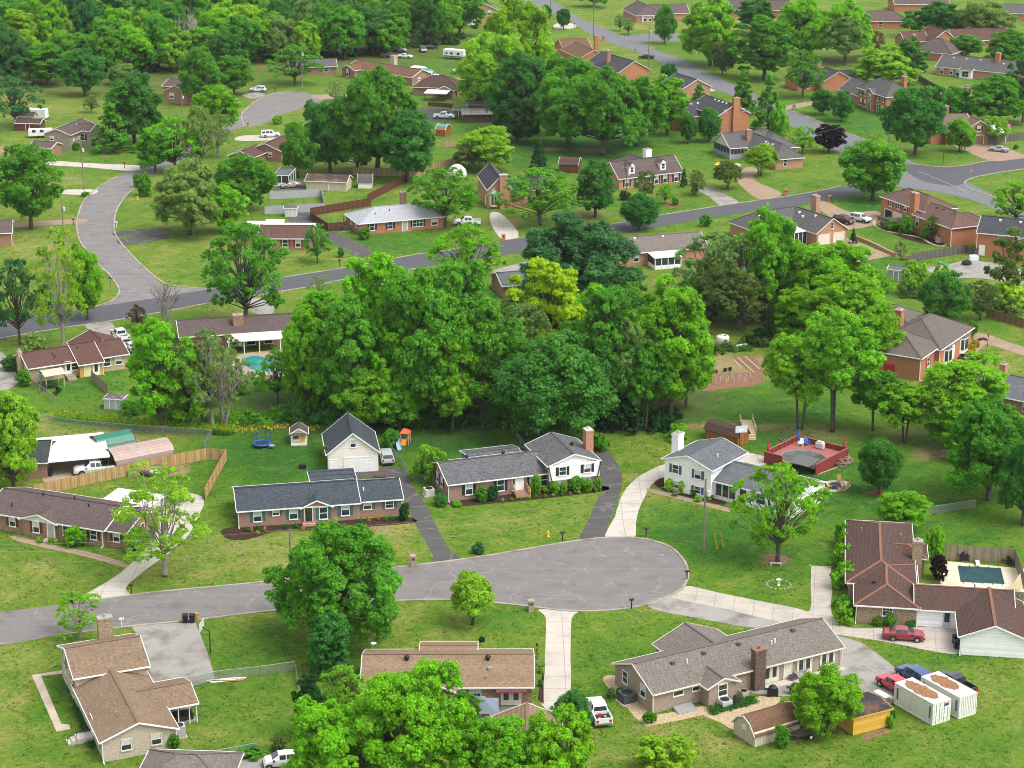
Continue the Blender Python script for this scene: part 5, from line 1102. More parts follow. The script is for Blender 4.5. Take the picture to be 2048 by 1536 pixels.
def crown_gen(seed, Rr, H, cb, shape, nl, lr, nc, nleaf, lsize, up=0.35, fill=0.1, gap=0.0, wob=1.0):
    rng = np.random.default_rng(seed); Hc = H - cb; ph = rng.uniform(0, 6.28, 3)
    P, N, Tn = [], [], []; centers = []
    k = 0; ga = PI * (3 - 5 ** 0.5)
    for i in range(nl):
        t = (i + 0.5) / nl
        if shape == 'round': th = math.acos(1 - 1.75 * t); z = cb + Hc * (0.47 + 0.53 * math.cos(th) * (1 - lr * 0.5)); r = math.sin(th) * (1 - lr)
        elif shape == 'spread': th = math.acos(1 - 1.55 * t); z = cb + Hc * (0.4 + 0.6 * math.cos(th) * (1 - lr * 0.6)); r = math.sin(th) ** 0.8 * (1 - lr)
        elif shape == 'tall': th = math.acos(1 - 1.8 * t); z = cb + Hc * (0.48 + 0.52 * math.cos(th) * (1 - lr * 0.35)); r = abs(math.sin(th)) ** 0.75 * (1 - lr)
        elif shape == 'cone': z = cb + Hc * (1 - t ** 0.6) * 0.96; r = (1 - (z - cb) / Hc) * (1 - lr * 0.6) + 0.02
        elif shape == 'fan': th = math.acos(1 - 1.0 * t); z = cb + Hc * (0.15 + 0.8 * math.cos(th)); r = math.sin(th) * (1 - lr)
        elif shape == 'col': z = cb + Hc * (t * 0.9 + 0.05); r = 0.55 * (1 - (max(0, z - cb - Hc * 0.75) / Hc) * 3)
        az = i * ga + rng.uniform(-0.35, 0.35); jit = rng.uniform(0.74, 1.12) * (1 + wob * (0.16 * math.sin(2 * az + ph[0]) + 0.13 * math.sin(3 * az + ph[1] + 3 * z / H))); z += wob * 0.07 * Hc * math.sin(2 * az + ph[2])
        if i % 4 == 3 and shape in ('round', 'spread', 'tall'): r *= rng.uniform(0.25, 0.75); z -= 0.1 * Hc * rng.random()
        c = np.array([math.cos(az) * r * Rr * jit, math.sin(az) * r * Rr * jit, z + rng.uniform(-0.06, 0.06) * Hc])
        if rng.random() < gap: continue
        rad = lr * Rr * rng.uniform(0.6, 1.25) * (0.75 if shape == 'cone' else 1)
        centers.append((c, rad))
    ctr = np.array([0, 0, cb + Hc * 0.4])
    for c, rad in centers:
        ltint = rng.uniform(0.25, 0.75)
        od = c - ctr; od /= np.linalg.norm(od) + 1e-6
        n0 = 0
        for j in range(nc):
            d = unit(rng, 1)[0]
            if d @ od < -0.45 and rng.random() < 0.85: d = -d
            if d[2] < -0.35 and rng.random() < 0.6: d[2] = -d[2]
            cc = c + d * rad * rng.uniform(0.7, 1.05) * np.array([1, 1, 0.8])
            cr = rad * rng.uniform(0.26, 0.46)
            nn = int(nleaf * rng.uniform(0.7, 1.3))
            q = unit(rng, nn); pos = cc + q * cr * rng.uniform(0.35, 1.0, (nn, 1)) * np.array([1, 1, 0.9])
            nrm = q * 0.55 + d * 0.35 + np.array([0, 0, up]) + rng.normal(size=(nn, 3)) * 0.45
            nrm /= np.linalg.norm(nrm, axis=1, keepdims=True) + 1e-9
            P.append(pos); N.append(nrm); Tn.append(np.clip(ltint * 0.55 + rng.uniform(-0.05, 0.35) + rng.uniform(0, 0.28, nn), 0, 1))
        nn = int(nc * nleaf * fill)
        if nn:
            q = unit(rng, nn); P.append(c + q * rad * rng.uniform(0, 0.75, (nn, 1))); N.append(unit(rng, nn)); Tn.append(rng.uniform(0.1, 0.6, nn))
    return leaves_mesh('crown', np.concatenate(P), np.concatenate(N), lsize, np.concatenate(Tn), rng), centers
def trunk_gen(seed, H, cb, centers, tr, mat, multi=1, spread=0.0, top=0.8):
    rng = random.Random(seed); m = MB()
    stems = []
    for s_ in range(multi):
        a = 2 * PI * s_ / multi + rng.uniform(-0.3, 0.3); off = Vector((math.cos(a), math.sin(a), 0)) * (tr * 1.2 if multi > 1 else 0)
        lean = Vector((math.cos(a), math.sin(a), 0)) * spread * H + Vector((rng.uniform(-0.04, 0.04), rng.uniform(-0.04, 0.04), 0)) * H
        pts = [off + Vector((0, 0, -0.15)), off + Vector((0, 0, 0.35)), off + lean * 0.35 + Vector((0, 0, max(cb, 0.15*H))), off + lean * 0.8 + Vector((0, 0, cb + (H - cb) * 0.45)), off + lean + Vector((0, 0, cb + (H - cb) * top))]
        k = 1.0 / math.sqrt(multi)
        m.tube(pts, [tr * 1.45 * k, tr * 1.05 * k, tr * 0.85 * k, tr * 0.5 * k, tr * 0.12 * k], 7)
        stems.append(pts)
    for i, (c, rad) in enumerate(centers):
        st = stems[i % len(stems)]; c = Vector(c)
        t = rng.uniform(0.0, 0.55); z = cb * 0.9 + (c.z - cb) * t * 0.75 if c.z > cb else cb * 0.8
        z = max(min(z, c.z - 0.15 * rad), cb * 0.7)
        p = None
        for a_, b_ in zip(st[1:], st[2:]):
            if a_.z <= z <= b_.z: p = a_.lerp(b_, (z - a_.z) / max(b_.z - a_.z, 1e-3)); break
        if p is None: p = st[2]
        mid = p.lerp(c, 0.5) + Vector((rng.uniform(-1, 1), rng.uniform(-1, 1), rng.uniform(-0.3, 0.8))) * 0.12 * (c - p).length
        m.tube([p, mid, c], [tr * 0.34, tr * 0.22, tr * 0.06], 5, False)
        for _ in range(2):
            e = c + Vector((rng.uniform(-1, 1), rng.uniform(-1, 1), rng.uniform(-0.2, 1))).normalized() * rad * 0.9
            m.tube([mid.lerp(c, rng.uniform(0.2, 0.9)), e], [tr * 0.12, tr * 0.03], 4, False)
    return m.mesh('trunk', mat, True)
def bare_gen(seed, H, tr, mat, spread=0.45, depth=4):
    rng = random.Random(seed); m = MB()
    def grow(p, d, L, r, k):
        q = p + d * L; mid = p.lerp(q, 0.5) + Vector((rng.uniform(-1,1), rng.uniform(-1,1), 0)) * L * 0.06
        m.tube([p, mid, q], [r, r * 0.82, r * 0.62], 5 if k < 2 else 3, False)
        if k == depth: return
        for _ in range(3 if k < 3 else 2):
            nd = (d + Vector((rng.uniform(-1,1), rng.uniform(-1,1), rng.uniform(-0.25,0.6))) * spread * 1.6).normalized()
            grow(p.lerp(q, rng.uniform(0.55, 1.0)), nd, L * rng.uniform(0.55, 0.8), r * 0.55, k + 1)
    for _ in range(3): grow(Vector((rng.uniform(-.2,.2), rng.uniform(-.2,.2), -0.1)), Vector((rng.uniform(-.25,.25), rng.uniform(-.25,.25), 1)).normalized(), H * 0.36, tr, 0)
    return m.mesh('branches', mat)
KINDS = {}
def defkind(name, variants, Rr, H, cb, shape, nl, lr, nc, nleaf, ls, tr, mat=BARK, multi=1, spread=0.0, **kw):
    L = []
    for v in range(variants):
        cm, cen = crown_gen(hash_(name) + v * 17, Rr, H, cb, shape, nl, lr, nc, nleaf, ls, **kw)
        L.append((cm, trunk_gen(hash_(name) + v * 13 + 5, H, cb, cen, tr, mat, multi, spread)))
    KINDS[name] = (L, Rr, H)
def hash_(s): return sum(ord(c) * (i + 7) for i, c in enumerate(s))
defkind('maple', 3, 4.6, 10.5, 1.7, 'round', 60, 0.27, 16, 48, 0.125, 0.3)
defkind('oak', 3, 7.0, 14.5, 2.6, 'spread', 92, 0.205, 17, 50, 0.15, 0.45)
defkind('tall', 3, 4.6, 15.0, 2.4, 'tall', 74, 0.24, 16, 46, 0.14, 0.32)
defkind('high', 2, 4.6, 13.0, 5.0, 'spread', 56, 0.24, 15, 42, 0.135, 0.24, multi=2, spread=0.07)
defkind('ball', 2, 2.9, 6.0, 1.1, 'round', 44, 0.34, 20, 48, 0.09, 0.16, fill=0.2, wob=0.35)
defkind('airy', 3, 5.0, 12.5, 2.4, 'round', 62, 0.2, 11, 30, 0.125, 0.26, fill=0.03, gap=0.1)
defkind('wisp', 2, 5.0, 12.5, 3.0, 'tall', 40, 0.2, 12, 28, 0.115, 0.26, fill=0.0, gap=0.15, mat=BARK_PALE)
defkind('cone', 2, 2.7, 9.5, 0.9, 'cone', 54, 0.27, 15, 38, 0.11, 0.17)
defkind('column', 1, 1.6, 6.5, 0.15, 'col', 30, 0.55, 20, 50, 0.085, 0.12, fill=0.2, wob=0.2)
defkind('fan', 1, 2.9, 6.2, 2.0, 'fan', 28, 0.32, 18, 44, 0.1, 0.13, multi=6, spread=0.17)
defkind('bush', 3, 1.0, 1.45, 0.05, 'round', 16, 0.45, 12, 34, 0.06, 0.05, fill=0.25, wob=0.2)
defkind('loose_bush', 2, 1.5, 2.4, 0.1, 'spread', 16, 0.35, 9, 20, 0.12, 0.06, fill=0.05)
defkind('pine', 1, 3.6, 10.5, 2.6, 'spread', 22, 0.24, 16, 60, 0.11, 0.22, gap=0.1)
BARE = [bare_gen(3, 9.0, 0.2, BARK_PALE, 0.42), bare_gen(11, 11.0, 0.26, flat('dead_wood',(0.36,0.32,0.28),0.95), 0.38)]
COLS = dict(bright=(0.21,0.47,0.018), lime=(0.29,0.5,0.035), yellow=(0.4,0.58,0.012), mid=(0.125,0.35,0.028), dark=(0.075,0.26,0.047), blue=(0.08,0.25,0.085), grey=(0.21,0.34,0.11), olive=(0.15,0.235,0.055), purple=(0.028,0.01,0.014), brown=(0.17,0.11,0.06), cream=(0.24,0.36,0.13), deep=(0.03,0.12,0.025), gold=(0.5,0.42,0.03))
TRN = {}
def tree(kind, x, yb, yt, wpx, col, label, name=None, group=None, rot=None, cat=None, z=0.0, dx=0):
    b = G(x, yb, 0); top = ztop(b.x, b.y, yt)
    hgt = max(top, 0.4); wid = wpx / S(yb)
    # the crown has depth: its visible top edge lies a little behind the stem
    L, Rr, H = KINDS[kind]
    i = TRN[kind] = TRN.get(kind, -1) + 1
    cm, tm = L[i % len(L)]
    small = kind in ('bush', 'loose_bush')
    nm = name or ('bush' if small else 'tree')
    sx = wid / (2 * Rr) / (0.97 if not small else 0.98); sz = hgt / H / (1.04 if not small else 1.0)
    r = random.Random(i * 31 + int(x))
    o = thing(nm, label, cat or ('shrub' if small else 'tree'), (b.x, b.y, z), r.uniform(0, 2 * PI) if rot is None else rot, group, (sx, sx, sz))
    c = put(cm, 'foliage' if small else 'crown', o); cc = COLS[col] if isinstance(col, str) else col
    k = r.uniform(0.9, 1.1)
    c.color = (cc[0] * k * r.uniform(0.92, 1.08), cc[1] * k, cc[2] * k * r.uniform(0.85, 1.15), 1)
    put(tm, 'stem' if small else 'trunk', o)
    return o
def bare_tree(x, yb, yt, label, v=0, name='bare_tree'):
    b = G(x, yb, 0); hgt = ztop(b.x, b.y, yt); k = hgt / (9.0 if v == 0 else 11.0) / 0.98
    return tag(put(BARE[v], name, None, b, 1.3 * x, (k, k, k)), label, 'tree')
# foreground and middle
TR = [
 ('oak',680,1290,1055,262,'mid','big spreading green tree overhanging the cul-de-sac street'),
 ('column',660,1349,1228,78,'dark','dense dark columnar evergreen beside the big street tree'),
 ('fan',945,1250,1150,96,'lime','vase shaped crape myrtle on the lawn below the cul-de-sac'),
 ('oak',825,1600,1334,240,'bright','big bright green tree at the bottom in front of the brown roof'),
 ('maple',925,1480,1384,72,'mid','mid green tree beside the grey gazebo'),
 ('oak',995,1640,1442,200,'bright','left bright tree at the bottom edge below the brown garage'),
 ('oak',1115,1640,1430,180,'bright','right bright tree at the bottom edge below the brown garage'),
 ('oak',690,1610,1405,230,'bright','bright green tree at the bottom left of the big bright one'),
 ('ball',1145,1472,1386,76,'dark','dark round evergreen tree beside the white open bed pickup'),
 ('tall',622,1480,1345,62,'deep','dark glossy magnolia by the wooden gate'),
 ('airy',690,1440,1325,90,'lime','pale feathery tree at the left end of the brown roof'),
 ('maple',1652,1470,1342,132,'bright','bright green tree between the barn shed and the yellow shed'),
 ('airy',1555,1124,925,180,'bright','open crowned green tree in front of the white house'),
 ('ball',1757,988,876,88,'dark','dark round tree in the red mulch ring'),
 ('maple',1806,1060,985,108,'bright','bright green weeping shrub tree behind the plum roof'),
 ('wisp',331,1153,950,215,'lime','willowy lime green tree in front of the brick ranch'),
 ('wisp',160,1278,1186,120,'bright','thin small tree behind the tan house chimney'),
 ('maple',28,985,785,130,'lime','lime green tree at the left edge by the carport'),
 ('oak',1975,1000,800,190,'mid','wide green tree at the right edge above the plum roof'),
 ('maple',2045,1050,880,100,'dark','dark tree cut by the right edge above the pool fence'),
 # central wood, back to front
 ('oak',1150,640,438,260,'blue','large blue-green tree above the yellow tree in the woods'),
 ('airy',935,580,448,140,'bright','bright loose tree beside the dark street above the woods'),
 ('tall',1098,735,524,130,'yellow','bright yellow-green tree in the middle of the woods'),
 ('tall',760,820,500,150,'bright','tall green tree at the upper left of the central woods'),
 ('tall',640,800,580,140,'bright','green tree beside the swimming pool at the left of the woods'),
 ('oak',870,840,522,240,'mid','tall broad tree in the heart of the central woods'),
 ('tall',965,850,590,150,'mid','tall green tree left of the big dark round tree'),
 ('tall',700,850,590,130,'mid','slim tall tree behind the steep garage'),
 ('tall',820,850,640,140,'bright','bright tree in the woods behind the white garage'),
 ('maple',735,862,738,130,'bright','low bright tree at the wood edge behind the garage roof'),
 ('tall',905,862,650,110,'bright','bright tree at the wood edge behind the playhouse slide'),
 ('maple',800,862,760,100,'mid','low green tree at the wood edge beside the climbing frame'),
 ('airy',1040,760,600,120,'grey','grey-green thin tree below the yellow tree'),
 ('ball',1110,885,680,222,'dark','big dense dark round tree behind the split-level roof'),
 ('tall',1215,845,572,140,'mid','tall tree right behind the big dark round tree'),
 ('tall',1340,840,560,170,'bright','tall bright tree above the vegetable plot'),
 ('oak',1372,815,600,100,'bright','bright tree at the left of the white water tank'),
 ('wisp',1265,850,640,130,'grey','grey twiggy tree between the dark round tree and the plot'),
 ('high',1290,860,680,100,'mid','green tree at the wood edge by the curved asphalt drive'),
 ('loose_bush',1245,862,800,90,'deep','dark shrub mass at the wood edge beside the asphalt drive'),
 ('airy',1430,630,460,150,'grey','grey-green open tree in front of the white sunroom'),
 ('oak',1525,640,425,150,'bright','bright tree beside the screened porch'),
 ('wisp',1480,650,470,120,'grey','thin grey tree behind the sheds in the woods'),
 ('airy',1475,660,540,130,'olive','olive tree above the white water tank'),
 ('oak',1655,650,482,190,'bright','broad bright tree below the peach brick garage'),
 ('oak',1690,715,545,190,'bright','broad bright tree left of the bay windowed house'),
 ('maple',1745,735,610,120,'bright','bright round tree touching the bay windowed house roof'),
 ('high',1600,858,662,140,'bright','bright tree with twin trunks left of the wooden footbridge'),
 ('high',1665,862,622,190,'bright','tall forked tree with pale trunks right of the footbridge'),
 ('high',1745,860,730,110,'mid','open tree with two thin trunks below the red basement door'),
 ('high',1808,886,768,110,'bright','small bright tree below the bay windowed house'),
 ('high',1925,880,712,190,'bright','wide bright tree in front of the blue-grey roof'),
 ('oak',1960,905,805,200,'bright','bright tree below the blue-grey roof at the right edge'),
 # left middle
 ('airy',492,655,436,185,'mid','large airy tree standing beside the dark street'),
 ('wisp',128,700,468,130,'lime','half leafed tree in front of the dark street at the left'),
 ('maple',175,640,500,80,'bright','bright tree behind the half leafed tree'),
 ('airy',40,690,512,110,'blue','blue-green tree at the left edge by the dark street'),
 ('tall',322,860,640,120,'bright','bright tree between the tan house and the woods'),
 ('wisp',425,860,655,150,'grey','grey half bare tree in front of the brown roof'),
 ('tall',380,855,700,110,'bright','green tree at the left end of the wood edge'),
 ('maple',618,830,625,110,'bright','bright tree in front of the swimming pool'),
 ('airy',405,852,688,105,'grey','pale grey-green tree in front of the dusky roofed pool house'),
 ('airy',462,805,700,66,'grey','small pale tree left of the swimming pool'),
 ('oak',715,348,205,110,'mid','mid green tree below the plum annex'),
 ('maple',1385,640,560,80,'mid','round green tree below the white sunroom'),
 ('oak',310,345,262,80,'mid','green tree at the inner side of the road bend'),
 ('airy',556,806,700,80,'bright','small tree screening the right side of the swimming pool'),
 ('maple',62,458,290,132,'mid','dense dark maple at the left edge above the dark street'),
 ('oak',380,470,330,140,'cream','tree with cream blossom beside the curving road'),
 ('maple',450,465,372,80,'bright','bright green tree beside the cream blossom tree'),
 ('maple',490,425,310,118,'mid','mid green tree left of the grey vinyl fence'),
 ('airy',635,525,448,58,'mid','small two stemmed tree beside the dark driveway'),
 ('wisp',640,605,550,50,'cream','small blossom tree beside the dark street above the pool'),
 # upper left
 ('cone',226,305,200,76,'mid','conical green tree beside the tan gable house'),
 ('maple',270,290,148,124,'dark','large dark round tree right of the conical tree'),
 ('maple',170,192,97,90,'dark','round dark tree on the lawn at upper left'),
 ('airy',184,226,188,34,'grey','small pale tree on the lawn above the tan gable house'),
 ('ball',244,170,128,56,'grey','grey-green round tree beside the red brick house'),
 ('airy',32,255,152,104,'blue','blue-grey tree over the white trailers'),
 ('maple',402,210,97,80,'mid','green tree right of the red brick house at upper left'),
 ('maple',468,190,112,80,'mid','green tree left of the white sport utility vehicle'),
 ('maple',432,270,172,98,'bright','green tree beside the far left cul-de-sac'),
 ('airy',350,345,232,112,'bright','wide tree over the bend of the curving road'),
 ('airy',402,345,205,70,'grey','pale leafed tree with dark stem beside the curving road'),
 ('wisp',436,314,225,80,'grey','thin pale tree below the far left cul-de-sac'),
 ('airy',590,170,90,105,'mid','airy tree in front of the low brown brick house'),
 ('maple',596,355,248,72,'mid','green tree right of the plum roofed brick house'),
 ('oak',660,345,200,110,'dark','dark tree left of the tall green tree near the beige sedan'),
 ('oak',755,350,140,170,'mid','tall broad tree above the brown board fence'),
 ('maple',815,365,222,124,'dark','dark dense tree above the pale grey roof'),
 ('airy',890,455,335,140,'mid','airy tree over the pale grey hip roof'),
 ('airy',1080,450,335,162,'mid','airy tree beside the bay window house'),
 ('maple',1190,435,322,94,'dark','dark round tree left of the dormer house'),
 ('ball',1278,460,390,76,'dark','dense round bright topped tree in front of the dormer house'),
 ('maple',975,340,255,120,'lime','lime green tree on the lawn above the bay window house'),
 ('maple',930,345,290,50,'olive','small dark stemmed tree beside the lime tree'),
 ('cone',1078,336,275,36,'deep','dark grey-green magnolia in the brown bed'),
 ('oak',1030,215,0,170,'lime','big yellow-green tree at the top centre'),
 ('oak',990,235,62,150,'lime','yellow-green tree left of the brick house row'),
 ('oak',1045,265,105,130,'dark','dark green tree below the yellow-green pair'),
 ('oak',1034,285,200,100,'deep','dark tree beside the tiered barn'),
 ('oak',1135,294,150,135,'mid','left of the three merging big trees above the dormer house'),
 ('oak',1205,310,140,150,'mid','middle of the three merging big trees above the dormer house'),
 ('oak',1275,292,160,120,'mid','right of the three merging big trees above the dormer house'),
 ('tall',1335,270,150,86,'bright','bright tree between the wide tree and the black roof'),
 ('oak',1140,240,110,120,'mid','green tree below the brick house row'),
 ('wisp',672,205,160,40,'grey','small leafless looking tree by the dirt track'),
 # upper right
 ('ball',1127,58,17,30,'dark','small dark round tree beside the far road'),
 ('bush',1093,36,13,26,'dark','dark round shrub at the top beside the far road'),
 ('ball',1330,88,12,44,'mid','round green tree beside the short side road'),
 ('oak',1188,14,-40,60,'mid','tree cut by the top edge beside the far road'),
 ('oak',1420,132,0,122,'bright','large bright tree on the lawn beside the far road'),
 ('ball',1445,150,83,48,'olive','dark olive tree under the large bright tree'),
 ('ball',1338,160,128,32,'dark','small dark tree beside the black roofed row house'),
 ('tall',1528,160,35,118,'mid','tall mid green tree beside the far road bend'),
 ('tall',1510,70,-5,82,'dark','dark tree at the top between roofs'),
 ('oak',1600,120,-5,110,'bright','bright tree at the top right of centre'),
 ('oak',1690,122,5,110,'bright','bright broad tree left of the brown roof at the top'),
 ('airy',1690,130,30,80,'grey','grey-green tree in front of the broad bright one'),
 ('airy',1605,195,100,95,'mid','airy tree in front of the black roofed brick house'),
 ('oak',1870,75,5,112,'dark','dark wide tree near the top right corner'),
 ('oak',1965,85,0,100,'grey','pale tree at the top right corner'),
 ('oak',2015,135,60,90,'mid','green tree at the right edge behind the maroon roof'),
 ('maple',1930,115,70,70,'mid','green tree beside the maroon gabled house'),
 ('oak',1770,175,95,130,'lime','pale lime tree behind the colonial roof'),
 ('tall',1815,170,75,70,'dark','dark green tree behind the colonial chimney'),
 ('airy',1745,115,60,50,'brown','brownish bare tree near the top right roofs'),
 ('cone',1485,228,134,56,'mid','left of two conical trees beside the far road'),
 ('cone',1536,262,144,64,'mid','right of two conical trees beside the far road'),
 ('loose_bush',1556,272,212,44,'bright','bright shrub at the foot of the conical trees'),
 ('ball',1645,230,177,46,'dark','left of two round trees in front of the colonial'),
 ('ball',1683,243,184,46,'dark','right of two round trees in front of the colonial'),
 ('ball',1376,287,227,36,'dark','left of two round trees before the tall chimney house'),
 ('ball',1417,284,219,48,'dark','right of two round trees before the tall chimney house'),
 ('cone',1398,200,165,30,'mid','small conical tree behind the tall chimney house'),
 ('oak',1830,310,170,118,'dark','large dark tree in front of the colonial'),
 ('maple',1919,304,238,58,'bright','small bright tree before the taupe garage door'),
 ('airy',1605,307,250,54,'bright','small bright tree beside the purple tree'),
 ('maple',1657,305,250,68,'purple','purple leafed tree beside the road'),
 ('fan',1520,352,292,74,'lime','lime green tree in front of the screened porch house'),
 ('fan',1455,378,325,66,'olive','low olive tree above the grey gravel drive'),
 ('airy',1392,392,340,42,'olive','young tree beside the dormer house drive'),
 ('airy',1330,408,365,36,'bright','young tree in the oval mulch bed'),
 ('airy',1290,400,340,50,'olive','olive shrub tree in front of the dormer house windows'),
 ('ball',1745,400,278,130,'mid','large smooth domed tree beside the junction'),
 ('oak',1990,250,150,120,'mid','large tree behind the silver sedan'),
 ('airy',1990,290,232,60,'bright','small tree behind the flag pole'),
 ('tall',2045,245,110,60,'blue','blue-green tree cut by the right edge'),
 ('oak',1905,245,175,80,'mid','green tree behind the brown gabled house'),
 ('airy',2030,450,360,110,'bright','bright tree at the right edge above the black roof'),
 ('pine',2010,605,458,100,'olive','pine with layered boughs at the right edge'),
 ('ball',1886,648,548,98,'dark','dense dark round tree behind the bay windowed house'),
 ('loose_bush',1826,588,524,62,'lime','yellow-green shrub beside the grey shed'),
 ('loose_bush',1880,585,535,60,'lime','yellow-green shrub beside the worn concrete yard'),
 ('airy',1960,640,560,80,'olive','thin shrub along the brown fence at the right'),
 ('loose_bush',2010,615,565,90,'lime','low shrub under the pine at the right edge'),
 ('ball',1943,675,642,24,'mid','little ball shaped tree beside the bay window'),
 ('cone',1706,487,455,16,'deep','small dark cone beside the peach garage'),
 ('cone',1367,374,335,16,'deep','small dark cone beside the dormer house corner'),
 ('airy',1865,480,430,42,'olive','bare twiggy tree in the curved flower bed'),
 ('wisp',1800,520,485,24,'brown','bare brown shrub by the retaining wall'),
 ('airy',1240,62,28,24,'cream','left of two small gnarled trees on the top lawn'),
 ('airy',1257,70,36,28,'cream','right of two small gnarled trees on the top lawn'),
 ('airy',275,655,610,38,'brown','small brown twiggy tree beside the dark street'),
 ('loose_bush',72,720,672,62,'grey','pale green shrub behind the yellow-tan house'),
]
for a in TR: tree(*a)
for k, (x, y, hm, c_) in enumerate(((690,790,13,'mid'),(770,800,15,'dark'),(850,770,14,'bright'),(930,790,15,'mid'),(1010,800,12,'dark'),(1180,800,14,'mid'),(1265,790,14,'bright'),(1330,790,12,'mid'),(960,720,13,'dark'),(880,700,13,'mid'),(1190,720,13,'bright'),(1260,700,12,'mid'),(1040,690,9,'olive'),(1420,640,11,'olive'),(1560,620,11,'mid'),(1590,690,10,'bright'),(1500,610,10,'dark'))):
    b = G(x, y, 0); tree(('tall','maple','oak')[k % 3], x, y, topx(b.x, b.y, hm)[1], (8.5 if k % 3 < 2 else 10.5) * S(y), c_, 'leafy tree deep in the middle woods behind the front row', 'forest_tree', 'trees inside the middle woods')
bare_tree(395, 128, 12, 'tall bare grey dead tree rising from the woods at upper left', 1)
bare_tree(335, 655, 545, 'leafless tree beside the dark street in front of the dusky roof', 0)
bare_tree(450, 858, 700, 'dead leaning tree at the left of the central woods', 0)
# woods across the top left: every tree its own, but nothing tells them apart
rw = random.Random(21)
WOODS = [(-60,175),(20,172),(95,172),(150,150),(215,150),(265,148),(318,140),(350,140),(300,110),(240,105),(180,105),(110,115),(40,120),(-30,120),(20,75),(90,70),(160,65),(230,62),(300,70),(350,85),(430,120),(380,60),(450,95),(500,110),(540,110),(560,85),(500,70),(440,50),(620,100),(655,115),(700,112),(680,80),(640,60),(580,50),(520,35),(740,105),(780,108),(820,78),(760,70),(700,45),(850,90),(890,85),(860,50),(800,40),(920,75),(740,30),(650,25),(590,15),(460,15),(390,20),(310,30),(240,25),(160,28),(90,30),(20,35),(-40,60),(-40,25),(880,20),(820,8),(940,40),(690,5),(530,0),(350,0),(200,-5),(60,0),(270,5),(130,0),(430,-10),(620,-15),(760,-5),(455,140),(410,135),(610,125),(560,125),(690,122),(640,118),(745,112),(790,100),(900,70),(480,130),(520,122),(230,140),(130,150),(60,160),(300,135),(350,120)]
wc = ['bright','lime','mid','dark','mid','grey','bright','blue','lime','mid']
for k, (x, y) in enumerate(WOODS):
    y += rw.uniform(-4, 4); s_ = S(y); hm = rw.uniform(12, 18)
    b = G(x, y, 0); yt = topx(b.x, b.y, hm)[1]
    tree(rw.choice(['oak','oak','tall','maple']), x, y, yt, rw.uniform(10.5, 15) * s_, wc[(k * 7 + k // 3) % 10], 'leafy tree in the dense woods along the top left', 'forest_tree', 'trees of the dense woods at the top left')
# low growth at the foot of the woods
def undergrowth(name, label, pts, n, hmin, hmax, cols, seed, wid=5.0, ls=0.16, nleaf=26):
    rng = np.random.default_rng(seed); P, N, Tn = [], [], []
    W_ = [G(x, y, 0) for x, y in pts]
    for i in range(n):
        k = rng.integers(0, len(W_) - 1); c = W_[k].lerp(W_[k+1], rng.uniform())
        hh = rng.uniform(hmin, hmax); c = np.array([c.x + rng.normal() * 0.6, c.y + rng.uniform(-0.2, 1) * wid, 0.0]); lt = rng.uniform(0, 0.6)
        for j in range(int(10 + hh * 6)):
            d = unit(rng, 1)[0]; d[2] = abs(d[2]); cc = c + d * np.array([hh * 0.75, hh * 0.75, hh]) * rng.uniform(0.55, 1.0); cr = rng.uniform(0.3, 0.6)
            q = unit(rng, nleaf); P.append(cc + q * cr * rng.uniform(0.3, 1, (nleaf, 1))); nr = q * 0.5 + d * 0.4 + np.array([0,0,.4]) + rng.normal(size=(nleaf, 3)) * 0.4
            N.append(nr / np.linalg.norm(nr, axis=1, keepdims=True)); Tn.append(np.clip(lt + rng.uniform(0, 0.4, nleaf), 0, 1))
    o = put(leaves_mesh(name, np.concatenate(P), np.concatenate(N), ls, np.concatenate(Tn), rng), name)
    o.color = (*COLS[cols], 1); return tag(o, label, None, kind='stuff')
undergrowth('undergrowth', 'tall tangled brush among the central tree trunks', [(600,832),(720,838),(840,836),(960,838),(1060,850),(1200,842),(1320,838)], 75, 2.0, 4.2, 'mid', 11, 10.0, 0.15)
undergrowth('undergrowth', 'tangled dark shrubs along the foot of the central woods', [(560,850),(680,852),(800,850),(900,850),(990,852),(1060,868)], 60, 1.2, 3.0, 'dark', 1)
undergrowth('undergrowth', 'weedy shrubs round the swimming pool garden', [(420,800),(470,790),(540,775),(600,770)], 22, 0.6, 1.6, 'mid', 12, 4.0, 0.12)
undergrowth('undergrowth', 'green shrubs at the wood edge behind the yellow flowers', [(240,828),(330,842),(430,852),(560,850)], 40, 1.0, 2.2, 'mid', 2)
undergrowth('undergrowth', 'dark shrubs at the wood edge beside the asphalt drive', [(1190,865),(1250,862),(1330,860),(1345,845)], 22, 1.2, 3.2, 'deep', 3)
undergrowth('undergrowth', 'low brush behind the vegetable plot', [(1340,760),(1385,735),(1440,705),(1540,690)], 26, 0.8, 2.0, 'olive', 4)
undergrowth('undergrowth', 'dark brush under the trees left of the bay windowed house', [(1500,690),(1560,660),(1650,655),(1720,650)], 30, 1.0, 2.6, 'deep', 5)
undergrowth('undergrowth', 'dark brush under the top left woods', [(280,150),(330,135),(440,120),(560,118),(720,112),(860,95),(930,85)], 50, 1.5, 3.5, 'deep', 6, 10.0, 0.3, 16)
undergrowth('undergrowth', 'brush along the back fences at the right', [(1800,600),(1860,600),(1930,615),(2048,630)], 22, 0.7, 1.6, 'olive', 7, 3.0)
undergrowth('undergrowth', 'weedy brush round the gate below the magnolia', [(575,1480),(620,1470),(660,1500),(620,1530)], 14, 0.6, 1.5, 'mid', 8, 2.0, 0.1)
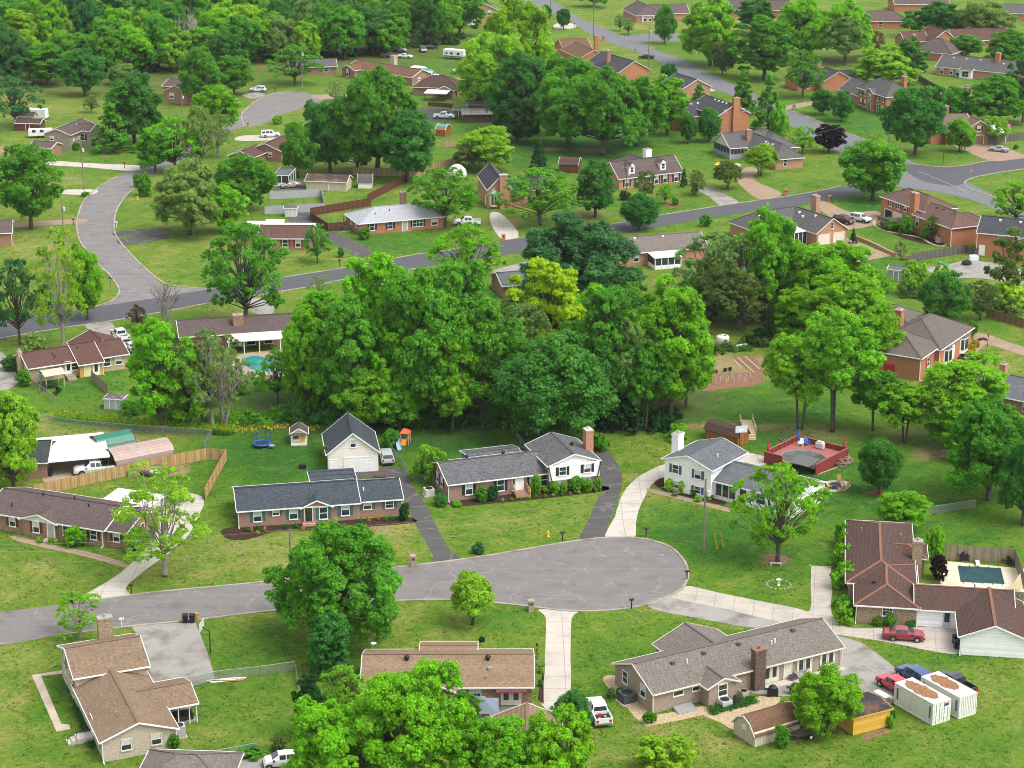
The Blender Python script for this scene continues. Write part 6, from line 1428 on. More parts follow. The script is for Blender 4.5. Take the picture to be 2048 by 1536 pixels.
# ------------------------------------------------------------------ vehicles
PAINT = objcolor('car_paint')
TYRE = flat('tyre_rubber', (0.02,0.02,0.021), 0.8)
RIM = flat('alloy_rim', (0.45,0.46,0.47), 0.3, metal=0.8)
LAMP = flat('lamp_glass', (0.75,0.76,0.74), 0.15, 0.6)
TAIL = flat('tail_lamp', (0.4,0.015,0.015), 0.2, 0.5)
CGLASS = flat('car_glass', (0.03,0.04,0.045), 0.05, 0.7)
CARS = {  # stations from tail to nose: x, top z, half top width factor, belt z ; then glass: rear (i), front (i), sides
 'sedan': dict(L=4.85, W=1.83, st=[(-2.42,.72,.8),(-2.3,.98,.82),(-1.72,1.04,.8),(-1.0,1.4,.66),(-.25,1.47,.68),(.4,1.43,.66),(1.2,1.02,.8),(2.05,.92,.78),(2.34,.76,.74),(2.44,.55,.66)], rg=2, fg=5, sd=(3,4), belt=.95, wb=2.78, wr=.33),
 'hatch': dict(L=3.7, W=1.6, st=[(-1.82,.8,.8),(-1.72,1.02,.82),(-1.4,1.42,.7),(-.5,1.5,.7),(.25,1.47,.68),(.95,1.04,.8),(1.6,.92,.76),(1.84,.6,.66)], rg=1, fg=4, sd=(2,3), belt=.98, wb=2.4, wr=.3),
 'suv': dict(L=4.95, W=1.95, st=[(-2.45,.85,.85),(-2.38,1.15,.85),(-2.05,1.68,.74),(-1.0,1.76,.74),(-.1,1.77,.74),(.55,1.7,.72),(1.2,1.18,.84),(2.15,1.08,.82),(2.42,.85,.78),(2.48,.6,.72)], rg=1, fg=5, sd=(2,3,4), belt=1.1, wb=2.9, wr=.38),
 'boxsuv': dict(L=4.25, W=1.78, st=[(-2.1,.85,.88),(-2.05,1.12,.88),(-1.9,1.58,.78),(-1.0,1.64,.78),(-.1,1.64,.78),(.4,1.6,.76),(.8,1.1,.88),(1.95,1.05,.86),(2.08,.98,.84),(2.12,.6,.8)], rg=1, fg=5, sd=(2,3,4), belt=1.08, wb=2.58, wr=.37),
 'van': dict(L=5.1, W=1.98, st=[(-2.52,.85,.86),(-2.46,1.1,.86),(-2.25,1.66,.76),(-1.2,1.74,.76),(-.2,1.75,.76),(.6,1.68,.74),(1.55,1.12,.84),(2.25,.98,.8),(2.5,.65,.7)], rg=1, fg=5, sd=(2,3,4), belt=1.08, wb=3.0, wr=.34),
 'pickup': dict(L=5.8, W=1.98, st=[(-1.05,1.15,.86),(-1.0,1.72,.74),(-.2,1.85,.74),(.55,1.8,.72),(1.3,1.24,.84),(2.45,1.14,.82),(2.78,.95,.8),(2.86,.6,.74)], rg=0, fg=3, sd=(1,2), belt=1.16, wb=3.55, wr=.39, bed=True),
}
def car_parts(kind):
    c = CARS[kind]; Wd = c['W']/2; zb = 0.3 if c['wr'] < .36 else 0.42; m = MB(); rings = []
    for x, zt, wf in c['st']:
        belt = min(c['belt'], zt - 0.03); nose = 0.9 if abs(x) > c['L']/2 - 0.25 else 1.0
        rings.append([(x,-Wd*.9*nose,zb),(x,-Wd*nose,(zb+belt)*.55),(x,-Wd*.96*nose,belt),(x,-Wd*wf,zt),(x,Wd*wf,zt),(x,Wd*.96*nose,belt),(x,Wd*nose,(zb+belt)*.55),(x,Wd*.9*nose,zb)])
    n = 8
    for r_ in rings: m.v += r_
    for i in range(len(rings)-1):
        for k in range(n): m.f.append((i*n+k, i*n+(k+1)%n, (i+1)*n+(k+1)%n, (i+1)*n+k))
    m.f.append(tuple(range(n))[::-1]); m.f.append(tuple((len(rings)-1)*n+k for k in range(n)))
    if c.get('bed'):
        x0, x1 = -c['L']/2+.02, -1.04
        m.box(x0,-Wd*.97,zb,x1,Wd*.97,.8); m.box(x0,-Wd*.97,.8,x1,-Wd*.85,1.18); m.box(x0,Wd*.85,.8,x1,Wd*.97,1.18); m.box(x0,-Wd*.85,.8,x0+.1,Wd*.85,1.18); m.box(x1-.1,-Wd*.85,.8,x1,Wd*.85,1.18)
    P = {'body': m.mesh('body', PAINT)}
    def quad(a, b, cc, d, shr=0.9, off=0.015):
        v = [Vector(q) for q in (a,b,cc,d)]; ce = sum(v, Vector())/4; nn = (v[1]-v[0]).cross(v[2]-v[0]).normalized()
        if nn.dot(ce - Vector((0,0,0.8))) < 0: nn = -nn
        o = [ce+(q-ce)*shr+nn*off for q in v]; o2 = [q-nn*0.05 for q in o]
        g = MB(); g.add(o+o2, [(0,1,2,3),(7,6,5,4),(0,4,5,1),(1,5,6,2),(2,6,7,3),(3,7,4,0)]); return g
    i = c['fg']; P['windshield'] = quad(rings[i][3],rings[i][4],rings[i+1][4],rings[i+1][3],.93).mesh('windshield', CGLASS)
    i = c['rg']; P['rear_window'] = quad(rings[i][3],rings[i][4],rings[i+1][4],rings[i+1][3],.88).mesh('rear_window', CGLASS)
    P['side_window'] = [quad(rings[i][a],rings[i+1][a],rings[i+1][b],rings[i][b],.86).mesh('side_window', CGLASS) for i in c['sd'] for a, b in ((2,3),(5,4))]
    w = MB(); w.tube([(0,-.11,0),(0,.11,0)], c['wr'], 14); P['tyre'] = w.mesh('tyre', TYRE)
    w = MB(); w.tube([(0,-.125,0),(0,.125,0)], c['wr']*.62, 10); P['rim'] = w.mesh('rim', RIM)
    w = MB(); w.tube([(0,-.09,0),(0,.09,0)], c['wr']*1.2, 14); P['arch'] = w.mesh('wheel_arch', BLACKM)
    xn, zn = c['st'][-2][0], c['st'][-2][1]
    P['headlight'] = MB().box(xn-.12,-.22,zn-.22,xn+.07,.22,zn-.08).mesh('headlight', LAMP)
    xt = c['st'][0][0] if not c.get('bed') else -c['L']/2
    P['taillight'] = MB().box(xt-.03,-.12,.72,xt+.1,.12,1.0).mesh('taillight', TAIL)
    P['bumper'] = MB().box(c['L']/2-.12,-Wd*.8,zb,c['L']/2+.05,Wd*.8,zb+.2).box(-c['L']/2-.05,-Wd*.85,zb,-c['L']/2+.12,Wd*.85,zb+.2).mesh('bumper', BLACKM if not c.get('bed') else RIM)
    P['mirror'] = MB().box(-.1,-.1,-.07,.1,.1,.07).mesh('mirror', BLACKM)
    P['bed_liner'] = MB().box(-c['L']/2+.13,-Wd*.84,.8,-1.15,Wd*.84,.83).mesh('bed_liner', BLACKM)
    return P
def vehicle(kind, px, py, hd, col, label, name=None, cat=None, group=None, cover=False):
    c = CARS[kind]; P = cached(('car', kind), lambda: car_parts(kind)); Wd = c['W']/2
    nm = name or {'sedan':'sedan','hatch':'hatchback','suv':'sport_utility_vehicle','boxsuv':'sport_utility_vehicle','van':'minivan','pickup':'pickup_truck'}[kind]
    o = thing(nm, label, cat or {'pickup':'pickup','van':'minivan'}.get(kind,'car'), G(px, py, 0) + Vector((0,0,0.02)), R(hd), group)
    b = put(P['body'], 'body', o); b.color = (*col, 1)
    put(P['windshield'], 'windshield', o); put(P['rear_window'], 'rear_window', o)
    for q in P['side_window']: put(q, 'side_window', o)
    for sx in (-1, 1):
        for sy in (-1, 1):
            wx = sx*c['wb']/2 + (0.12 if kind in ('sedan','hatch','suv','van') else 0.0)
            w = put(P['tyre'], 'wheel', o, (wx, sy*(Wd-.09), c['wr'])); put(P['rim'], 'rim', w)
            put(P['arch'], 'wheel_arch', o, (wx, sy*(Wd-.09), c['wr']+.04))
    for sy in (-1, 1):
        put(P['headlight'], 'headlight', o, (0, sy*Wd*.62, 0)); put(P['taillight'], 'taillight', o, (0, sy*Wd*.72, 0)); put(P['mirror'], 'mirror', o, (c['st'][c['fg']][0]+.55, sy*(Wd+.08), c['belt']+.03))
    put(P['bumper'], 'bumper', o)
    if c.get('bed'): put(P['bed_liner'], 'bed_liner', o)
    if cover: MB().box(-c['L']/2+.03,-Wd*.93,1.18,-1.06,Wd*.93,1.22).build('bed_cover', BLACKM, o)
    return o
CW, CB, CR, CS, CBL = (0.75,0.76,0.76), (0.012,0.012,0.014), (0.33,0.015,0.03), (0.42,0.43,0.44), (0.02,0.055,0.19)
vehicle('sedan', 1807,1278, -8, (0.27,0.012,0.03), 'glossy dark red sedan on the pale drive')
vehicle('boxsuv', 1786,1379, 122, (0.5,0.02,0.035), 'boxy red sport utility vehicle beside the white container')
vehicle('suv', 1828,1362, 120, CBL, 'deep blue sport utility vehicle behind the white containers')
vehicle('pickup', 1906,1377, 121, CB, 'black pickup with open bed behind the white containers')
wp = vehicle('pickup', 1196,1433, 101, CW, 'white pickup with junk in its open bed on the lawn')
vehicle('hatch', 562,1531, 194, CW, 'small white hatchback at the bottom edge')
vehicle('van', 773,921, 99, CS, 'silver minivan parked beside the cream garage')
vehicle('pickup', 188,946, 197, CW, 'white pickup with covered bed in front of the rusty carport', cover=True)
vehicle('pickup', 240,677, 118, CW, 'white pickup parked behind the yellow-tan ranch')
vehicle('sedan', 262,700, 118, CS, 'silver car half hidden by trees beside the yellow-tan ranch')
vehicle('pickup', 934,450, 183, CW, 'white pickup under the airy tree by the pale grey roof')
vehicle('sedan', 582,375, 205, (0.36,0.3,0.23), 'beige sedan beside the screened porch')
vehicle('suv', 516,184, 178, CW, 'white sport utility vehicle at the far left cul-de-sac')
vehicle('pickup', 889,237, -10, CW, 'white pickup beside the tiered barn')
vehicle('sedan', 920,172, 184, CW, 'white sedan on the dusty drive at the top')
vehicle('boxsuv', 864,155, -35, CW, 'white sport utility vehicle at the end of the orange-brown roof')
vehicle('boxsuv', 880,166, -60, (0.1,0.03,0.03), 'dark maroon vehicle beside the plum annex roof')
vehicle('suv', 798,104, -18, (0.42,0.38,0.32), 'beige sport utility vehicle parked under the top trees')
vehicle('sedan', 810,116, -16, CW, 'white coupe parked under the top trees')
vehicle('pickup', 780,114, 0, (0.14,0.08,0.05), 'rusty brown truck under the top trees')
vehicle('van', 846,103, -80, (0.2,0.18,0.16), 'grey-brown van facing out from the top trees')
vehicle('sedan', 861,98, 0, CB, 'black car half under the top trees')
vehicle('suv', 1687,446, -46, (0.07,0.014,0.018), 'dark maroon sport utility vehicle on the tan drive')
vehicle('suv', 1720,443, -46, CW, 'white sport utility vehicle on the tan drive')
vehicle('sedan', 1712,516, 140, CW, 'white car half hidden by trees on the tan parking court')
vehicle('sedan', 1293,117, 160, CB, 'black sedan beside the far road')
vehicle('sedan', 1997,303, 150, CS, 'silver sedan on the tan drive at the right')
vehicle('sedan', 1858,183, -40, CB, 'black car behind the dark board fence')
vehicle('sedan', 1872,192, -40, (0.12,0.13,0.14), 'dark grey car behind the large dark tree')
vehicle('sedan', 1935,180, 80, (0.22,0.06,0.04), 'red-brown car on the lawn of the long ranch')
vehicle('sedan', 1957,184, 80, CW, 'white car on the lawn of the long ranch')
vehicle('sedan', 288,263, 5, (0.35,0.5,0.5), 'pale teal car beside the large dark round tree')
vehicle('van', 541,274, 10, CW, 'white van at the end of the pale drive')
# tools and a red can in the white pickup's bed
for k, (x, y, s_, m_) in enumerate(((-1.6,0.2,0.16,flat('red_can',(0.5,0.02,0.02))),(-2.1,-0.3,0.14,flat('wood_scrap',(0.4,0.3,0.2))),(-2.4,0.4,0.12,GALV))):
    MB().box(-s_,-s_,0,s_,s_,s_*1.8).build('fuel_can' if k == 0 else 'cargo', m_, wp, loc=(x,y,0.83))
# ------------------------------------------------------------------ containers, sheds, barns
CONTW = striped('container_white', (0.62,0.62,0.55), 0.28, 'x', 0.8, 0.8, 0.55, 0.03, (0.45,0.36,0.24))
def contr(at, label, doors):
    o = thing('shipping_container', label, 'container', G(*at), R(31.5), 'two white shipping containers')
    L, Wd, H = 6.06, 2.44, 2.59
    b = MB()
    b.box(0,0,0.02,Wd,L,H-.06)
    b.build('shell', CONTW, o)
    f = MB()
    for x in (0,Wd):
        for y in (0,L): f.box(x-.06,y-.06,0,x+.06,y+.06,H)
        f.bar((x,0,H-.06),(x,L,H-.06),.1,.1); f.bar((x,0,.07),(x,L,.07),.1,.12)
    for y in (0,L): f.bar((0,y,H-.06),(Wd,y,H-.06),.1,.1); f.bar((0,y,.07),(Wd,y,.07),.1,.12)
    f.build('frame', flat('container_frame',(0.66,0.66,0.6),0.5), o)
    r = MB()
    for k in range(24): r.box(.1,.12+k*.245,H-.06,Wd-.1,.24+k*.245,H-.035)
    ro = r.build('roof', flat('container_roof',(0.7,0.7,0.66),0.5,var=0.08), o)
    rg = np.random.default_rng(4 if doors else 9); bm = MB(); n = 34
    pl = [(Wd/2+(Wd*.42*math.cos(2*PI*k/n)*(1+.12*rg.normal())), L*(.54 if doors else .6)+L*(.4 if doors else .33)*math.sin(2*PI*k/n)*(1+.06*rg.normal())) for k in range(n)]
    pl = [(min(max(x,.12),Wd-.12), min(max(y,.15),L-.15)) for x, y in pl]
    bm.prism(pl, 'z', H-.036, H-.015); bm.build('leaf_litter', flat('rusty_litter',(0.24,0.12,0.06),0.95,var=0.4,scale=4), ro)
    if doors:
        for x0 in (.1, Wd/2+.03):
            d = MB().box(x0,-.05,.16,x0+Wd/2-.13,0.0,H-.14)
            for z in (.55,1.05,1.55): d.box(x0+.06,-.075,z,x0+Wd/2-.19,-.05,z+.32)
            d_ = d.build('door', flat('container_frame',(0.66,0.66,0.6),0.5), o)
            for dx in (.3,.8): MB().cyl(x0+dx,-.1,.15,H-.12,.025,6).build('lock_rod', GALV, d_)
        MB().box(Wd*.62,-.085,1.95,Wd*.9,-.078,2.25).build('placard', flat('blue_placard',(0.05,0.06,0.16)), o)
    else:
        for k in range(9): MB().box(.1+k*.25,-.05,.15,.25+k*.25,0,H-.15).build('rib', flat('container_frame',(0.66,0.66,0.6),0.5), o)
    for y in (.35, L-.55): MB().box(-.075,y,.75,-.06,y+.2,2.1).build('lettering', flat('dark_blue_lettering',(0.05,0.09,0.14)), o)
    return o
contr((1864.2,1451.2), 'white shipping container with double doors and rusty leaf litter on top', True)
contr((1917,1438), 'white shipping container behind, partly bare white top', False)
def gambrel(name, label, at, th, Lx, Wy, h, wall, roof, trim=WHITE, cat='shed', mid=0.62, rise=1.25, end='l', group=None, nodoor=False):
    """barn shed: ridge along x; (0,0) near corner"""
    o = thing(name, label, cat, G(*at), R(th), group); k = Wy/2
    prof = [(0,h),(k*.42,h+rise*.68),(k,h+rise),(Wy-k*.42,h+rise*.68),(Wy,h)]
    MB().prism([(0,0),(0,h),(k*.42,h+rise*.66),(k,h+rise-.03),(Wy-k*.42,h+rise*.66),(Wy,h),(Wy,0)][::-1],'x',0.03,Lx-.03).build('wall', wall, o)
    ex = [(-.18,h-.22)]+prof[1:4]+[(Wy+.18,h-.22)]
    inn = [(y, z-.07) for y, z in ex]
    r = MB()
    for x in (-.15, Lx+.15):
        for y, z in ex+inn: r.v.append((x,y,z))
    for i in range(4):
        r.f += [(i,i+1,10+i+1,10+i),(5+i+1,5+i,15+i,15+i+1),(i,5+i,5+i+1,i+1),(10+i,10+i+1,15+i+1,15+i)]
    r.f += [(0,10,15,5),(4,9,19,14)]
    ro = r.build('roof', roof, o)
    t = MB()
    for x in (-.17, Lx+.17):
        for i in range(4): t.bar((x,*ex[i]),(x,*ex[i+1]),.05,.14)
    t.build('roof_trim', trim, ro)
    if not nodoor:
        if end == 'l': MB().box(-.03,k-.75,.1,.03,k+.75,h+.2).build('door', trim if cat != 'shed' else wall, o)
        else: MB().box(Lx-.03,k-.6,.1,Lx+.03,k+.6,h).build('door', wall, o)
    return o
GREENM = striped('green_metal', (0.03,0.16,0.11), 0.3, 'xx', 0.6, 0.75, 0.4, 0.05, (0.03,0.12,0.09))
TEALM = striped('teal_metal', (0.12,0.26,0.26), 0.3, 'xx', 0.6, 0.8, 0.4, 0.05)
RUSTM = striped('rusty_white_metal', (0.38,0.29,0.25), 0.22, 'z', 0.5, 0.75, 0.6, 0.12, (0.2,0.1,0.07))
BRWOOD = woodm('brown_boards', (0.13,0.055,0.03), 0.2); CEDAR = woodm('cedar_boards', (0.3,0.12,0.035), 0.2); OLDWOOD = woodm('old_grey_boards', (0.13,0.1,0.085), 0.2)
o = gambrel('barn_shed', 'tan barn shaped shed with rusty brown roof beside the trailer', (1508.5,1494.6), 31, 6.1, 3.7, 1.5, SID_TAN, RF_RUST, WHITE, rise=1.35)
MB().box(-.32,1.3,1.5,0,1.9,1.95).build('window_unit', CREAM, o)
gambrel('garden_shed', 'cedar brown gambrel shed with dark roof behind the white house', (1409.4,876.1), -43, 6.2, 2.7, 1.7, CEDAR, RF_PLUM, flat('brown_trim',(0.16,0.08,0.04)), end='r', rise=1.1)
gambrel('barn_shed', 'dark brown barn shed with green metal roof', (200.5,921.1), 34, 5.6, 3.8, 1.9, BRWOOD, GREENM, flat('dark_brown_trim',(0.06,0.035,0.025)), rise=1.4)
o = thing('metal_carport', 'long rusty white metal carport behind the cedar fence', 'carport', G(231.8,946,0), R(33))
pr = [(0,0.0),(0,1.75),(.7,2.45),(2.4,2.95),(4.1,2.45),(4.8,1.75),(4.8,0.0)]
m = MB()
for x in (0,9.2):
    for y, z in pr: m.v.append((x,y,z))
for i in range(1,5): m.f.append((i,i+1,7+i+1,7+i))
for q in (0,5): m.f.append((q,q+1,7+q+1,7+q)) if q == 5 else None
sh = m.build('roof', RUSTM, o); sd = sh.modifiers.new('thickness','SOLIDIFY'); sd.thickness = 0.06
MB().box(0.2,-.02,1.0,9.0,.02,1.8).build('side_panel', RUSTM, o)
for x in (0.1,2.3,4.6,6.9,9.1):
    for y in (0.02,4.78): post(o, x, y, 0, 1.75, GALV, 0.07)
gambrel('garden_shed', 'teal roofed small shed on the lawn near the barn', (872,272), -25, 2.6, 3.4, 2.0, CEDAR, TEALM, rise=1.0)
gambrel('garden_shed', 'dark red gambrel shed left of the dormer house', (1118,345), -14, 4.6, 3.6, 2.2, BRWOOD, RF_PLUM, rise=1.3)
gambrel('garden_shed', 'small round roofed cream shed above the brown fence', (716,377), 0, 3.2, 3.2, 1.6, SID_CREAM, RF_DKGREY, rise=1.5)
def shed(name, label, at, th, wg, wall, roof, trim=WHITE, door='f'):
    o = house(name, label, at, th, [wg], wall, roof, trim, cat='shed')
    add_door(o, wg, door, (wg['x0']+wg['x1'])/2 if door in 'fb' else (wg['y0']+wg['y1'])/2, 0.9, min(1.9, wg['h']-.2), wall, trim, 0.03)
    return o
wg = wing(0,0,9.4,5.0,2.3,'x','gg',p=.45,oh=.25); o = shed('long_shed', 'long tan board shed with stained brown roof', (613,380,0), -11, wg, SID_TAN, roofm('stained_brown_shingle',(0.09,0.065,0.055),(0.15,0.11,0.09),stain=(0.25,0.14,0.08)))
shed('metal_shed', 'small blue-grey metal shed beside yellow shrubs', (1776,561,0), -24, wing(0,0,3.0,3.0,2.3,'x','gg',p=.3,oh=.1), striped('blue_grey_metal',(0.3,0.33,0.37),0.25,'x',0.4,0.85), RF_MIDGREY)
shed('metal_shed', 'small pale grey metal shed above the yellow flowers', (208,818,0), -10, wing(0,0,3.0,2.6,1.8,'x','hh',p=.3,oh=.1), striped('pale_grey_metal',(0.45,0.46,0.47),0.25,'x',0.4,0.85), RF_TAUPE)
shed('vinyl_shed', 'small white shed on the pad behind the grey vinyl fence', (570,434,0), -4, wing(0,0,2.4,2.0,2.0,'x','gg',p=.3,oh=.1), flat('vinyl_white',(0.6,0.6,0.58),0.5), RF_MIDGREY)
o = house('yellow_shed', 'yellow plank shed with black rust-stained low roof', (1705.6,1471.3,0), 27, [wing(0,0,4.8,4.4,2.1,'x','gg',p=.16,oh=.1,cap=False)], striped('yellow_planks',(0.58,0.34,0.05),0.5,'z',0.3,0.8,0.7), roofm('tar_black_rusty',(0.05,0.05,0.055),(0.09,0.085,0.085),stain=(0.22,0.1,0.06)), trim=flat('yellow_trim',(0.5,0.3,0.06)), cat='shed')
# tiered old barn
o = thing('tiered_barn', 'weathered barn with three stepped grey metal roofs', 'barn', G(925,246,0), R(2))
MB().box(0.3,0.3,0,11,7,2.6).build('wall', OLDWOOD, o); MB().box(1.6,3.0,2.6,11,9,4.6).build('upper_wall', OLDWOOD, o); MB().box(2.6,5.0,4.6,11,9,5.9).build('top_wall', OLDWOOD, o)
TIN = striped('old_tin', (0.26,0.24,0.24), 0.5, 'xx', 0.4, 0.75, 0.5, 0.12, (0.2,0.12,0.09))
slab_roof(o,-.3,-.6,11.4,3.2,2.4,3.5,TIN,.08,'roof'); slab_roof(o,1.0,2.6,11.4,5.4,4.3,5.1,TIN,.08,'roof'); slab_roof(o,2.2,4.7,11.4,8.0,5.7,6.6,TIN,.08,'roof')
for x in (0.2,3.6,7.2,10.8): post(o, x, -.4, 0, 2.4, OLDWOOD, .18)
shed('lean_to_shed', 'small brown lean-to shed left of the tiered barn', (908,236,0), 0, wing(0,0,3.4,3.0,2.3,'x','gg',p=.25,oh=.2), OLDWOOD, striped('mossy_tin',(0.14,0.19,0.14),0.4,'xx'))
shed('garden_shed', 'dark red-brown shed beside the white camper at far left', (32,262,0), -8, wing(0,0,6.5,4.0,2.2,'x','gg',p=.4,oh=.2), BRWOOD, RF_PLUM)
shed('garden_shed', 'pale green shed in front of the white box trailer', (38,250,0), -8, wing(0,0,4.0,3.5,2.4,'x','gg',p=.5,oh=.2), flat('pale_green_board',(0.42,0.43,0.3)), RF_TAUPE)
# trailers, boats
def boxtrailer(name, label, at, th, L, Wd, H, col, cat='trailer', wins=()):
    o = thing(name, label, cat, G(*at), R(th)); MB().box(0,0,.5,L,Wd,.5+H).build('body', col, o, bevel=.12)
    for x in (L*.42,L*.58):
        for y in (0.05,Wd-.05): w = MB().tube([(x,y-.1,.34),(x,y+.1,.34)],.34,12).build('wheel', TYRE, o)
    MB().bar((L,Wd/2-.4,.5),(L+1.2,Wd/2,.5),.1,.1).bar((L,Wd/2+.4,.5),(L+1.2,Wd/2,.5),.1,.1).build('hitch', DARKMETAL, o)
    for x, w_ in wins: MB().box(x,-.03,1.5,x+w_,0.01,2.2).build('pane', GLASS, o)
    return o
VW = flat('trailer_white',(0.72,0.72,0.7),0.4)
o = boxtrailer('camper_trailer', 'white travel trailer with grey graphics on the top lawn', (886,117), -28, 7.5, 2.5, 2.5, VW, 'camper', ((1.0,.6),(2.6,.9),(5.0,1.0)))
MB().box(0.2,-.02,.7,7.3,.0,1.1).build('stripe', flat('graphite_stripe',(0.12,0.13,0.15)), o)
boxtrailer('box_trailer', 'long white box trailer behind the pale green shed at far left', (38,240), -8, 7.5, 2.4, 2.5, VW)
boxtrailer('camper_trailer', 'low white camper beside the tan gable house', (57,277), 10, 6.0, 2.3, 1.7, VW, 'camper', ((1.0,.9),(3.0,.9)))
for k, (x, y, a, lb, cm) in enumerate(((838,142,-20,'white covered boat beside the orange-brown roofed house',VW),(850,148,-14,'pale boat with teal cover beside the orange-brown roofed house',flat('teal_cover',(0.08,0.28,0.28))),(918,147,10,'small grey boat on the top lawn',GALV))):
    o = thing('boat', lb, 'boat', G(x,y,0), R(a)); L = 5.6 if k < 2 else 4.0
    MB().add([(-L/2,-.9,1.0),(L*.2,-1.0,1.05),(L/2,0,1.25),(L*.2,1.0,1.05),(-L/2,.9,1.0),(-L/2,-.6,.45),(L*.2,-.6,.45),(L*.42,0,.6),(L*.2,.6,.45),(-L/2,.6,.45)],[(0,1,6,5),(1,2,7,6),(2,3,8,7),(3,4,9,8),(4,0,5,9),(9,8,7,6,5)]).build('hull', VW if k < 2 else GALV, o)
    MB().add([(-L/2,-.92,1.02),(L*.2,-1.02,1.07),(L/2,0,1.27),(L*.2,1.02,1.07),(-L/2,.92,1.02),(-L*.3,0,1.6),(L*.15,0,1.65)],[(0,1,6,5),(1,2,6),(2,3,6),(3,4,5,6),(4,0,5)]).build('cover', cm, o)
    for y_ in (-.8,.8): MB().tube([(-.4,y_-.1,.3),(-.4,y_+.1,.3)],.3,12).build('trailer_wheel', TYRE, o)
# open utility trailer
o = thing('utility_trailer', 'black open utility trailer with wooden deck beside the barn shed', 'trailer', G(1592,1484,0), R(22))
MB().box(0,0,.5,3.0,1.7,.56).build('deck', OLDWOOD, o)
f = MB()
for y in (0,1.7): f.bar((0,y,.95),(3,y,.95),.05,.05); f.bar((0,y,.5),(3,y,.5),.07,.1)
for x in (0,1,2,3):
    for y in (0,1.7): f.bar((x,y,.5),(x,y,.95),.05,.05)
f.bar((0,0,.95),(0,1.7,.95),.05,.05).bar((0,.3,.5),(-1.2,.85,.5),.08,.08).bar((0,1.4,.5),(-1.2,.85,.5),.08,.08); f.build('frame', DARKMETAL, o)
for y in (-.12,1.82): w = MB().tube([(1.7,y-.1,.33),(1.7,y+.1,.33)],.33,14).build('wheel', TYRE, o); MB().tube([(1.7,y-.11,.33),(1.7,y+.11,.33)],.18,10).build('rim', VW, w)
g_ = MB().bar((3.05,0,.5),(3.05,0,1.9),.05,.05).bar((3.05,1.7,.5),(3.05,1.7,1.9),.05,.05)
for k in range(7): g_.bar((3.05,0,.6+.2*k),(3.05,1.7,.6+.2*k),.03,.03)
g_.build('ramp_gate', DARKMETAL, o)
# ------------------------------------------------------------------ fences
def picket_mesh(L, H, mat, seed, gap=.008, bw=.14, th=.022, dog=True):
    rg = random.Random(seed); m = MB(); n = max(2, int(L/bw)); w_ = L/n
    for k in range(n):
        h_ = H+rg.uniform(-.02,.02); d = rg.uniform(-.006,.006)
        m.box(k*w_+gap/2, d-th/2, .04, (k+1)*w_-gap/2, d+th/2, h_)
    for z in (.35,H*.55,H-.25): m.box(0,th/2+.008,z,L,th/2+.05,z+.09)
    return m.mesh('fence_panel', mat)
def fence(label, px, mat, H=1.83, postm=None, step=2.44, name='wood_fence', closed=False, kind='picket'):
    pts = [G(x, y, 0) for x, y in px]
    o = thing(name, label, 'fence', pts[0]); c0 = pts[0]; first = True
    for a, b in zip(pts, pts[1:]):
        d = b - a; n = max(1, round(d.length/step)); L = d.length/n; an = math.atan2(d.y, d.x)
        for k in range(n+1):
            p = a + d*(k/n) - c0
            if k < n:
                if kind == 'picket': me_ = cached(('fp', mat.name, round(L,1), H, k % 3), lambda: picket_mesh(1.0, H, mat, k, bw=.14/max(L,.5)))
                else: me_ = cached(('fs', mat.name, H), lambda: MB().box(0.02,-.025,.05,.98,.025,H).box(0,-.04,H-.06,1,.04,H+.02).box(0,-.04,.03,1,.04,.12).mesh('fence_panel', mat))
                put(me_, 'fence_panel', o, p, an, (L,1,1))
            if k > 0 or first:
                put(cached(('fpost', (postm or mat).name, H), lambda: MB().box(-.055,-.055,0,.055,.055,H+.06).mesh('post', postm or mat)), 'post', o, p + Vector((math.sin(an),-math.cos(an),0))*(-.06 if kind == 'picket' else 0))
            first = False
    return o
CEDARN = woodm('new_cedar_pickets', (0.42,0.27,0.12), 0.14); GREYW = woodm('weathered_pickets', (0.25,0.2,0.145), 0.14); DKGW = woodm('dark_weathered_pickets', (0.13,0.115,0.1), 0.14); BRF = woodm('stained_brown_pickets', (0.12,0.04,0.028), 0.14); TANF = woodm('tan_pickets', (0.36,0.25,0.13), 0.14)
VINYL = flat('grey_vinyl', (0.36,0.37,0.39), 0.5, var=0.05)
fence('honey coloured cedar fence round the yard of the brick ranch', [(70,995),(134,980),(206,963),(260,952),(310,941),(354,931),(413,920),(453,922),(432,960),(410,1001)], CEDARN)
fence('weathered tall fence round the covered pool', [(1891,1120),(2028,1127),(2046,1178)], GREYW, 2.1)
fence('short weathered fence beside the white garage wing', [(2026,1206),(2062,1211)], GREYW, 1.6)
fence('light grey vinyl fence in a long box shape', [(540,399),(643,394),(651,423),(530,429)], VINYL, 1.83, None, 2.4, 'vinyl_fence', kind='solid')
fence('dark brown stained fence round the swing set yard', [(692,460),(656,463),(622,441),(622,432),(742,412)], BRF)
fence('dark brown stained fence stepping up the slope', [(736,404),(775,384),(815,362)], BRF)
fence('light tan fence behind the small round roofed shed', [(706,350),(770,352),(832,353),(880,338),(925,326)], TANF)
fence('light tan fence piece below the teal shed', [(886,296),(936,291)], TANF)
fence('dark weathered fence behind the colonial', [(1836,162),(1868,180),(1930,208)], DKGW)
fence('dark grey fence behind the flag pole', [(1977,288),(2055,279)], DKGW, 2.0)
fence('grey weathered fence below the brown hip roofed house', [(1816,540),(1823,524),(1876,515),(1929,506),(1953,512)], DKGW, 1.7)
fence('faded tan fence above the dense dark round tree', [(1800,583),(1844,595)], GREYW, 1.7)
fence('faded tan fence beside the yellow-green shrubs', [(1936,617),(1982,626)], GREYW, 1.7)
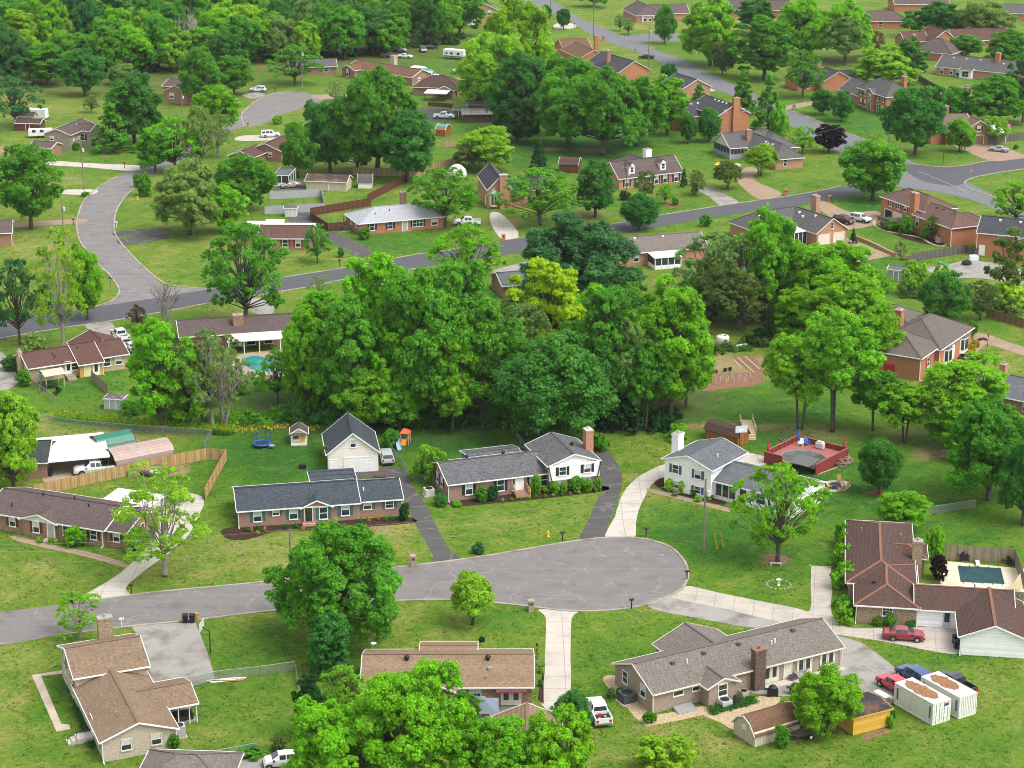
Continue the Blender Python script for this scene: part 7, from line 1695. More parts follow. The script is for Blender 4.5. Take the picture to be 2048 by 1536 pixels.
fence('brown fence along the lawn at the right edge', [(1972,634),(2060,660)], woodm('brown_pickets',(0.2,0.12,0.06),0.14), 1.7)
fence('faded tan fence between the yellow-tan ranch and the small shed', [(183,761),(216,789)], GREYW, 1.7)
fence('dark wooden gate fence below the magnolia', [(620,1460),(645,1482)], DKGW, 1.6)
fence('brown board rail fence by the plum annex', [(856,212),(905,216)], BRF, 1.2)
WIRE, t_, b_ = newmat('chain_link'); T_ = NT(t_); tr_ = T_.n('ShaderNodeBsdfTransparent'); mx_ = T_.n('ShaderNodeMixShader')
P_ = T_.coord(); x_, y_, z_ = T_.sep(P_); d1 = T_.math('FRACT', T_.math('MULTIPLY', T_.math('ADD', T_.math('ADD', x_, y_), z_), 14.0)); d2 = T_.math('FRACT', T_.math('MULTIPLY', T_.math('SUBTRACT', T_.math('ADD', x_, y_), z_), 14.0))
wf = T_.math('MAXIMUM', T_.math('LESS_THAN', d1, 0.12), T_.math('LESS_THAN', d2, 0.12))
T_.l(wf, mx_.inputs[0]); T_.l(tr_.outputs[0], mx_.inputs[1]); T_.l(b_.outputs[0], mx_.inputs[2]); T_.l(mx_.outputs[0], t_.nodes['Material Output'].inputs[0]); b_.inputs['Base Color'].default_value = (0.42,0.44,0.44,1); b_.inputs['Metallic'].default_value = .5; b_.inputs['Roughness'].default_value = .4
def chain(label, px, H=1.2, step=3.0):
    pts = [G(x, y, 0) for x, y in px]; o = thing('chain_link_fence', label, 'fence', pts[0]); c0 = pts[0]
    for a, b in zip(pts, pts[1:]):
        d = b-a; n = max(1, round(d.length/step)); L = d.length/n; an = math.atan2(d.y, d.x)
        for k in range(n+1):
            p = a+d*(k/n)-c0
            if k < n:
                put(cached(('clm', round(L,1), H), lambda: MB().box(0,-.004,.05,L,.004,H-.03).mesh('wire_mesh', WIRE)), 'wire_mesh', o, p, an)
                put(cached('rail', lambda: MB().tube([(0,0,0),(1,0,0)],.025,6).mesh('top_rail', GALV)), 'top_rail', o, p+Vector((0,0,H)), an, (L,1,1))
            put(cached(('clp', H), lambda: MB().cyl(0,0,0,H+.05,.035,6).mesh('post', GALV)), 'post', o, p)
    return o
chain('long chain link fence in front of the yellow flowers', [(75,843),(161,856),(260,864),(359,870),(424,874),(409,898)])
chain('chain link fence beside the silver minivan drive', [(770,888),(801,931),(827,962),(868,970)])
chain('chain link fence beside the patio canopy', [(65,772),(110,806)])
chain('chain link fence below the stained parking pad', [(372,1373),(437,1361),(520,1352),(590,1342),(597,1380)])
chain('chain link fence near the white hatchback', [(402,1527),(514,1506)])
chain('chain link fence behind the bright weeping shrub', [(1851,1031),(1950,1016)])
chain('chain link fence behind the grey roofed split-level', [(1022,862),(1050,902)])
chain('chain link fence beside the airy olive tree drive', [(1412,378),(1452,396)])
# ------------------------------------------------------------------ street furniture
POLEW = flat('pole_wood', (0.2,0.165,0.13), 0.9, var=0.3, scale=2)
POLES = []
def pole(x, yb, yt, label, arm=0, xf=False, lamp=False):
    b = G(x, yb, 0); h_ = ztop(b.x, b.y, yt); o = thing('utility_pole', label, 'utility pole', b)
    MB().tube([(0,0,0),(0,0,h_)],[.17,.12],8).build('pole', POLEW, o)
    if arm:
        for k in range(arm): MB().box(-1.2,-.06,h_-.5-.7*k,1.2,.06,h_-.38-.7*k).build('crossarm', POLEW, o, rz=.5)
        for dx in (-1.1,0,1.1): MB().lathe([(.04,0),(.06,.1),(.03,.2)],8).build('insulator', VW, o, loc=(dx*math.cos(.5),dx*math.sin(.5),h_-.38))
    if xf: MB().lathe([(.2,0),(.24,.08),(.24,.75),(.12,.85)],10).build('transformer', flat('transformer_grey',(0.5,0.51,0.52)), o, loc=(.38,-.1,h_-2.4))
    if lamp: MB().tube([(0,0,h_-2.6),(1.0,0,h_-2.2),(1.7,0,h_-2.2)],.04,6).box(1.5,-.1,h_-2.28,2.1,.1,h_-2.16).build('street_lamp_arm', GALV, o)
    POLES.append((b.x, b.y, h_)); return o
pole(1407,1106,957,'tall bare utility pole in front of the white house',0,True)
pole(583,1165,1058,'utility pole rising behind the big street tree',0,False)
pole(168,380,283,'utility pole on the lawn inside the bend at upper left',0,True)
pole(131,520,398,'utility pole left of the curving road',0,True)
pole(605,182,95,'utility pole by the far left cul-de-sac',0,True,True)
pole(365,235,180,'utility pole behind the large dark tree at upper left',0,True)
pole(541,597,458,'utility pole beside the dark street',0,False)
pole(1253,401,330,'utility pole in front of the dormer house',1,True)
pole(1778,284,224,'utility pole with two crossarms and lamp at the junction',2,True,True)
pole(1187,80,-2,'left utility pole beside the far road',0)
pole(1297,135,50,'right utility pole beside the far road',0,True)
pole(1101,22,-30,'utility pole at the top edge beside the far road',0)
WIREM = flat('wire_grey', (0.22,0.23,0.24), 0.5)
def wire(a, b, label, sag=.9, r=.014):
    a = Vector(a); b = Vector(b); pts = []
    for k in range(13):
        t = k/12; p = a.lerp(b, t); p.z -= sag*4*t*(1-t); pts.append(p)
    tag(MB().tube(pts, r, 4).build('power_line', WIREM), label, 'cable', 'overhead cables')
def P3(i, dz=.2): x, y, z = POLES[i]; return (x, y, z-dz)
pl_ = G(-420,1215,0)
for k, (dz, off) in enumerate(((0.1,0.0),(1.2,0.4),(2.6,0.0))):
    wire(P3(0,dz), P3(1,dz), ['highest','middle','lowest'][k]+' cable strung over the cul-de-sac street between two poles', 1.2)
    wire(P3(1,dz), (pl_.x, pl_.y+off, 9.0-dz), ['highest','middle','lowest'][k]+' cable strung from the hidden pole to the left edge', 1.2)
wire(P3(0,.3), (G(1640,1235).x, G(1640,1235).y, 3.2), 'thin service cable from the bare pole down to the plum roof', .5)
wire(P3(8,.3), P3(7,.3), 'cable from the junction pole to the dormer house pole', 1.6); wire(P3(8,.4), (G(2120,330).x, G(2120,330).y, 9), 'cable from the junction pole to the right edge', 1.2); wire(P3(9,.3), P3(10,.3), 'cable between the far road poles', 1.2)
wire(P3(2,.3), P3(3,.3), 'cable between the two poles at the left road', 1.0); wire(P3(2,.3), P3(5,.3), 'cable from the bend pole toward the dark tree', 1.0)
YGUARD = flat('yellow_guy_guard', (0.65,0.42,0.03), 0.5)
for (x, y, dx, lb) in ((1435,1097,-6,'left yellow guy wire marker beside the bare pole'),(1447,1093,-6,'right yellow guy wire marker beside the bare pole'),(580,1258,0,'left yellow guy marker under the big street tree'),(590,1258,0,'right yellow guy marker under the big street tree'),(557,588,-3,'left yellow guy marker beside the dark street'),(564,586,-3,'right yellow guy marker beside the dark street')):
    b = G(x,y,0); s_ = S(y); tag(MB().tube([(0,0,0),(dx/s_*1.2,.3,2.0)],.045,6).box(-.1,-.1,0,.1,.1,.08).build('guy_wire_guard', YGUARD, None, loc=b), lb, 'marker', 'yellow guy wire markers')
def mailbox(x, y, label, kind='post', col=None):
    b = G(x, y, 0); o = thing('mailbox', label, 'mailbox', b, R(10))
    if kind == 'post':
        MB().box(-.06,-.06,0,.06,.06,1.1).build('post', col or BLACKM, o); MB().prism([(-.13,0),(.13,0),(.13,.14),(.08,.22),(-.08,.22),(-.13,.14)],'x',-.3,.3).build('box', col or BLACKM, o, loc=(0,0,1.1)); MB().box(.12,-.16,1.2,.2,-.14,1.4).build('flag', TAIL, o)
    else:
        m_ = {'brick': BR_ORANGE, 'stone': BR_TAUPE}[kind]; MB().box(-.35,-.35,0,.35,.35,1.35).box(-.4,-.4,1.35,.4,.4,1.45).build('pillar', m_, o); MB().box(-.16,-.37,.9,.16,-.34,1.15).build('door', BLACKM, o); MB().box(-.2,-.2,1.45,.2,.2,1.52).build('cap', CONC, o)
    return o
mailbox(263,1188,'black mailbox beside the white concrete drive'); mailbox(826,1132,'taupe stone mailbox pillar beside the asphalt drive','stone'); mailbox(1062,1222,'grey stone mailbox pillar beside the straight white drive','stone')
mailbox(1125,1082,'black mailbox right of the yellow hydrant'); mailbox(1292,1074,'dark mailbox left of the white house lawn'); mailbox(1374,1160,'black mailbox at the right end of the cul-de-sac'); mailbox(1263,1217,'black mailbox at the bottom of the cul-de-sac')
mailbox(244,1256,'white topped mailbox beside the stained parking pad',col=VW); mailbox(233,455,'white mailbox inside the curving road',col=VW); mailbox(147,450,'black mailbox beside the tan drive at left'); mailbox(249,336,'black mailbox at the bend of the curving road'); mailbox(679,532,'dark mailbox on the lawn beside the dark street'); mailbox(1007,482,'brick mailbox pillar below the bay window house','brick'); mailbox(1571,391,'low brick mailbox pillar beside the tan drive end','brick'); mailbox(1659,404,'brick mailbox pillar beside the round clipped shrub','brick'); mailbox(1743,283,'brick mailbox pillar beside the domed tree','brick'); mailbox(1588,219,'stone mailbox pillar by the short tan drive','stone'); mailbox(1207,81,'brick mailbox pillar beside the far road','brick'); mailbox(1270,106,'black mailbox near the black sedan'); mailbox(1149,54,'dark mailbox beside the small round tree at the top'); mailbox(496,256,'black mailbox beside the far left cul-de-sac'); mailbox(551,184,'black mailbox at the head of the far left cul-de-sac')
def bin_(x, y, label, col=BLACKM, h=1.05, rz=0):
    o = thing('trash_bin', label, 'bin', G(x,y,0), R(rz)); MB().add([(-.26,-.28,.06),(.26,-.28,.06),(.26,.28,.06),(-.26,.28,.06),(-.32,-.36,h-.1),(.32,-.36,h-.1),(.32,.36,h-.1),(-.32,.36,h-.1)],[(0,3,2,1),(4,5,6,7),(0,1,5,4),(1,2,6,5),(2,3,7,6),(3,0,4,7)]).build('body', col, o); MB().box(-.35,-.4,h-.1,.35,.4,h).build('lid', col, o)
    for s_ in (-.26,.26): MB().tube([(s_-.03,.3,.12),(s_+.03,.3,.12)],.12,10).build('wheel', TYRE, o)
bin_(143,1208,'black trash bin at the street end of the white drive'); bin_(371,1245,'left black trash bin at the stained parking pad'); bin_(385,1245,'right black trash bin at the stained parking pad'); bin_(1913,1297,'black trash bin beside the white garage wing'); bin_(1910,1287,'dark trash bin behind the one at the white garage wing'); bin_(92,950,'left dark bin under the white carport'); bin_(101,952,'right dark bin under the white carport'); bin_(16,734,'black trash bin beside the ivy end of the yellow-tan ranch')
b = thing('cardboard_boxes', 'stack of tan cardboard boxes beside the trash bins', 'boxes', G(393,1241,0)); MB().box(-.3,-.25,0,.3,.25,.5).build('box', flat('cardboard',(0.42,0.27,0.13)), b); MB().box(-.25,-.2,.5,.25,.2,1.0).build('box', flat('cardboard',(0.42,0.27,0.13)), b)
def hydrant(x, y, label):
    o = thing('fire_hydrant', label, 'hydrant', G(x,y,0)); MB().lathe([(.2,0),(.2,.06),(.13,.07),(.13,.55),(.18,.58),(.16,.68),(.08,.78),(.03,.85)],12).build('body', flat('hydrant_yellow',(0.7,0.5,0.02),0.5), o, True)
    MB().tube([(-.24,0,.42),(.24,0,.42)],.07,8).tube([(0,-.22,.42),(0,0,.42)],.08,8).build('outlets', flat('hydrant_yellow',(0.7,0.5,0.02),0.5), o)
hydrant(1096,1073,'yellow fire hydrant on the lawn above the cul-de-sac'); hydrant(275,399,'yellow fire hydrant beside the curving road')
def ac(x, y, label, col=GALV, w_=.9, h_=.9, rz=0):
    o = thing('air_conditioner', label, 'air conditioner', G(x,y,0), R(rz)); MB().box(-w_*.65,-w_*.65,0,w_*.65,w_*.65,.08).build('pad', CONC, o); m = MB().box(-w_/2,-w_/2,.08,w_/2,w_/2,h_); m.build('cabinet', striped('ac_'+col.name,tuple(col.node_tree.nodes['Principled BSDF'].inputs['Base Color'].default_value)[:3] if False else {'galvanized_metal':(0.45,0.46,0.46),'black_plastic':(0.07,0.08,0.09),'white_paint':(0.62,0.62,0.6),'cream_paint':(0.5,0.45,0.36)}[col.name],.06,'z',.5,.6), o)
    MB().lathe([(w_*.4,h_),(w_*.4,h_+.05),(w_*.3,h_+.06)],14).build('fan_guard', BLACKM, o)
ac(858,990,'pale package air conditioner beside the grey roofed split-level',WHITE,1.3,1.0,18); ac(1253,1403,'large dark air conditioner at the gable end of the taupe house',BLACKM,1.5,1.15,28); ac(1449,1413,'low white round topped air conditioner by the taupe house bump',WHITE,1.3,.9,28); ac(1487,1396,'beige air conditioner left of the sooty chimney',CREAM,.9,.9,28); ac(360,1472,'pale grey air conditioner at the corner of the tan house',GALV,1.1,1.3,20); ac(691,461,'dark air conditioner beside the pale grey roofed ranch',BLACKM,1.3,1.0,20); ac(1879,484,'grey air conditioner by the brown hip roofed house',GALV,1.2,1.2,20)
def hoop(x, y, hd, label, col=BLACKM):
    o = thing('basketball_hoop', label, 'basketball hoop', G(x,y,0), R(hd)); MB().tube([(0,0,0),(0,0,2.7),(.9,0,3.3)],.07,8).build('pole', col, o); MB().box(.88,-.9,2.9,.93,.9,3.95).build('backboard', flat('backboard',(0.6,0.62,0.65),0.3), o); MB().box(.86,-.4,3.05,.95,.4,3.5).build('square', VW, o)
    MB().tube([(1.05+.22+.22*math.cos(a),.22*math.sin(a),3.05) for a in [2*PI*k/10 for k in range(11)]],.02,5,False).build('rim', flat('rim_orange',(0.6,0.12,0.02)), o)
hoop(421,1306,172,'black basketball hoop beside the stained parking pad'); hoop(1478,898,-80,'basketball hoop beside the cedar gambrel shed')
def lamp_post(x, y, yt, label):
    b = G(x,y,0); h_ = ztop(b.x,b.y,yt); o = thing('lamp_post', label, 'lamp post', b); MB().tube([(0,0,0),(0,0,h_-.4)],.05,8).build('post', BLACKM, o); MB().lathe([(.08,0),(.15,.3),(.18,.32),(.03,.45)],8).build('lantern', BLACKM, o, loc=(0,0,h_-.42))
lamp_post(1975,693,668,'black lamp post beside the tan curved drive'); lamp_post(1074,1314,1286,'black lamp post beside the straight white drive'); lamp_post(1886,331,307,'thin dark post on the corner lawn')
def stop(x, y, label, az=0):
    o = thing('stop_sign', label, 'sign', G(x,y,0), R(az)); MB().tube([(0,0,0),(0,0,2.1)],.03,6).build('post', GALV, o)
    pts = [(.38*math.cos(PI/8+PI/4*k), 2.4+.38*math.sin(PI/8+PI/4*k)) for k in range(8)]
    MB().prism(pts,'y',-.05,-.03).build('rim', VW, o); pts = [(x_*.92,2.4+(z_-2.4)*.92) for x_,z_ in pts]; MB().prism(pts,'y',-.06,-.052).build('plate', flat('sign_red',(0.55,0.03,0.04),0.5), o)
    cu = bpy.data.curves.new('stop_text','FONT'); cu.body = 'STOP'; cu.size = .26; cu.align_x = 'CENTER'; cu.align_y = 'CENTER'; cu.extrude = .003
    t = bpy.data.objects.new('lettering', cu); COL.objects.link(t); t.parent = o; t.location = (0,-.066,2.4); t.rotation_euler = (PI/2,0,0); cu.materials.append(VW); bpy.context.view_layer.update(); tm_ = bpy.data.meshes.new_from_object(t); put(tm_, 'lettering', o, t.location).rotation_euler = (PI/2,0,0); bpy.data.objects.remove(t)
stop(1942,361,'red stop sign on the rounded corner lawn',10); stop(1819,374,'red stop sign behind the brown hip roofed house',20)
o = thing('street_sign', 'green street name sign beside the curving road corner', 'sign', G(222,582,0)); MB().tube([(0,0,0),(0,0,2.4)],.03,6).build('post', DARKMETAL, o); MB().box(-.5,-.015,2.4,.5,.015,2.62).build('blade', flat('sign_green',(0.01,0.12,0.06)), o); MB().box(-.015,-.4,2.64,.015,.4,2.84).build('blade', flat('sign_green',(0.01,0.12,0.06)), o)
o = thing('flag_pole', 'red and white flag on a thin pole behind the silver sedan', 'flag', G(2012,296,0)); MB().tube([(0,0,0),(0,0,6.5)],.04,6).build('pole', GALV, o)
for k in range(6): MB().add([(.05,0,6.3-.18*k),(.75,-.25,6.0-.2*k),(.75,-.25,5.82-.2*k),(.05,0,6.12-.18*k)],[(0,1,2,3)]).build('stripe', flat('flag_red',(0.5,0.04,0.06)) if k%2==0 else VW, o)
tag(ribbon('retaining_wall', [(1703,474),(1745,491),(1792,514)], BR_PINK, .3, 0, .7, None, False, kind=None), 'low brick retaining wall beside the tan parking court', 'wall')
EDGE = flat('tan_edging',(0.42,0.32,0.2),0.9)
tag(ribbon('stone_edging', [(1750,440),(1748,450),(1765,461),(1800,468),(1840,476),(1862,488),(1882,493),(1892,490)], EDGE, .5, 0, .12), 'pale stone edging curving round the flower bed', None, kind='structure')
# ------------------------------------------------------------------ yards: play, pools, decks
o = thing('trampoline', 'round blue trampoline with safety net on the green lawn', 'trampoline', G(524,893,0), 0.2)
MB().tube([(1.25*math.cos(a),1.25*math.sin(a),.55) for a in [2*PI*k/20 for k in range(21)]],.14,6,False).build('pad', flat('trampoline_blue',(0.02,0.1,0.4),0.5), o); MB().lathe([(1.15,.53),(1.15,.56)],20).build('mat', BLACKM, o)
for k in range(6):
    a = 2*PI*k/6; MB().tube([(1.3*math.cos(a),1.3*math.sin(a),0),(1.3*math.cos(a),1.3*math.sin(a),1.7),(1.1*math.cos(a),1.1*math.sin(a),2.1)],.05,6).build('pole', flat('net_blue',(0.03,0.08,0.22)), o)
MB().tube([(1.1*math.cos(a),1.1*math.sin(a),2.08) for a in [2*PI*k/20 for k in range(21)]],.04,5,False).build('net_ring', flat('net_blue',(0.03,0.08,0.22)), o)
for k in range(3): a = 2*PI*k/3+.4; MB().bar((1.2*math.cos(a),1.2*math.sin(a),0),(1.2*math.cos(a+.5),1.2*math.sin(a+.5),0),.06,.06).build('foot', flat('leg_green',(0.1,0.5,0.08)), o)
o = thing('play_tower', 'toddler play tower with orange roof on the green lawn', 'playset', G(811,886,0), -.2)
for x in (-.6,.6):
    for y in (-.6,.6): post(o, x, y, 0, 1.7, flat('beige_plastic',(0.5,0.4,0.26)), .14)
MB().box(-.65,-.65,.7,.65,.65,.8).build('platform', flat('brown_plastic',(0.25,0.14,0.07)), o); MB().add([(-.75,-.75,1.7),(.75,-.75,1.7),(.75,.75,1.7),(-.75,.75,1.7),(-.3,0,2.3),(.3,0,2.3)],[(0,1,5,4),(1,2,5),(2,3,4,5),(3,0,4),(3,2,1,0)]).build('roof', flat('orange_plastic',(0.6,0.11,0.03),0.5), o)
MB().add([(-.35,-.65,.8),(.35,-.65,.8),(.35,-1.3,.05),(-.35,-1.3,.05)],[(0,1,2,3)]).bar((-.35,-.65,.85),(-.35,-1.3,.1),.06,.16).bar((.35,-.65,.85),(.35,-1.3,.1),.06,.16).build('ladder', flat('bright_orange_plastic',(0.7,0.22,0.02),0.5), o)
o = thing('slide', 'blue toddler slide with green top left of the play tower', 'slide', G(797,898,0), .25); MB().add([(-.3,1.6,1.5),(.3,1.6,1.5),(.3,-.8,.15),(-.3,-.8,.15),(-.3,1.6,1.4),(.3,1.6,1.4),(.3,-.8,.05),(-.3,-.8,.05)],[(0,1,2,3),(7,6,5,4),(0,4,5,1),(1,5,6,2),(2,6,7,3),(3,7,4,0)]).bar((-.32,1.6,1.55),(-.32,-.8,.2),.06,.2).bar((.32,1.6,1.55),(.32,-.8,.2),.06,.2).build('chute', flat('slide_blue',(0.25,0.36,0.5),0.4), o); MB().box(-.35,1.6,0,.35,2.1,1.5).build('tower', flat('slide_navy',(0.03,0.1,0.35)), o); MB().box(-.36,1.6,1.5,.36,2.1,2.0).build('top', flat('slide_green',(0.15,0.45,0.08)), o)
o = thing('storage_box', 'black storage box on the lawn beside the cream garage', 'box', G(605,937,0)); MB().box(-.5,-.3,0,.5,.3,.5).build('body', BLACKM, o, bevel=.05); MB().box(-.53,-.33,.5,.53,.33,.6).build('lid', BLACKM, o)
o = thing('garden_cart', 'small grey garden cart beside the trampoline', 'cart', G(544,897,0)); MB().box(-.4,-.25,.25,.4,.25,.6).build('tub', GALV, o, bevel=.06); MB().tube([(-.2,-.3,.2),(-.2,.3,.2)],.2,10).build('wheel', TYRE, o); MB().bar((.4,0,.5),(.9,0,.8),.05,.05).build('handle', DARKMETAL, o)
o = thing('patio_table', 'dark metal patio table behind the slate roof', 'table', G(760,957,0)); MB().box(-.8,-.5,.7,.8,.5,.74).build('tabletop', flat('rust_metal',(0.12,0.06,0.05)), o)
for x in (-.7,.7):
    for y in (-.4,.4): post(o, x, y, 0, .7, flat('rust_metal',(0.12,0.06,0.05)), .05, 'leg')
# red pool deck
g = G(1529.2,905.1,1.6); o = thing('pool_deck', 'dark red raised pool deck with solid walls behind the white house', 'deck', (g.x,g.y,0), R(-39.2))
REDW = striped('red_stained_boards',(0.24,0.04,0.04),.14,'x',.3,.7,.7); RED2 = striped('red_deck_floor',(0.33,0.12,0.1),.14,'xx',.3,.8,.8)
fl = MB(); cx, cy, rx, ry = 4.7, 3.3, 3.4, 2.8; N = 28
ring = [(cx+rx*math.cos(2*PI*k/N), cy+ry*math.sin(2*PI*k/N)) for k in range(N)]
def toedge(x, y):
    dx, dy = x-cx, y-cy; t = min([((8.6-cx)/dx if dx>0 else (-.0-cx)/dx) if abs(dx)>1e-6 else 99, ((9.1-cy)/dy if dy>0 else (0-cy)/dy) if abs(dy)>1e-6 else 99]); return cx+dx*t, cy+dy*t
for x, y in ring: X_, Y_ = toedge(x, y); fl.v += [(x,y,.95),(X_,Y_,.95)]
for k in range(N): a=2*k; b2=2*((k+1)%N); fl.f.append((a,a+1,b2+1,b2))
fl.add([(8.6,9.1,.95),(8.6,8.0,.95),(7.5,9.1,.95)],[(0,1,2)]); fl.add([(0,9.1,.947),(0,7.0,.947),(2.0,9.1,.947)],[(0,1,2)]); fl.add([(8.6,0,.947),(8.6,1.5,.947),(7.0,0,.947)],[(0,1,2)]); fl.add([(0,0,.947),(0,1.5,.947),(1.6,0,.947)],[(0,1,2)])
fl.build('deck_floor', RED2, o)
for (x0,y0,x1,y1) in ((-.06,0,.06,9.1),(0,9.04,8.6,9.16),(8.54,0,8.66,9.1),(0,-.06,3.0,.06)):
    MB().box(x0,y0,0,x1,y1,1.75).build('deck_wall', REDW, o); MB().box(x0-.05,y0-.05,1.75,x1+.05,y1+.05,1.8).build('cap_rail', RED2, o)
for k in range(8): post(o, .12, .8+1.1*k, .95, 1.7, REDW, .09); post(o, .7+1.05*k, 9.0, .95, 1.7, REDW, .09)
pm = MB()
for rr, zz in ((1.0,.9),(.97,1.0),(.9,.8),(.0,.72)):
    for k in range(N): wv_ = 1+ (.02*math.sin(k*9.1) if rr>.5 else 0); pm.v.append((cx+rx*rr*wv_*math.cos(2*PI*k/N), cy+ry*rr*wv_*math.sin(2*PI*k/N), zz))
for i in range(3):
    for k in range(N): pm.f.append((i*N+k,i*N+(k+1)%N,(i+1)*N+(k+1)%N,(i+1)*N+k))
pm.build('pool_cover', flat('murky_pool_cover',(0.11,0.1,0.095),0.25,0.5,var=.5,scale=.8), o, True)
MB().tube([(cx+rx*1.0*math.cos(2*PI*k/N),cy+ry*math.sin(2*PI*k/N),.96) for k in range(N+1)],.12,6,False).build('pool_rim', flat('pool_liner_blue',(0.16,0.22,0.25),0.35), o)
slab_roof(o,5.0,-1.5,8.4,1.6,1.75,2.1,flat('dark_tarp_roof',(0.12,0.12,0.12),0.5),.06,'lean_roof')
def umbrella(at, z, col, label):
    q = thing('patio_umbrella', label, 'umbrella', (at.x, at.y, z)); MB().tube([(0,0,0),(0,0,2.3)],.03,6).build('pole', GALV, q); MB().lathe([(.06,.9),(.2,1.0),(.17,1.6),(.06,2.35),(.01,2.45)],10).build('canopy', col, q)
def onw(root, x, y): return root.matrix_basis @ Vector((x, y, 0))
RU = flat('red_canvas',(0.5,0.02,0.05)); BU = flat('blue_canvas',(0.03,0.12,0.4))
umbrella(onw(o,.35,.4),.95,RU,'furled red umbrella at the left corner of the pool deck'); umbrella(onw(o,8.2,8.6),.95,RU,'furled red umbrella at the right corner of the pool deck'); umbrella(onw(o,1.0,7.6),.95,BU,'furled blue umbrella at the back of the pool deck')
def chair(at, rz, col, label, z=0.0, group=None, name='lawn_chair'):
    q = thing(name, label, 'chair', (at.x,at.y,z), rz, group)
    MB().add([(-.28,-.3,.42),(.28,-.3,.42),(.28,.3,.34),(-.28,.3,.34),(-.28,-.3,.38),(.28,-.3,.38),(.28,.3,.3),(-.28,.3,.3)],[(0,1,2,3),(7,6,5,4),(0,4,5,1),(1,5,6,2),(2,6,7,3),(3,7,4,0)]).build('seat', col, q); MB().bar((0,.3,.3),(0,.62,1.05),.56,.05,(0,-1,.4)).build('backrest', col, q)
    for s_ in (-.34,.34): MB().bar((s_,-.4,.6),(s_,.4,.6),.12,.04).build('armrest', col, q); MB().box(s_-.04,-.36,0,s_+.04,-.28,.6).build('leg', col, q); MB().box(s_-.04,.3,0,s_+.04,.38,.6).build('leg', col, q)
chair(onw(o,1.6,7.4),-.4,VW,'white chair on the pool deck below the blue umbrella',.95); chair(onw(o,2.2,8.2),.2,BU,'blue chair on the pool deck beside the white chair',.95)
q = thing('covered_grill', 'pale covered grill on the pool deck', 'grill', onw(o,4.4,8.2)+Vector((0,0,.95)), R(-39)); MB().box(-.7,-.4,0,.7,.4,1.0).build('cover', flat('pale_grey_cover',(0.5,0.5,0.49)), q, bevel=.15); MB().box(-.5,-.3,1.0,.5,.3,1.15).build('lid', flat('pale_grey_cover',(0.5,0.5,0.49)), q, bevel=.08)
q = thing('firewood_stack', 'heap of split firewood beside the red deck wall', 'firewood', onw(o,9.6,6.8), R(-39)); rr_ = random.Random(5); lm = MB().tube([(-.3,0,0),(.3,0,0)],.1,7).mesh('log', flat('split_wood',(0.3,0.22,0.16)))
for k in range(46): l_ = put(lm, 'log', q, (rr_.uniform(-.5,.5), rr_.uniform(-1.6,1.6), .1+rr_.random()*rr_.random()*.9)); l_.rotation_euler = (rr_.uniform(-.3,.3),rr_.uniform(-.3,.3),rr_.uniform(-.5,.5))
ribbon('bed_edging', [(1628,952),(1664,939),(1706,923),(1697,912)], EDGE, .15, 0, .1, 'wooden edging of the bed beside the red deck', False)
# fire pit
q = thing('fire_pit', 'round charcoal fire pit on the white pad', 'fire pit', G(1670,975,0)); MB().lathe([(.85,0.02),(.85,.5),(.6,.5),(.55,.3)],18).build('ring', flat('charcoal_block',(0.06,0.065,0.075)), q)
OAK = flat('honey_wood',(0.42,0.24,0.09))
for (x,y,a,lb) in ((1657,978,110,'wooden chair left of the fire pit'),(1682,983,-150,'wooden chair in front of the fire pit'),(1681,966,20,'wooden chair behind the fire pit'),(1692,976,-80,'wooden chair right of the fire pit')): chair(G(x,y,0), R(a-0), OAK, lb, .015, 'chairs round the fire pit')
chair(G(1058,872,0), .3, flat('white_lawn_chair',(0.6,0.58,0.52)), 'left pale lawn chair under the big dark tree'); chair(G(1074,870,0), -.3, flat('white_lawn_chair',(0.6,0.58,0.52)), 'right pale lawn chair under the big dark tree')
# footbridge
q = thing('footbridge', 'new timber footbridge with ramp across the ditch', 'bridge', G(1487,880,0), R(-1)); PINE = woodm('new_pine',(0.55,0.42,0.24),.16,'yy')
MB().box(.1,1.2,.55,1.9,7.5,.65).build('deck', PINE, q)
for k in range(4): MB().box(.1,-.2+.35*k,0.02,1.9,.12+.35*k,.14+.13*k).build('step', PINE, q)
for x in (.05,1.95):
    for y in (1.2,4.2,7.4): post(q, x, y, 0, 1.65, PINE, .12)
    MB().bar((x,1.2,1.6),(x,7.4,1.6),.1,.06).bar((x,1.2,1.1),(x,7.4,1.1),.05,.1).build('handrail', PINE, q)
for k, (x, y) in enumerate(((1568,884),(1576,884),(1585,885))): tag(MB().box(-.1,-1.4,.02,.1,1.4,.16).build('timber', POLEW, None, loc=G(x,y,0), rz=.5), ['left','middle','right'][k]+' timber lying by the ditch behind the red deck', 'timber', 'timbers by the ditch')
q = thing('water_tank', 'round white ribbed water tank above the vegetable plot', 'tank', G(1445,692,0)); MB().lathe([(1.15,0),(1.15,1.65),(1.0,1.85),(.35,1.95),(.33,2.1),(.05,2.12)],18).build('shell', flat('tank_white',(0.6,0.6,0.55),0.5,var=.15), q, True); MB().lathe([(.25,1.9),(.25,2.02)],10,(.3,-.3,0)).build('hatch', BLACKM, q)
for k in range(4): tag(MB().tube([(-.35,0,.32),(.35,0,.32)],.3,12).build('plastic_drum', flat('drum_white',(0.6,0.58,0.52)), None, loc=G(1475+5*k,697-k*.8,0), rz=1.3), ['first','second','third','fourth'][k]+' white drum from the left in the row beside the tank', 'drum', 'white drums')
for k in range(12): b = G(1432+6*(k%12)+ (k%2)*2, 768-(k%3)*4-k*.5, 0); tag(MB().cyl(0,0,0,.9,.04,6).build('garden_stake', VW, None, loc=b), 'white garden stake in the brown vegetable plot', 'stake', 'garden stakes in the plot')
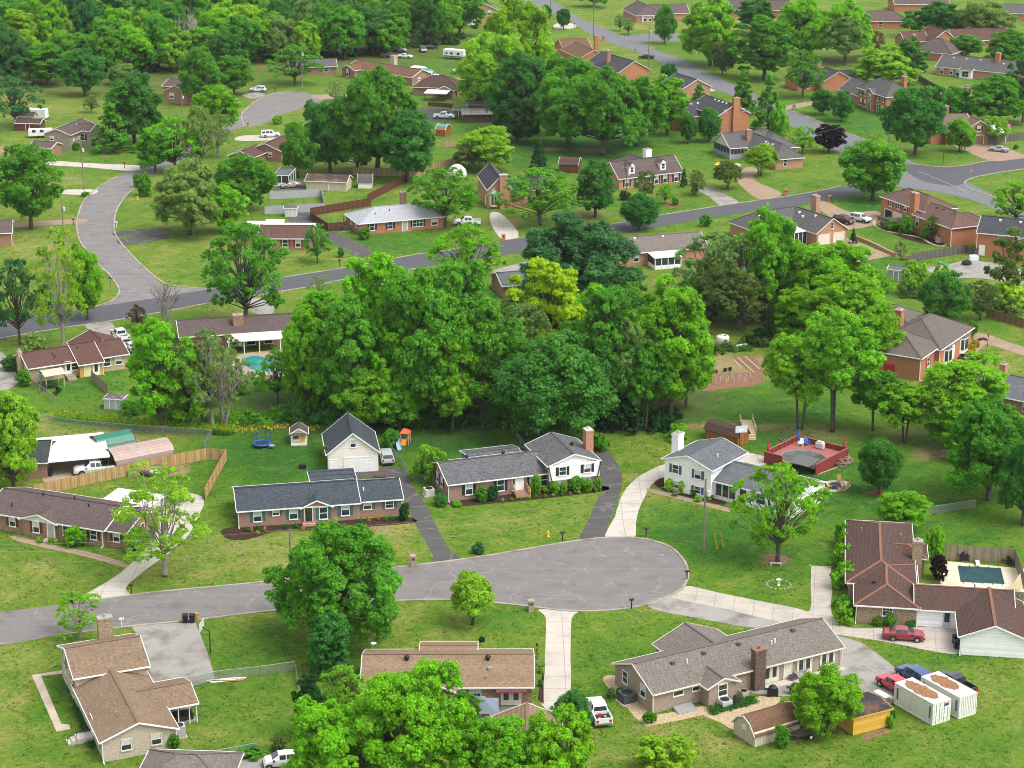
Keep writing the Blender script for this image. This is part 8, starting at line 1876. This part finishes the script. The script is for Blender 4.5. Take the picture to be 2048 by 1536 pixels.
for k,(x,y) in enumerate(((1422,748),(1432,746),(1450,743),(1460,741))): tag(MB().lathe([(.25,0),(.32,.5),(.28,.5),(.2,.1)],10).build('plant_pot', BLACKM, None, loc=G(x,y,0)), ['first','second','third','fourth'][k]+' black plant pot from the left behind the plot', 'pot', 'black plant pots')
for k,(p_, q_) in enumerate((((1466,718),(1484,735)),((1476,715),(1508,745)),((1490,713),(1520,738)))): ribbon('ground_cloth', [p_, q_], flat('dusty_cloth',(0.42,0.36,0.28)), .2, .02, .01, ['left','middle','right'][k]+' white strip on the square soil patch', False)
# patio canopy and umbrella at the yellow-tan house
g = G(93.2,778,0); q = thing('patio_canopy', 'cream arched patio canopy beside the yellow-tan ranch', 'canopy', g, R(31)); cm_ = MB(); n_ = 8
for i in range(n_+1):
    t = i/n_; y = -.3+3.6*t; z = 2.15+.5*math.sin(PI*t); cm_.v += [(-.3,y,z),(3.3,y,z)]
for i in range(n_): cm_.f.append((2*i,2*i+1,2*i+3,2*i+2))
q2 = cm_.build('canopy', flat('cream_canvas',(0.5,0.4,0.3),0.8), q); q2.modifiers.new('thickness','SOLIDIFY').thickness = .04
for x in (0,3.0):
    for y in (0,3.0): post(q, x, y, 0, 2.2, flat('beige_post',(0.5,0.4,0.32)), .12)
umbrella(G(83,772,0), 0, flat('turquoise_canvas',(0.03,0.4,0.5)), 'furled turquoise umbrella beside the cream canopy')
tb = thing('patio_table', 'dark patio table with chairs clutter under the cream canopy', 'table', G(98,776,0), R(31)); MB().lathe([(.7,.7),(.7,.74)],14).build('tabletop', DARKMETAL, tb); MB().cyl(0,0,0,.7,.05,8).build('leg', DARKMETAL, tb)
for k,(x,y) in enumerate(((88,782),(108,776),(118,784),(112,790))): chair(G(x,y,0), k*1.5, BLACKM, ['first','second','third','fourth'][k]+' dark patio chair from the left by the cream canopy', 0, 'dark patio chairs')
# gazebo at H2
g = G(719.7,1373.4,2.6); q = thing('gazebo', 'grey hip roofed metal gazebo behind the brown roofed ranch', 'gazebo', (g.x+13.3,g.y-4.0,0)); GZ = striped('blue_grey_panels',(0.14,0.18,0.21),.4,'x',.3,.8,.4)
MB().add([(-1.9,-1.9,2.3),(1.9,-1.9,2.3),(1.9,1.9,2.3),(-1.9,1.9,2.3),(-.35,-.35,3.1),(.35,-.35,3.1),(.35,.35,3.1),(-.35,.35,3.1)],[(0,1,5,4),(1,2,6,5),(2,3,7,6),(3,0,4,7),(3,2,1,0),(4,5,6,7)]).build('roof', GZ, q); MB().add([(-.5,-.5,3.2),(.5,-.5,3.2),(.5,.5,3.2),(-.5,.5,3.2),(0,0,3.5)],[(0,1,4),(1,2,4),(2,3,4),(3,0,4),(3,2,1,0)]).build('cupola', GZ, q)
for x in (-1.7,1.7):
    for y in (-1.7,1.7): post(q, x, y, 0, 2.3, BLACKM, .14)
for k,(x,y) in enumerate(((966,1432),(975,1428))): chair(G(x,y,0), k, BLACKM, ['left','right'][k]+' black chair under the grey gazebo')
# pools
WATER, t_, b_ = newmat('pool_water'); b_.inputs['Base Color'].default_value = (0.03,0.33,0.33,1); b_.inputs['Roughness'].default_value = .05
_T = NT(t_); _T.l(_T.bump(_T.noise(_T.coord(), 3.0, 3), .2, .05), b_.inputs['Normal']); _T.l(_T.ramp(_T.noise(_T.coord(), .5, 3), [(.35,(0.015,0.17,0.16)),(.65,(0.04,0.3,0.26))]), b_.inputs['Base Color'])
sheet('pool_water', [(482,722),(495,714),(518,712),(540,720),(565,722),(572,735),(555,743),(525,742),(500,737)], WATER, .02, 'turquoise kidney shaped swimming pool water')
g = G(1921.6,1164,0); q = thing('covered_pool', 'dark green covered rectangular pool inside the weathered fence', 'pool', g, R(-7.3)); MB().box(0,0,.015,5.4,5.1,.06).build('cover', flat('teal_pool_cover',(0.015,0.06,0.065),.35,.4,var=.4,scale=.6), q)
for k in range(5):
    for y in (-.25,5.35): MB().box(.3+1.2*k-.03,y-.25,.02,.3+1.2*k+.03,y+.25,.07).build('strap', BLACKM, q)
MB().box(2.3,4.8,.3,2.8,6.6,.38).build('diving_board', VW, q); MB().box(2.35,6.0,.02,2.75,6.4,.3).build('board_base', VW, q)
def grill(x, y, label, col=BLACKM, rz=0):
    q = thing('grill', label, 'grill', G(x,y,0), R(rz)); MB().box(-.6,-.3,.15,.6,.3,.85).build('cabinet', col, q); MB().lathe([(.5,.85),(.48,1.1),(.3,1.3),(.05,1.34)],12).build('lid', col, q); MB().box(-1.0,-.25,.8,-.6,.25,.86).build('side_shelf', col, q)
    for x_ in (-.5,.5): MB().tube([(x_,-.3,.1),(x_,.3,.1)],.1,10).build('wheel', TYRE, q)
grill(1928,1121,'large black grill against the weathered pool fence'); grill(1545,1392,'black covered grill beside the sooty chimney'); grill(1590,1388,'black grill on the stained patio')
for k,(x,y) in enumerate(((2010,1125),(2021,1130))): chair(G(x,y,0), .3*k, BLACKM, ['left','right'][k]+' dark chair in the corner of the pool fence')
q = thing('shade_sail', 'small cream triangular sail beside the pool fence', 'sail', G(2030,1182,0)); MB().add([(-.8,0,.3),(1.0,0,.2),(.6,.5,2.2)],[(0,1,2)]).build('cloth', flat('cream_sail',(0.6,0.5,0.3)), q).modifiers.new('thickness','SOLIDIFY').thickness = .03; MB().tube([(.6,.52,0),(.6,.52,2.2)],.03,6).build('pole', GALV, q)
# swing set
q = thing('swing_set', 'wooden swing set with green slide inside the brown fence', 'swing set', G(668,452,0), .3); SW = flat('swing_wood',(0.28,0.2,0.13))
MB().bar((-2.2,0,2.2),(2.2,0,2.4),.12,.12).bar((-2.2,-.8,0),(-2.2,0,2.2),.1,.1).bar((-2.2,.8,0),(-2.2,0,2.2),.1,.1).bar((2.2,-.8,0),(2.2,0,2.4),.1,.1).bar((2.2,.8,0),(2.2,0,2.4),.1,.1).build('frame', SW, q); MB().bar((0,-.3,1.2),(1.2,-1.6,.1),.5,.06).build('slide', flat('green_slide',(0.02,0.3,0.15)), q); MB().bar((-.9,0,.5),(-.5,0,.5),.25,.04).build('seat', BLACKM, q)
for x in (-.9,-.5): MB().tube([(x,0,.5),(x,0,2.25)],.015,4).build('rope', DARKMETAL, q)
q = thing('dome_cover', 'white domed cover behind the bay window house', 'dome', G(914,352,0)); MB().lathe([(2.3,0),(2.3,.8),(2.0,1.7),(1.3,2.4),(.5,2.8),(.02,2.9)],16).build('shell', flat('dome_white',(0.8,0.8,0.8),.4), q, True); MB().lathe([(2.35,0),(2.35,.3)],16).build('base_ring', flat('dome_grey',(0.5,0.5,0.5)), q)
q = thing('tarp_pile', 'heap of yellow tarps beside the screened porch house', 'tarps', G(1452,331,0)); rr_ = random.Random(8)
for k in range(7): MB().lathe([(.9,0),(.8,.35),(.4,.6),(.02,.66)],8).build('tarp', flat('yellow_tarp',(0.55,0.36,0.05)) if k%3 else flat('tan_tarp',(0.5,0.42,0.25)), q, loc=(rr_.uniform(-2.6,2.6),rr_.uniform(-1,1),0))
MB().lathe([(.6,0),(.5,.3),(.05,.4)],8).build('tarp', flat('teal_tarp',(0.05,0.3,0.3)), q, loc=(3.3,0,0))
q = thing('tractor_tyre', 'large black tyre on the worn concrete yard', 'tyre', G(1933,529,0)); MB().lathe([(.55,0),(.95,0.05),(1.0,.35),(.95,.6),(.55,.65),(.5,.35)],16).build('tread', TYRE, q); MB().lathe([(.5,.3),(.5,.34)],12).build('hub', SOIL, q)
q = thing('ring_float', 'green ring lying on the grass beside the worn yard', 'ring', G(1886,527,0)); MB().tube([(.75*math.cos(2*PI*k/16),.75*math.sin(2*PI*k/16),.15) for k in range(17)],.15,8,False).build('ring', flat('green_ring',(0.03,0.3,0.16)), q); MB().lathe([(.65,.05),(.65,.08)],12).build('floor', flat('green_ring',(0.03,0.3,0.16)), q)
q = thing('utility_tank', 'white box tank beside the large black tyre', 'tank', G(1947,521,0)); MB().box(-.9,-.5,0,.9,.5,1.1).build('body', VW, q, bevel=.12); MB().box(-.2,-.2,1.1,.2,.2,1.2).build('cap', VW, q)
def picnic(x, y, rz, col, label):
    q = thing('picnic_table', label, 'table', G(x,y,0), R(rz)); MB().box(-1.0,-.4,.72,1.0,.4,.78).build('tabletop', col, q)
    for s_ in (-.75,.75): MB().box(-1.0,s_-.14,.42,1.0,s_+.14,.47).build('bench', col, q)
    for x_ in (-.7,.7): MB().bar((x_,-.7,0),(x_,-.2,.72),.08,.05).bar((x_,.7,0),(x_,.2,.72),.08,.05).bar((x_,-.85,.4),(x_,.85,.4),.06,.05).build('leg', col, q)
picnic(1763,1400,-58,flat('white_plastic',(0.7,0.7,0.68)),'white picnic table behind the yellow shed'); picnic(1811,519,15,flat('redwood',(0.2,0.09,0.06)),'brown picnic table beside the grey fence end'); picnic(1600,1352,30,GALV,'pale table on the stained patio')
q = thing('fire_bowl', 'black round fire bowl on the stained patio', 'fire bowl', G(1586,1362,0)); MB().lathe([(.1,.4),(.5,.6),(.55,.62),(.5,.58)],12).build('bowl', DARKMETAL, q)
for k in range(3): a = 2*PI*k/3; MB().bar((.2*math.cos(a),.2*math.sin(a),.45),(.4*math.cos(a),.4*math.sin(a),0),.04,.04).build('leg', DARKMETAL, q)
q = thing('rain_barrel', 'dark ribbed rain barrel by the taupe house bump', 'barrel', G(1472,1408,0)); MB().lathe([(.28,0),(.34,.2),(.32,.3),(.35,.5),(.32,.62),(.33,.9),(.28,1.0)],12).build('shell', flat('barrel_brown',(0.06,0.035,0.03)), q); MB().lathe([(.3,1.0),(.3,1.04)],12).build('lid', BLACKM, q)
q = thing('cellar_door', 'grey metal cellar hatch beside the taupe house', 'hatch', G(1370,1420,0), R(28)); MB().add([(-1.2,-.7,.1),(1.2,-.7,.1),(1.2,.7,.4),(-1.2,.7,.4),(-1.2,-.7,0),(1.2,-.7,0),(1.2,.7,0),(-1.2,.7,0)],[(0,1,2,3),(7,6,5,4),(0,4,5,1),(1,5,6,2),(2,6,7,3),(3,7,4,0)]).build('frame', GALV, q); MB().add([(-1.1,-.6,.14),(-.04,-.6,.14),(-.04,.6,.41),(-1.1,.6,.41)],[(0,1,2,3)]).build('leaf', GALV, q)
q = thing('lumber_pile', 'pile of white and tan boards by the parking pad fence', 'lumber', G(452,1362,0), R(10)); rr_ = random.Random(2)
for k in range(9): l_ = MB().box(-1.7,-.08,0,1.7,.08,.05).build('board', VW if k%3 else OAK, q, loc=(rr_.uniform(-.6,.6),rr_.uniform(-.35,.35),.03+.05*(k//3)), rz=rr_.uniform(-.15,.15))
q = thing('sectional_sofa', 'dark wicker sofa on the tan house porch', 'sofa', onw(bpy.data.objects['split_level_house'],9.6,6.2), R(22.6)); WK = flat('dark_wicker',(0.03,0.025,0.022))
MB().box(-1.4,-.5,.1,1.4,.5,.5).build('seat', WK, q, bevel=.06); MB().box(-1.4,.3,.5,1.4,.5,1.0).build('backrest', WK, q, bevel=.05)
for s_ in (-1.3,1.3): MB().box(s_-.12,-.5,.5,s_+.12,.3,.75).build('armrest', WK, q)
q = thing('tree_stump', 'pale tree stump on the lawn right of the mulch ring', 'stump', G(1890,912,0)); MB().lathe([(.9,0),(.7,.3),(.62,.8),(.58,.82)],10).build('stump', POLEW, q); MB().lathe([(.56,.82),(.56,.84)],10).build('cut_face', OAK, q)
q = thing('bird_bath', 'white bird bath in a ring of stones', 'bird bath', G(1557,1170,0)); MB().lathe([(.2,0),(.12,.1),(.1,.6),(.3,.72),(.32,.76)],12).build('basin', VW, q)
for k in range(16): MB().lathe([(.16,0),(.15,.12),(.06,.18)],6).build('stone', KERB, q, loc=(1.5*math.cos(2*PI*k/16),1.5*math.sin(2*PI*k/16),0))
q = thing('bench', 'low stone bench at the tree by the white house', 'bench', G(1552,1131,0), R(-5)); MB().box(-.8,-.2,.3,.8,.2,.4).build('seat', CONC, q)
for x in (-.6,.6): MB().box(x-.1,-.15,0,x+.1,.15,.3).build('leg', CONC, q)
q = thing('log', 'thick fallen log lying in the fenced yard', 'log', G(290,950,0), R(-40)); MB().tube([(-1.5,0,.35),(1.5,0,.32)],[.38,.3],9).build('trunk', BARK, q); MB().tube([(.3,0,.5),(.9,.5,.9)],[.12,.06],6).build('branch_stub', BARK, q)
q = thing('tyre_planter', 'white painted tyre planter in the fenced yard', 'planter', G(305,945,0)); MB().lathe([(.3,0),(.6,.05),(.62,.3),(.5,.45),(.35,.4)],14).build('rim', VW, q); MB().lathe([(.34,.3),(.34,.34)],10).build('soil', SOIL, q)
for k,(x,y) in enumerate(((268,950),(316,940))): tag(MB().box(-.8,-.04,0,.8,.04,1.1).box(-.85,-.07,1.0,.85,-.04,1.12).build('pallet_panel', GREYW, None, loc=G(x,y,0)-Vector((0,.5,0)), rz=R(28)), ['left','right'][k]+' grey wooden panel leaning on the cedar fence', 'panel', 'grey wooden panels')
q = thing('round_pool', 'small round blue-grey pool behind the willowy tree', 'pool', G(349,1000,0)); MB().lathe([(1.7,0),(1.7,.6),(1.6,.6),(1.6,.5)],20).build('wall', flat('pool_blue_wall',(0.2,0.3,0.33)), q); MB().lathe([(1.6,.48),(1.6,.5)],20).build('water', flat('pool_water_dark',(0.08,0.17,0.17),.05,.6), q)
bpy.data.objects['split_level_house']
# ------------------------------------------------------------------ bushes and flowers
BU_ = [(881,1012,992,34,'dark','dark clipped bush at the left corner of the split-level house'),(914,1012,1002,22,'bright','small bright bush beside the dark corner bush'),(962,1003,977,28,'mid','round bush under the left window of the split-level house'),(984,1000,974,30,'deep','dark round bush left of the front steps'),(1092,985,972,18,'bright','low bright bush right of the front steps'),(1110,987,966,24,'bright','first clipped cube bush below the white gable'),(1127,985,966,20,'bright','second clipped cube bush below the white gable'),(1152,982,954,32,'mid','large round bush below the white gable'),(1176,982,961,22,'bright','third clipped cube bush below the white gable'),(1195,981,958,22,'bright','fourth clipped cube bush below the white gable'),(1072,990,952,22,'bright','small upright shrub right of the front steps'),
 (956,1107,1088,28,'blue','lone blue-green bush on the lawn above the cul-de-sac'),(808,1040,1010,26,'deep','dark oval bush at the right corner of the slate roof'),(1338,981,959,24,'yellow','left yellow-topped round bush by the white house'),(1365,985,964,22,'yellow','right yellow-topped round bush by the white house'),(1388,992,980,20,'dark','low dark bush in the white house bed'),(1417,998,988,18,'mid','small round bush in the white house bed'),(1350,992,983,14,'cream','pale low plant in the white house bed'),(1397,1003,993,20,'lime','pale lime plant in the white house bed'),
 (1298,1445,1424,28,'mid','round green bush at the near corner of the taupe house'),(1222,1396,1378,22,'olive','olive shrub beside the dark air conditioner'),(1240,1392,1376,20,'dark','dark shrub beside the dark air conditioner'),(1780,1455,1432,18,'bright','left bright shrub beside the yellow shed'),(1785,1437,1420,18,'mid','right green shrub beside the yellow shed'),(1564,1495,1455,36,'mid','small green shrub against the barn shed'),
 (1690,1220,1195,50,'mid','low green hedge beside the plum roof drive'),(1692,1175,1130,60,'bright','bright bush at the left front of the plum roofed house'),(1684,1245,1203,46,'bright','bright rounded bush at the near corner of the plum roofed house'),(1684,1090,1048,36,'mid','topmost of the three tall bushes along the plum roof'),(1688,1105,1070,36,'bright','middle of the three tall bushes along the plum roof'),(1684,1135,1090,46,'bright','lowest of the three tall bushes along the plum roof'),(1868,1118,1058,44,'bright','round topped tall bush beside the pool fence'),(1878,1160,1112,46,'purple','purple maple shrub beside the covered pool'),(1780,1252,1228,26,'mid','green plant under the grid window'),(1755,1250,1236,24,'mid','low green plant left of the grid window'),(1820,1254,1243,26,'dark','dark plant beside the red sedan'),
 (150,1092,1055,44,'bright','bright bush right of the front door of the brick ranch'),(280,1098,1060,60,'bright','bright bush at the end of the brick ranch'),(80,1085,1075,16,'lime','small bush left of the brick ranch steps'),(104,1087,1075,18,'lime','small bush right of the brick ranch steps'),(48,772,742,34,'mid','dense round bush beside the cream canopy'),(20,740,715,40,'dark','ivy dark bush at the left end of the yellow-tan ranch'),
 (728,478,457,30,'mid','round clipped bush in front of the pale grey roof'),(682,514,496,16,'blue','grey-green bush on the small brick house lawn'),(964,1284,1274,14,'deep','small dark bush on the lawn above the brown roof'),(1661,404,394,12,'dark','round shrub beside the brick mailbox pillar'),(1784,461,440,30,'mid','left rounded bush in the curved flower bed'),(1812,468,436,34,'mid','largest rounded bush in the curved flower bed'),(1774,455,436,18,'bright','small bush at the deck end of the curved flower bed'),(1848,478,458,22,'mid','right rounded bush in the curved flower bed'),
 (1952,694,682,18,'gold','upper yellow shrub beside the short tan path'),(1945,703,690,18,'gold','middle yellow shrub beside the short tan path'),(1938,712,700,18,'gold','lower yellow shrub beside the short tan path'),(1930,698,680,20,'dark','dark shrub beside the right bay window'),(1931,680,655,24,'mid','leafy shrub at the corner by the ball tree'),(1388,388,374,14,'gold','yellow-green bush at the dormer house corner'),(1350,410,397,18,'mid','green clump in the oval mulch bed'),(1250,400,384,26,'deep','dark bush behind the dense round tree'),(1412,453,430,24,'mid','bush beside the dark street above the sunroom'),(2032,298,290,12,'mid','small bush beside the tan drive at the right'),
 (555,248,232,26,'bright','small bright tree-like bush by the far left cul-de-sac'),(170,392,384,18,'mid','round bush beside the short pale drive'),(290,392,352,36,'mid','upright bush at the bend of the curving road'),(276,375,350,22,'mid','bright bush left of the upright one'),(152,300,285,18,'mid','green bush by the far left gable house'),(840,955,925,30,'lime','pale bush beside the chain link fence'),(862,965,890,70,'lime','loose pale shrub on the lawn left of the split-level'),(660,935,895,40,'olive','brownish shrub at the left wall of the cream garage'),(780,895,860,36,'mid','green shrub behind the silver minivan'),(620,985,965,26,'bright','bright bush behind the slate roof'),(330,1540,1522,24,'mid','small bush at the corner of the tan house'),(348,1500,1470,26,'mid','green bush under the pale grey air conditioner'),(560,1500,1475,40,'olive','reddish brown shrub beside the chain link fence'),(500,1510,1495,60,'mid','low weedy shrub along the chain link fence'),(1355,880,850,50,'bright','bright low shrub at the ditch left of the cedar shed'),(1780,832,805,30,'deep','dark shrub below the bay windowed house'),(1165,1400,1388,16,'mid','small shrub by the white drive end'),(1082,1345,1335,14,'lime','pale plant in the small curved bed'),(1081,1372,1360,14,'dark','dark plant in the small curved bed'),(1200,900,870,40,'mid','green bush behind the brick chimney of the split-level')]
for x, yb, yt, w_, c_, lb in BU_: tree('loose_bush' if w_ > 45 else 'bush', x, yb, yt, w_, c_, lb)
tree('loose_bush',1330,1545,1482,140,'lime','pale lime shrub at the bottom edge right of centre')
FL_ = [(502,1063),(516,1070),(529,1062),(606,1061),(737,1043),(755,1040),(890+12,1052-40)]
for k, (x, y) in enumerate(FL_[:6]): tree('bush', x, y, y-8, 9, 'gold', ['first','second','third','fourth','fifth','sixth'][k]+' small yellow flowering plant from the left in the slate house bed', 'flowering_plant')
for k, x in enumerate((492,515,570,592,720,772,785,800)): tree('bush', x, 1062-(x-492)*.072, 1054-(x-492)*.072, 10, 'dark', ['first','second','third','fourth','fifth','sixth','seventh','eighth'][k]+' low dark plant from the left in the slate house bed', 'bedding_plant')
for k in range(12): x = 1005+17*k; tree('bush', x, 1003-k*1.7, 997-k*1.7, 8, ['lime','mid','grey'][k%3], 'small bedding plant in the split-level house bed', 'bedding_plant', 'bedding plants along the split-level house')
def flowers(name, label, pts, n, col, seed, wid, h0, h1, ls, gcol=(0.05,0.15,0.02)):
    rng = np.random.default_rng(seed); W_ = [G(x, y, 0) for x, y in pts]; P, N, Tn = [], [], []
    for i in range(n):
        k = rng.integers(0, len(W_)-1); c = W_[k].lerp(W_[k+1], rng.uniform()); cc = np.array([c.x+rng.normal()*.3, c.y+rng.uniform(0,wid), rng.uniform(h0,h1)])
        m_ = 5; P.append(cc+rng.normal(size=(m_,3))*.1); nr = unit(rng, m_)+np.array([0,-.3,.7]); N.append(nr/np.linalg.norm(nr,axis=1,keepdims=True)); Tn.append(rng.uniform(.3,1,m_))
    o = put(leaves_mesh(name, np.concatenate(P), np.concatenate(N), ls, np.concatenate(Tn), rng), name); o.color = (*col, 1); return tag(o, label, None, kind='stuff')
fp_ = [(104,842),(180,851),(230,856),(300,862),(380,868),(430,871),(465,872)]
flowers('yellow_wildflowers', 'band of yellow wildflowers behind the chain link fence', fp_, 1000, (0.75,0.55,0.01), 3, 2.6, .5, 1.1, .06); flowers('flower_stems', 'green stems and leaves of the wildflower band', fp_, 5200, (0.1,0.3,0.03), 4, 3.0, .1, 1.0, .09)
flowers('yellow_wildflowers', 'scattered yellow flowers beside the playhouse', [(470,872),(520,868),(560,866),(640,868)], 120, (0.75,0.52,0.01), 5, 2.5, .4, .8, .08)
flowers('garden_greens', 'green vegetables in the straw bed beside the barn shed', [(1425,1432),(1470,1418),(1510,1408)], 700, (0.04,0.17,0.03), 6, 1.6, .05, .4, .09)
flowers('garden_greens', 'leafy green ground cover in front of the water tank', [(1440,703),(1470,705),(1500,702)], 900, (0.05,0.2,0.03), 7, 3.0, .05, .5, .1)
flowers('wall_shade_leaves', 'dark leaf strip standing in for the shade along the left wall of the tan house', [(140,1375),(160,1440),(185,1500)], 900, (0.04,0.15,0.02), 8, 1.2, .02, .2, .07)  # dark leaves added to imitate the house's shade beside the wall


# ------------------------------------------------------------------ tufts and weeds standing in the nearer lawns
def inside(poly, X, Y):
    r = np.zeros(len(X), bool); x0, y0 = poly[-1]
    for x1, y1 in poly:
        c = ((y1 > Y) != (y0 > Y)); xi = (x0 - x1) * (Y - y1) / ((y0 - y1) if abs(y0 - y1) > 1e-9 else 1e-9) + x1
        r ^= c & (X < xi); x0, y0 = x1, y1
    return r
def tufts(label, n, seed, y0, y1, col, ls, per):
    rng = np.random.default_rng(seed); Y = rng.uniform(y0, y1, n); X = rng.uniform(-0.27, 0.27, n) * Y
    keep = np.ones(n, bool)
    for p in POLYS: keep &= ~inside(p, X, Y)
    X, Y = X[keep], Y[keep]; m = len(X); sp = rng.uniform(0.05, 0.35, m)
    X = np.repeat(X, per) + rng.normal(size=m * per) * np.repeat(sp, per); Y = np.repeat(Y, per) + rng.normal(size=m * per) * np.repeat(sp, per); keep = np.ones(m * per, bool)
    for p in POLYS: keep &= ~inside(p, X, Y)
    tint = np.repeat(rng.uniform(0, 0.8, m), per)[keep] + rng.uniform(0, 0.2, keep.sum()); X, Y = X[keep], Y[keep]; k = len(X)
    P = np.stack([X, Y, rng.uniform(0.01, 0.07, k)], 1); N = rng.normal(size=(k, 3)) * 0.45 + np.array([0, 0, 1.0]); N /= np.linalg.norm(N, axis=1, keepdims=True)
    o = put(leaves_mesh('grass_tufts', P, N, ls, tint, rng), 'grass_tufts'); o.color = (*col, 1); return tag(o, label, None, kind='stuff')
tufts('lush green tufts and weeds in the nearer lawns', 11000, 1, 180, 300, (0.06,0.165,0.012), 0.075, 7)
tufts('straw coloured tufts in the nearer lawns', 7000, 2, 180, 300, (0.19,0.19,0.045), 0.07, 6)
tufts('green tufts in the farther lawns', 7000, 3, 300, 560, (0.06,0.16,0.012), 0.13, 5)

# ------------------------------------------------------------------ the air
hz = MB().box(-5300,-3200,-1.0,5300,7200,106.5).build('haze', None); tag(hz, 'thin pale haze over the neighbourhood', None, kind='stuff')
hm_ = bpy.data.materials.new('haze_air'); hm_.use_nodes = True; t_ = hm_.node_tree; t_.nodes.remove(t_.nodes['Principled BSDF'])
pv = t_.nodes.new('ShaderNodeVolumePrincipled'); pv.inputs['Color'].default_value = (0.86,0.92,1.0,1); pv.inputs['Density'].default_value = 0.00004; pv.inputs['Anisotropy'].default_value = 0.2
t_.links.new(pv.outputs[0], t_.nodes['Material Output'].inputs['Volume']); hz.data.materials.append(hm_)
SC.cycles.volume_bounces = 0
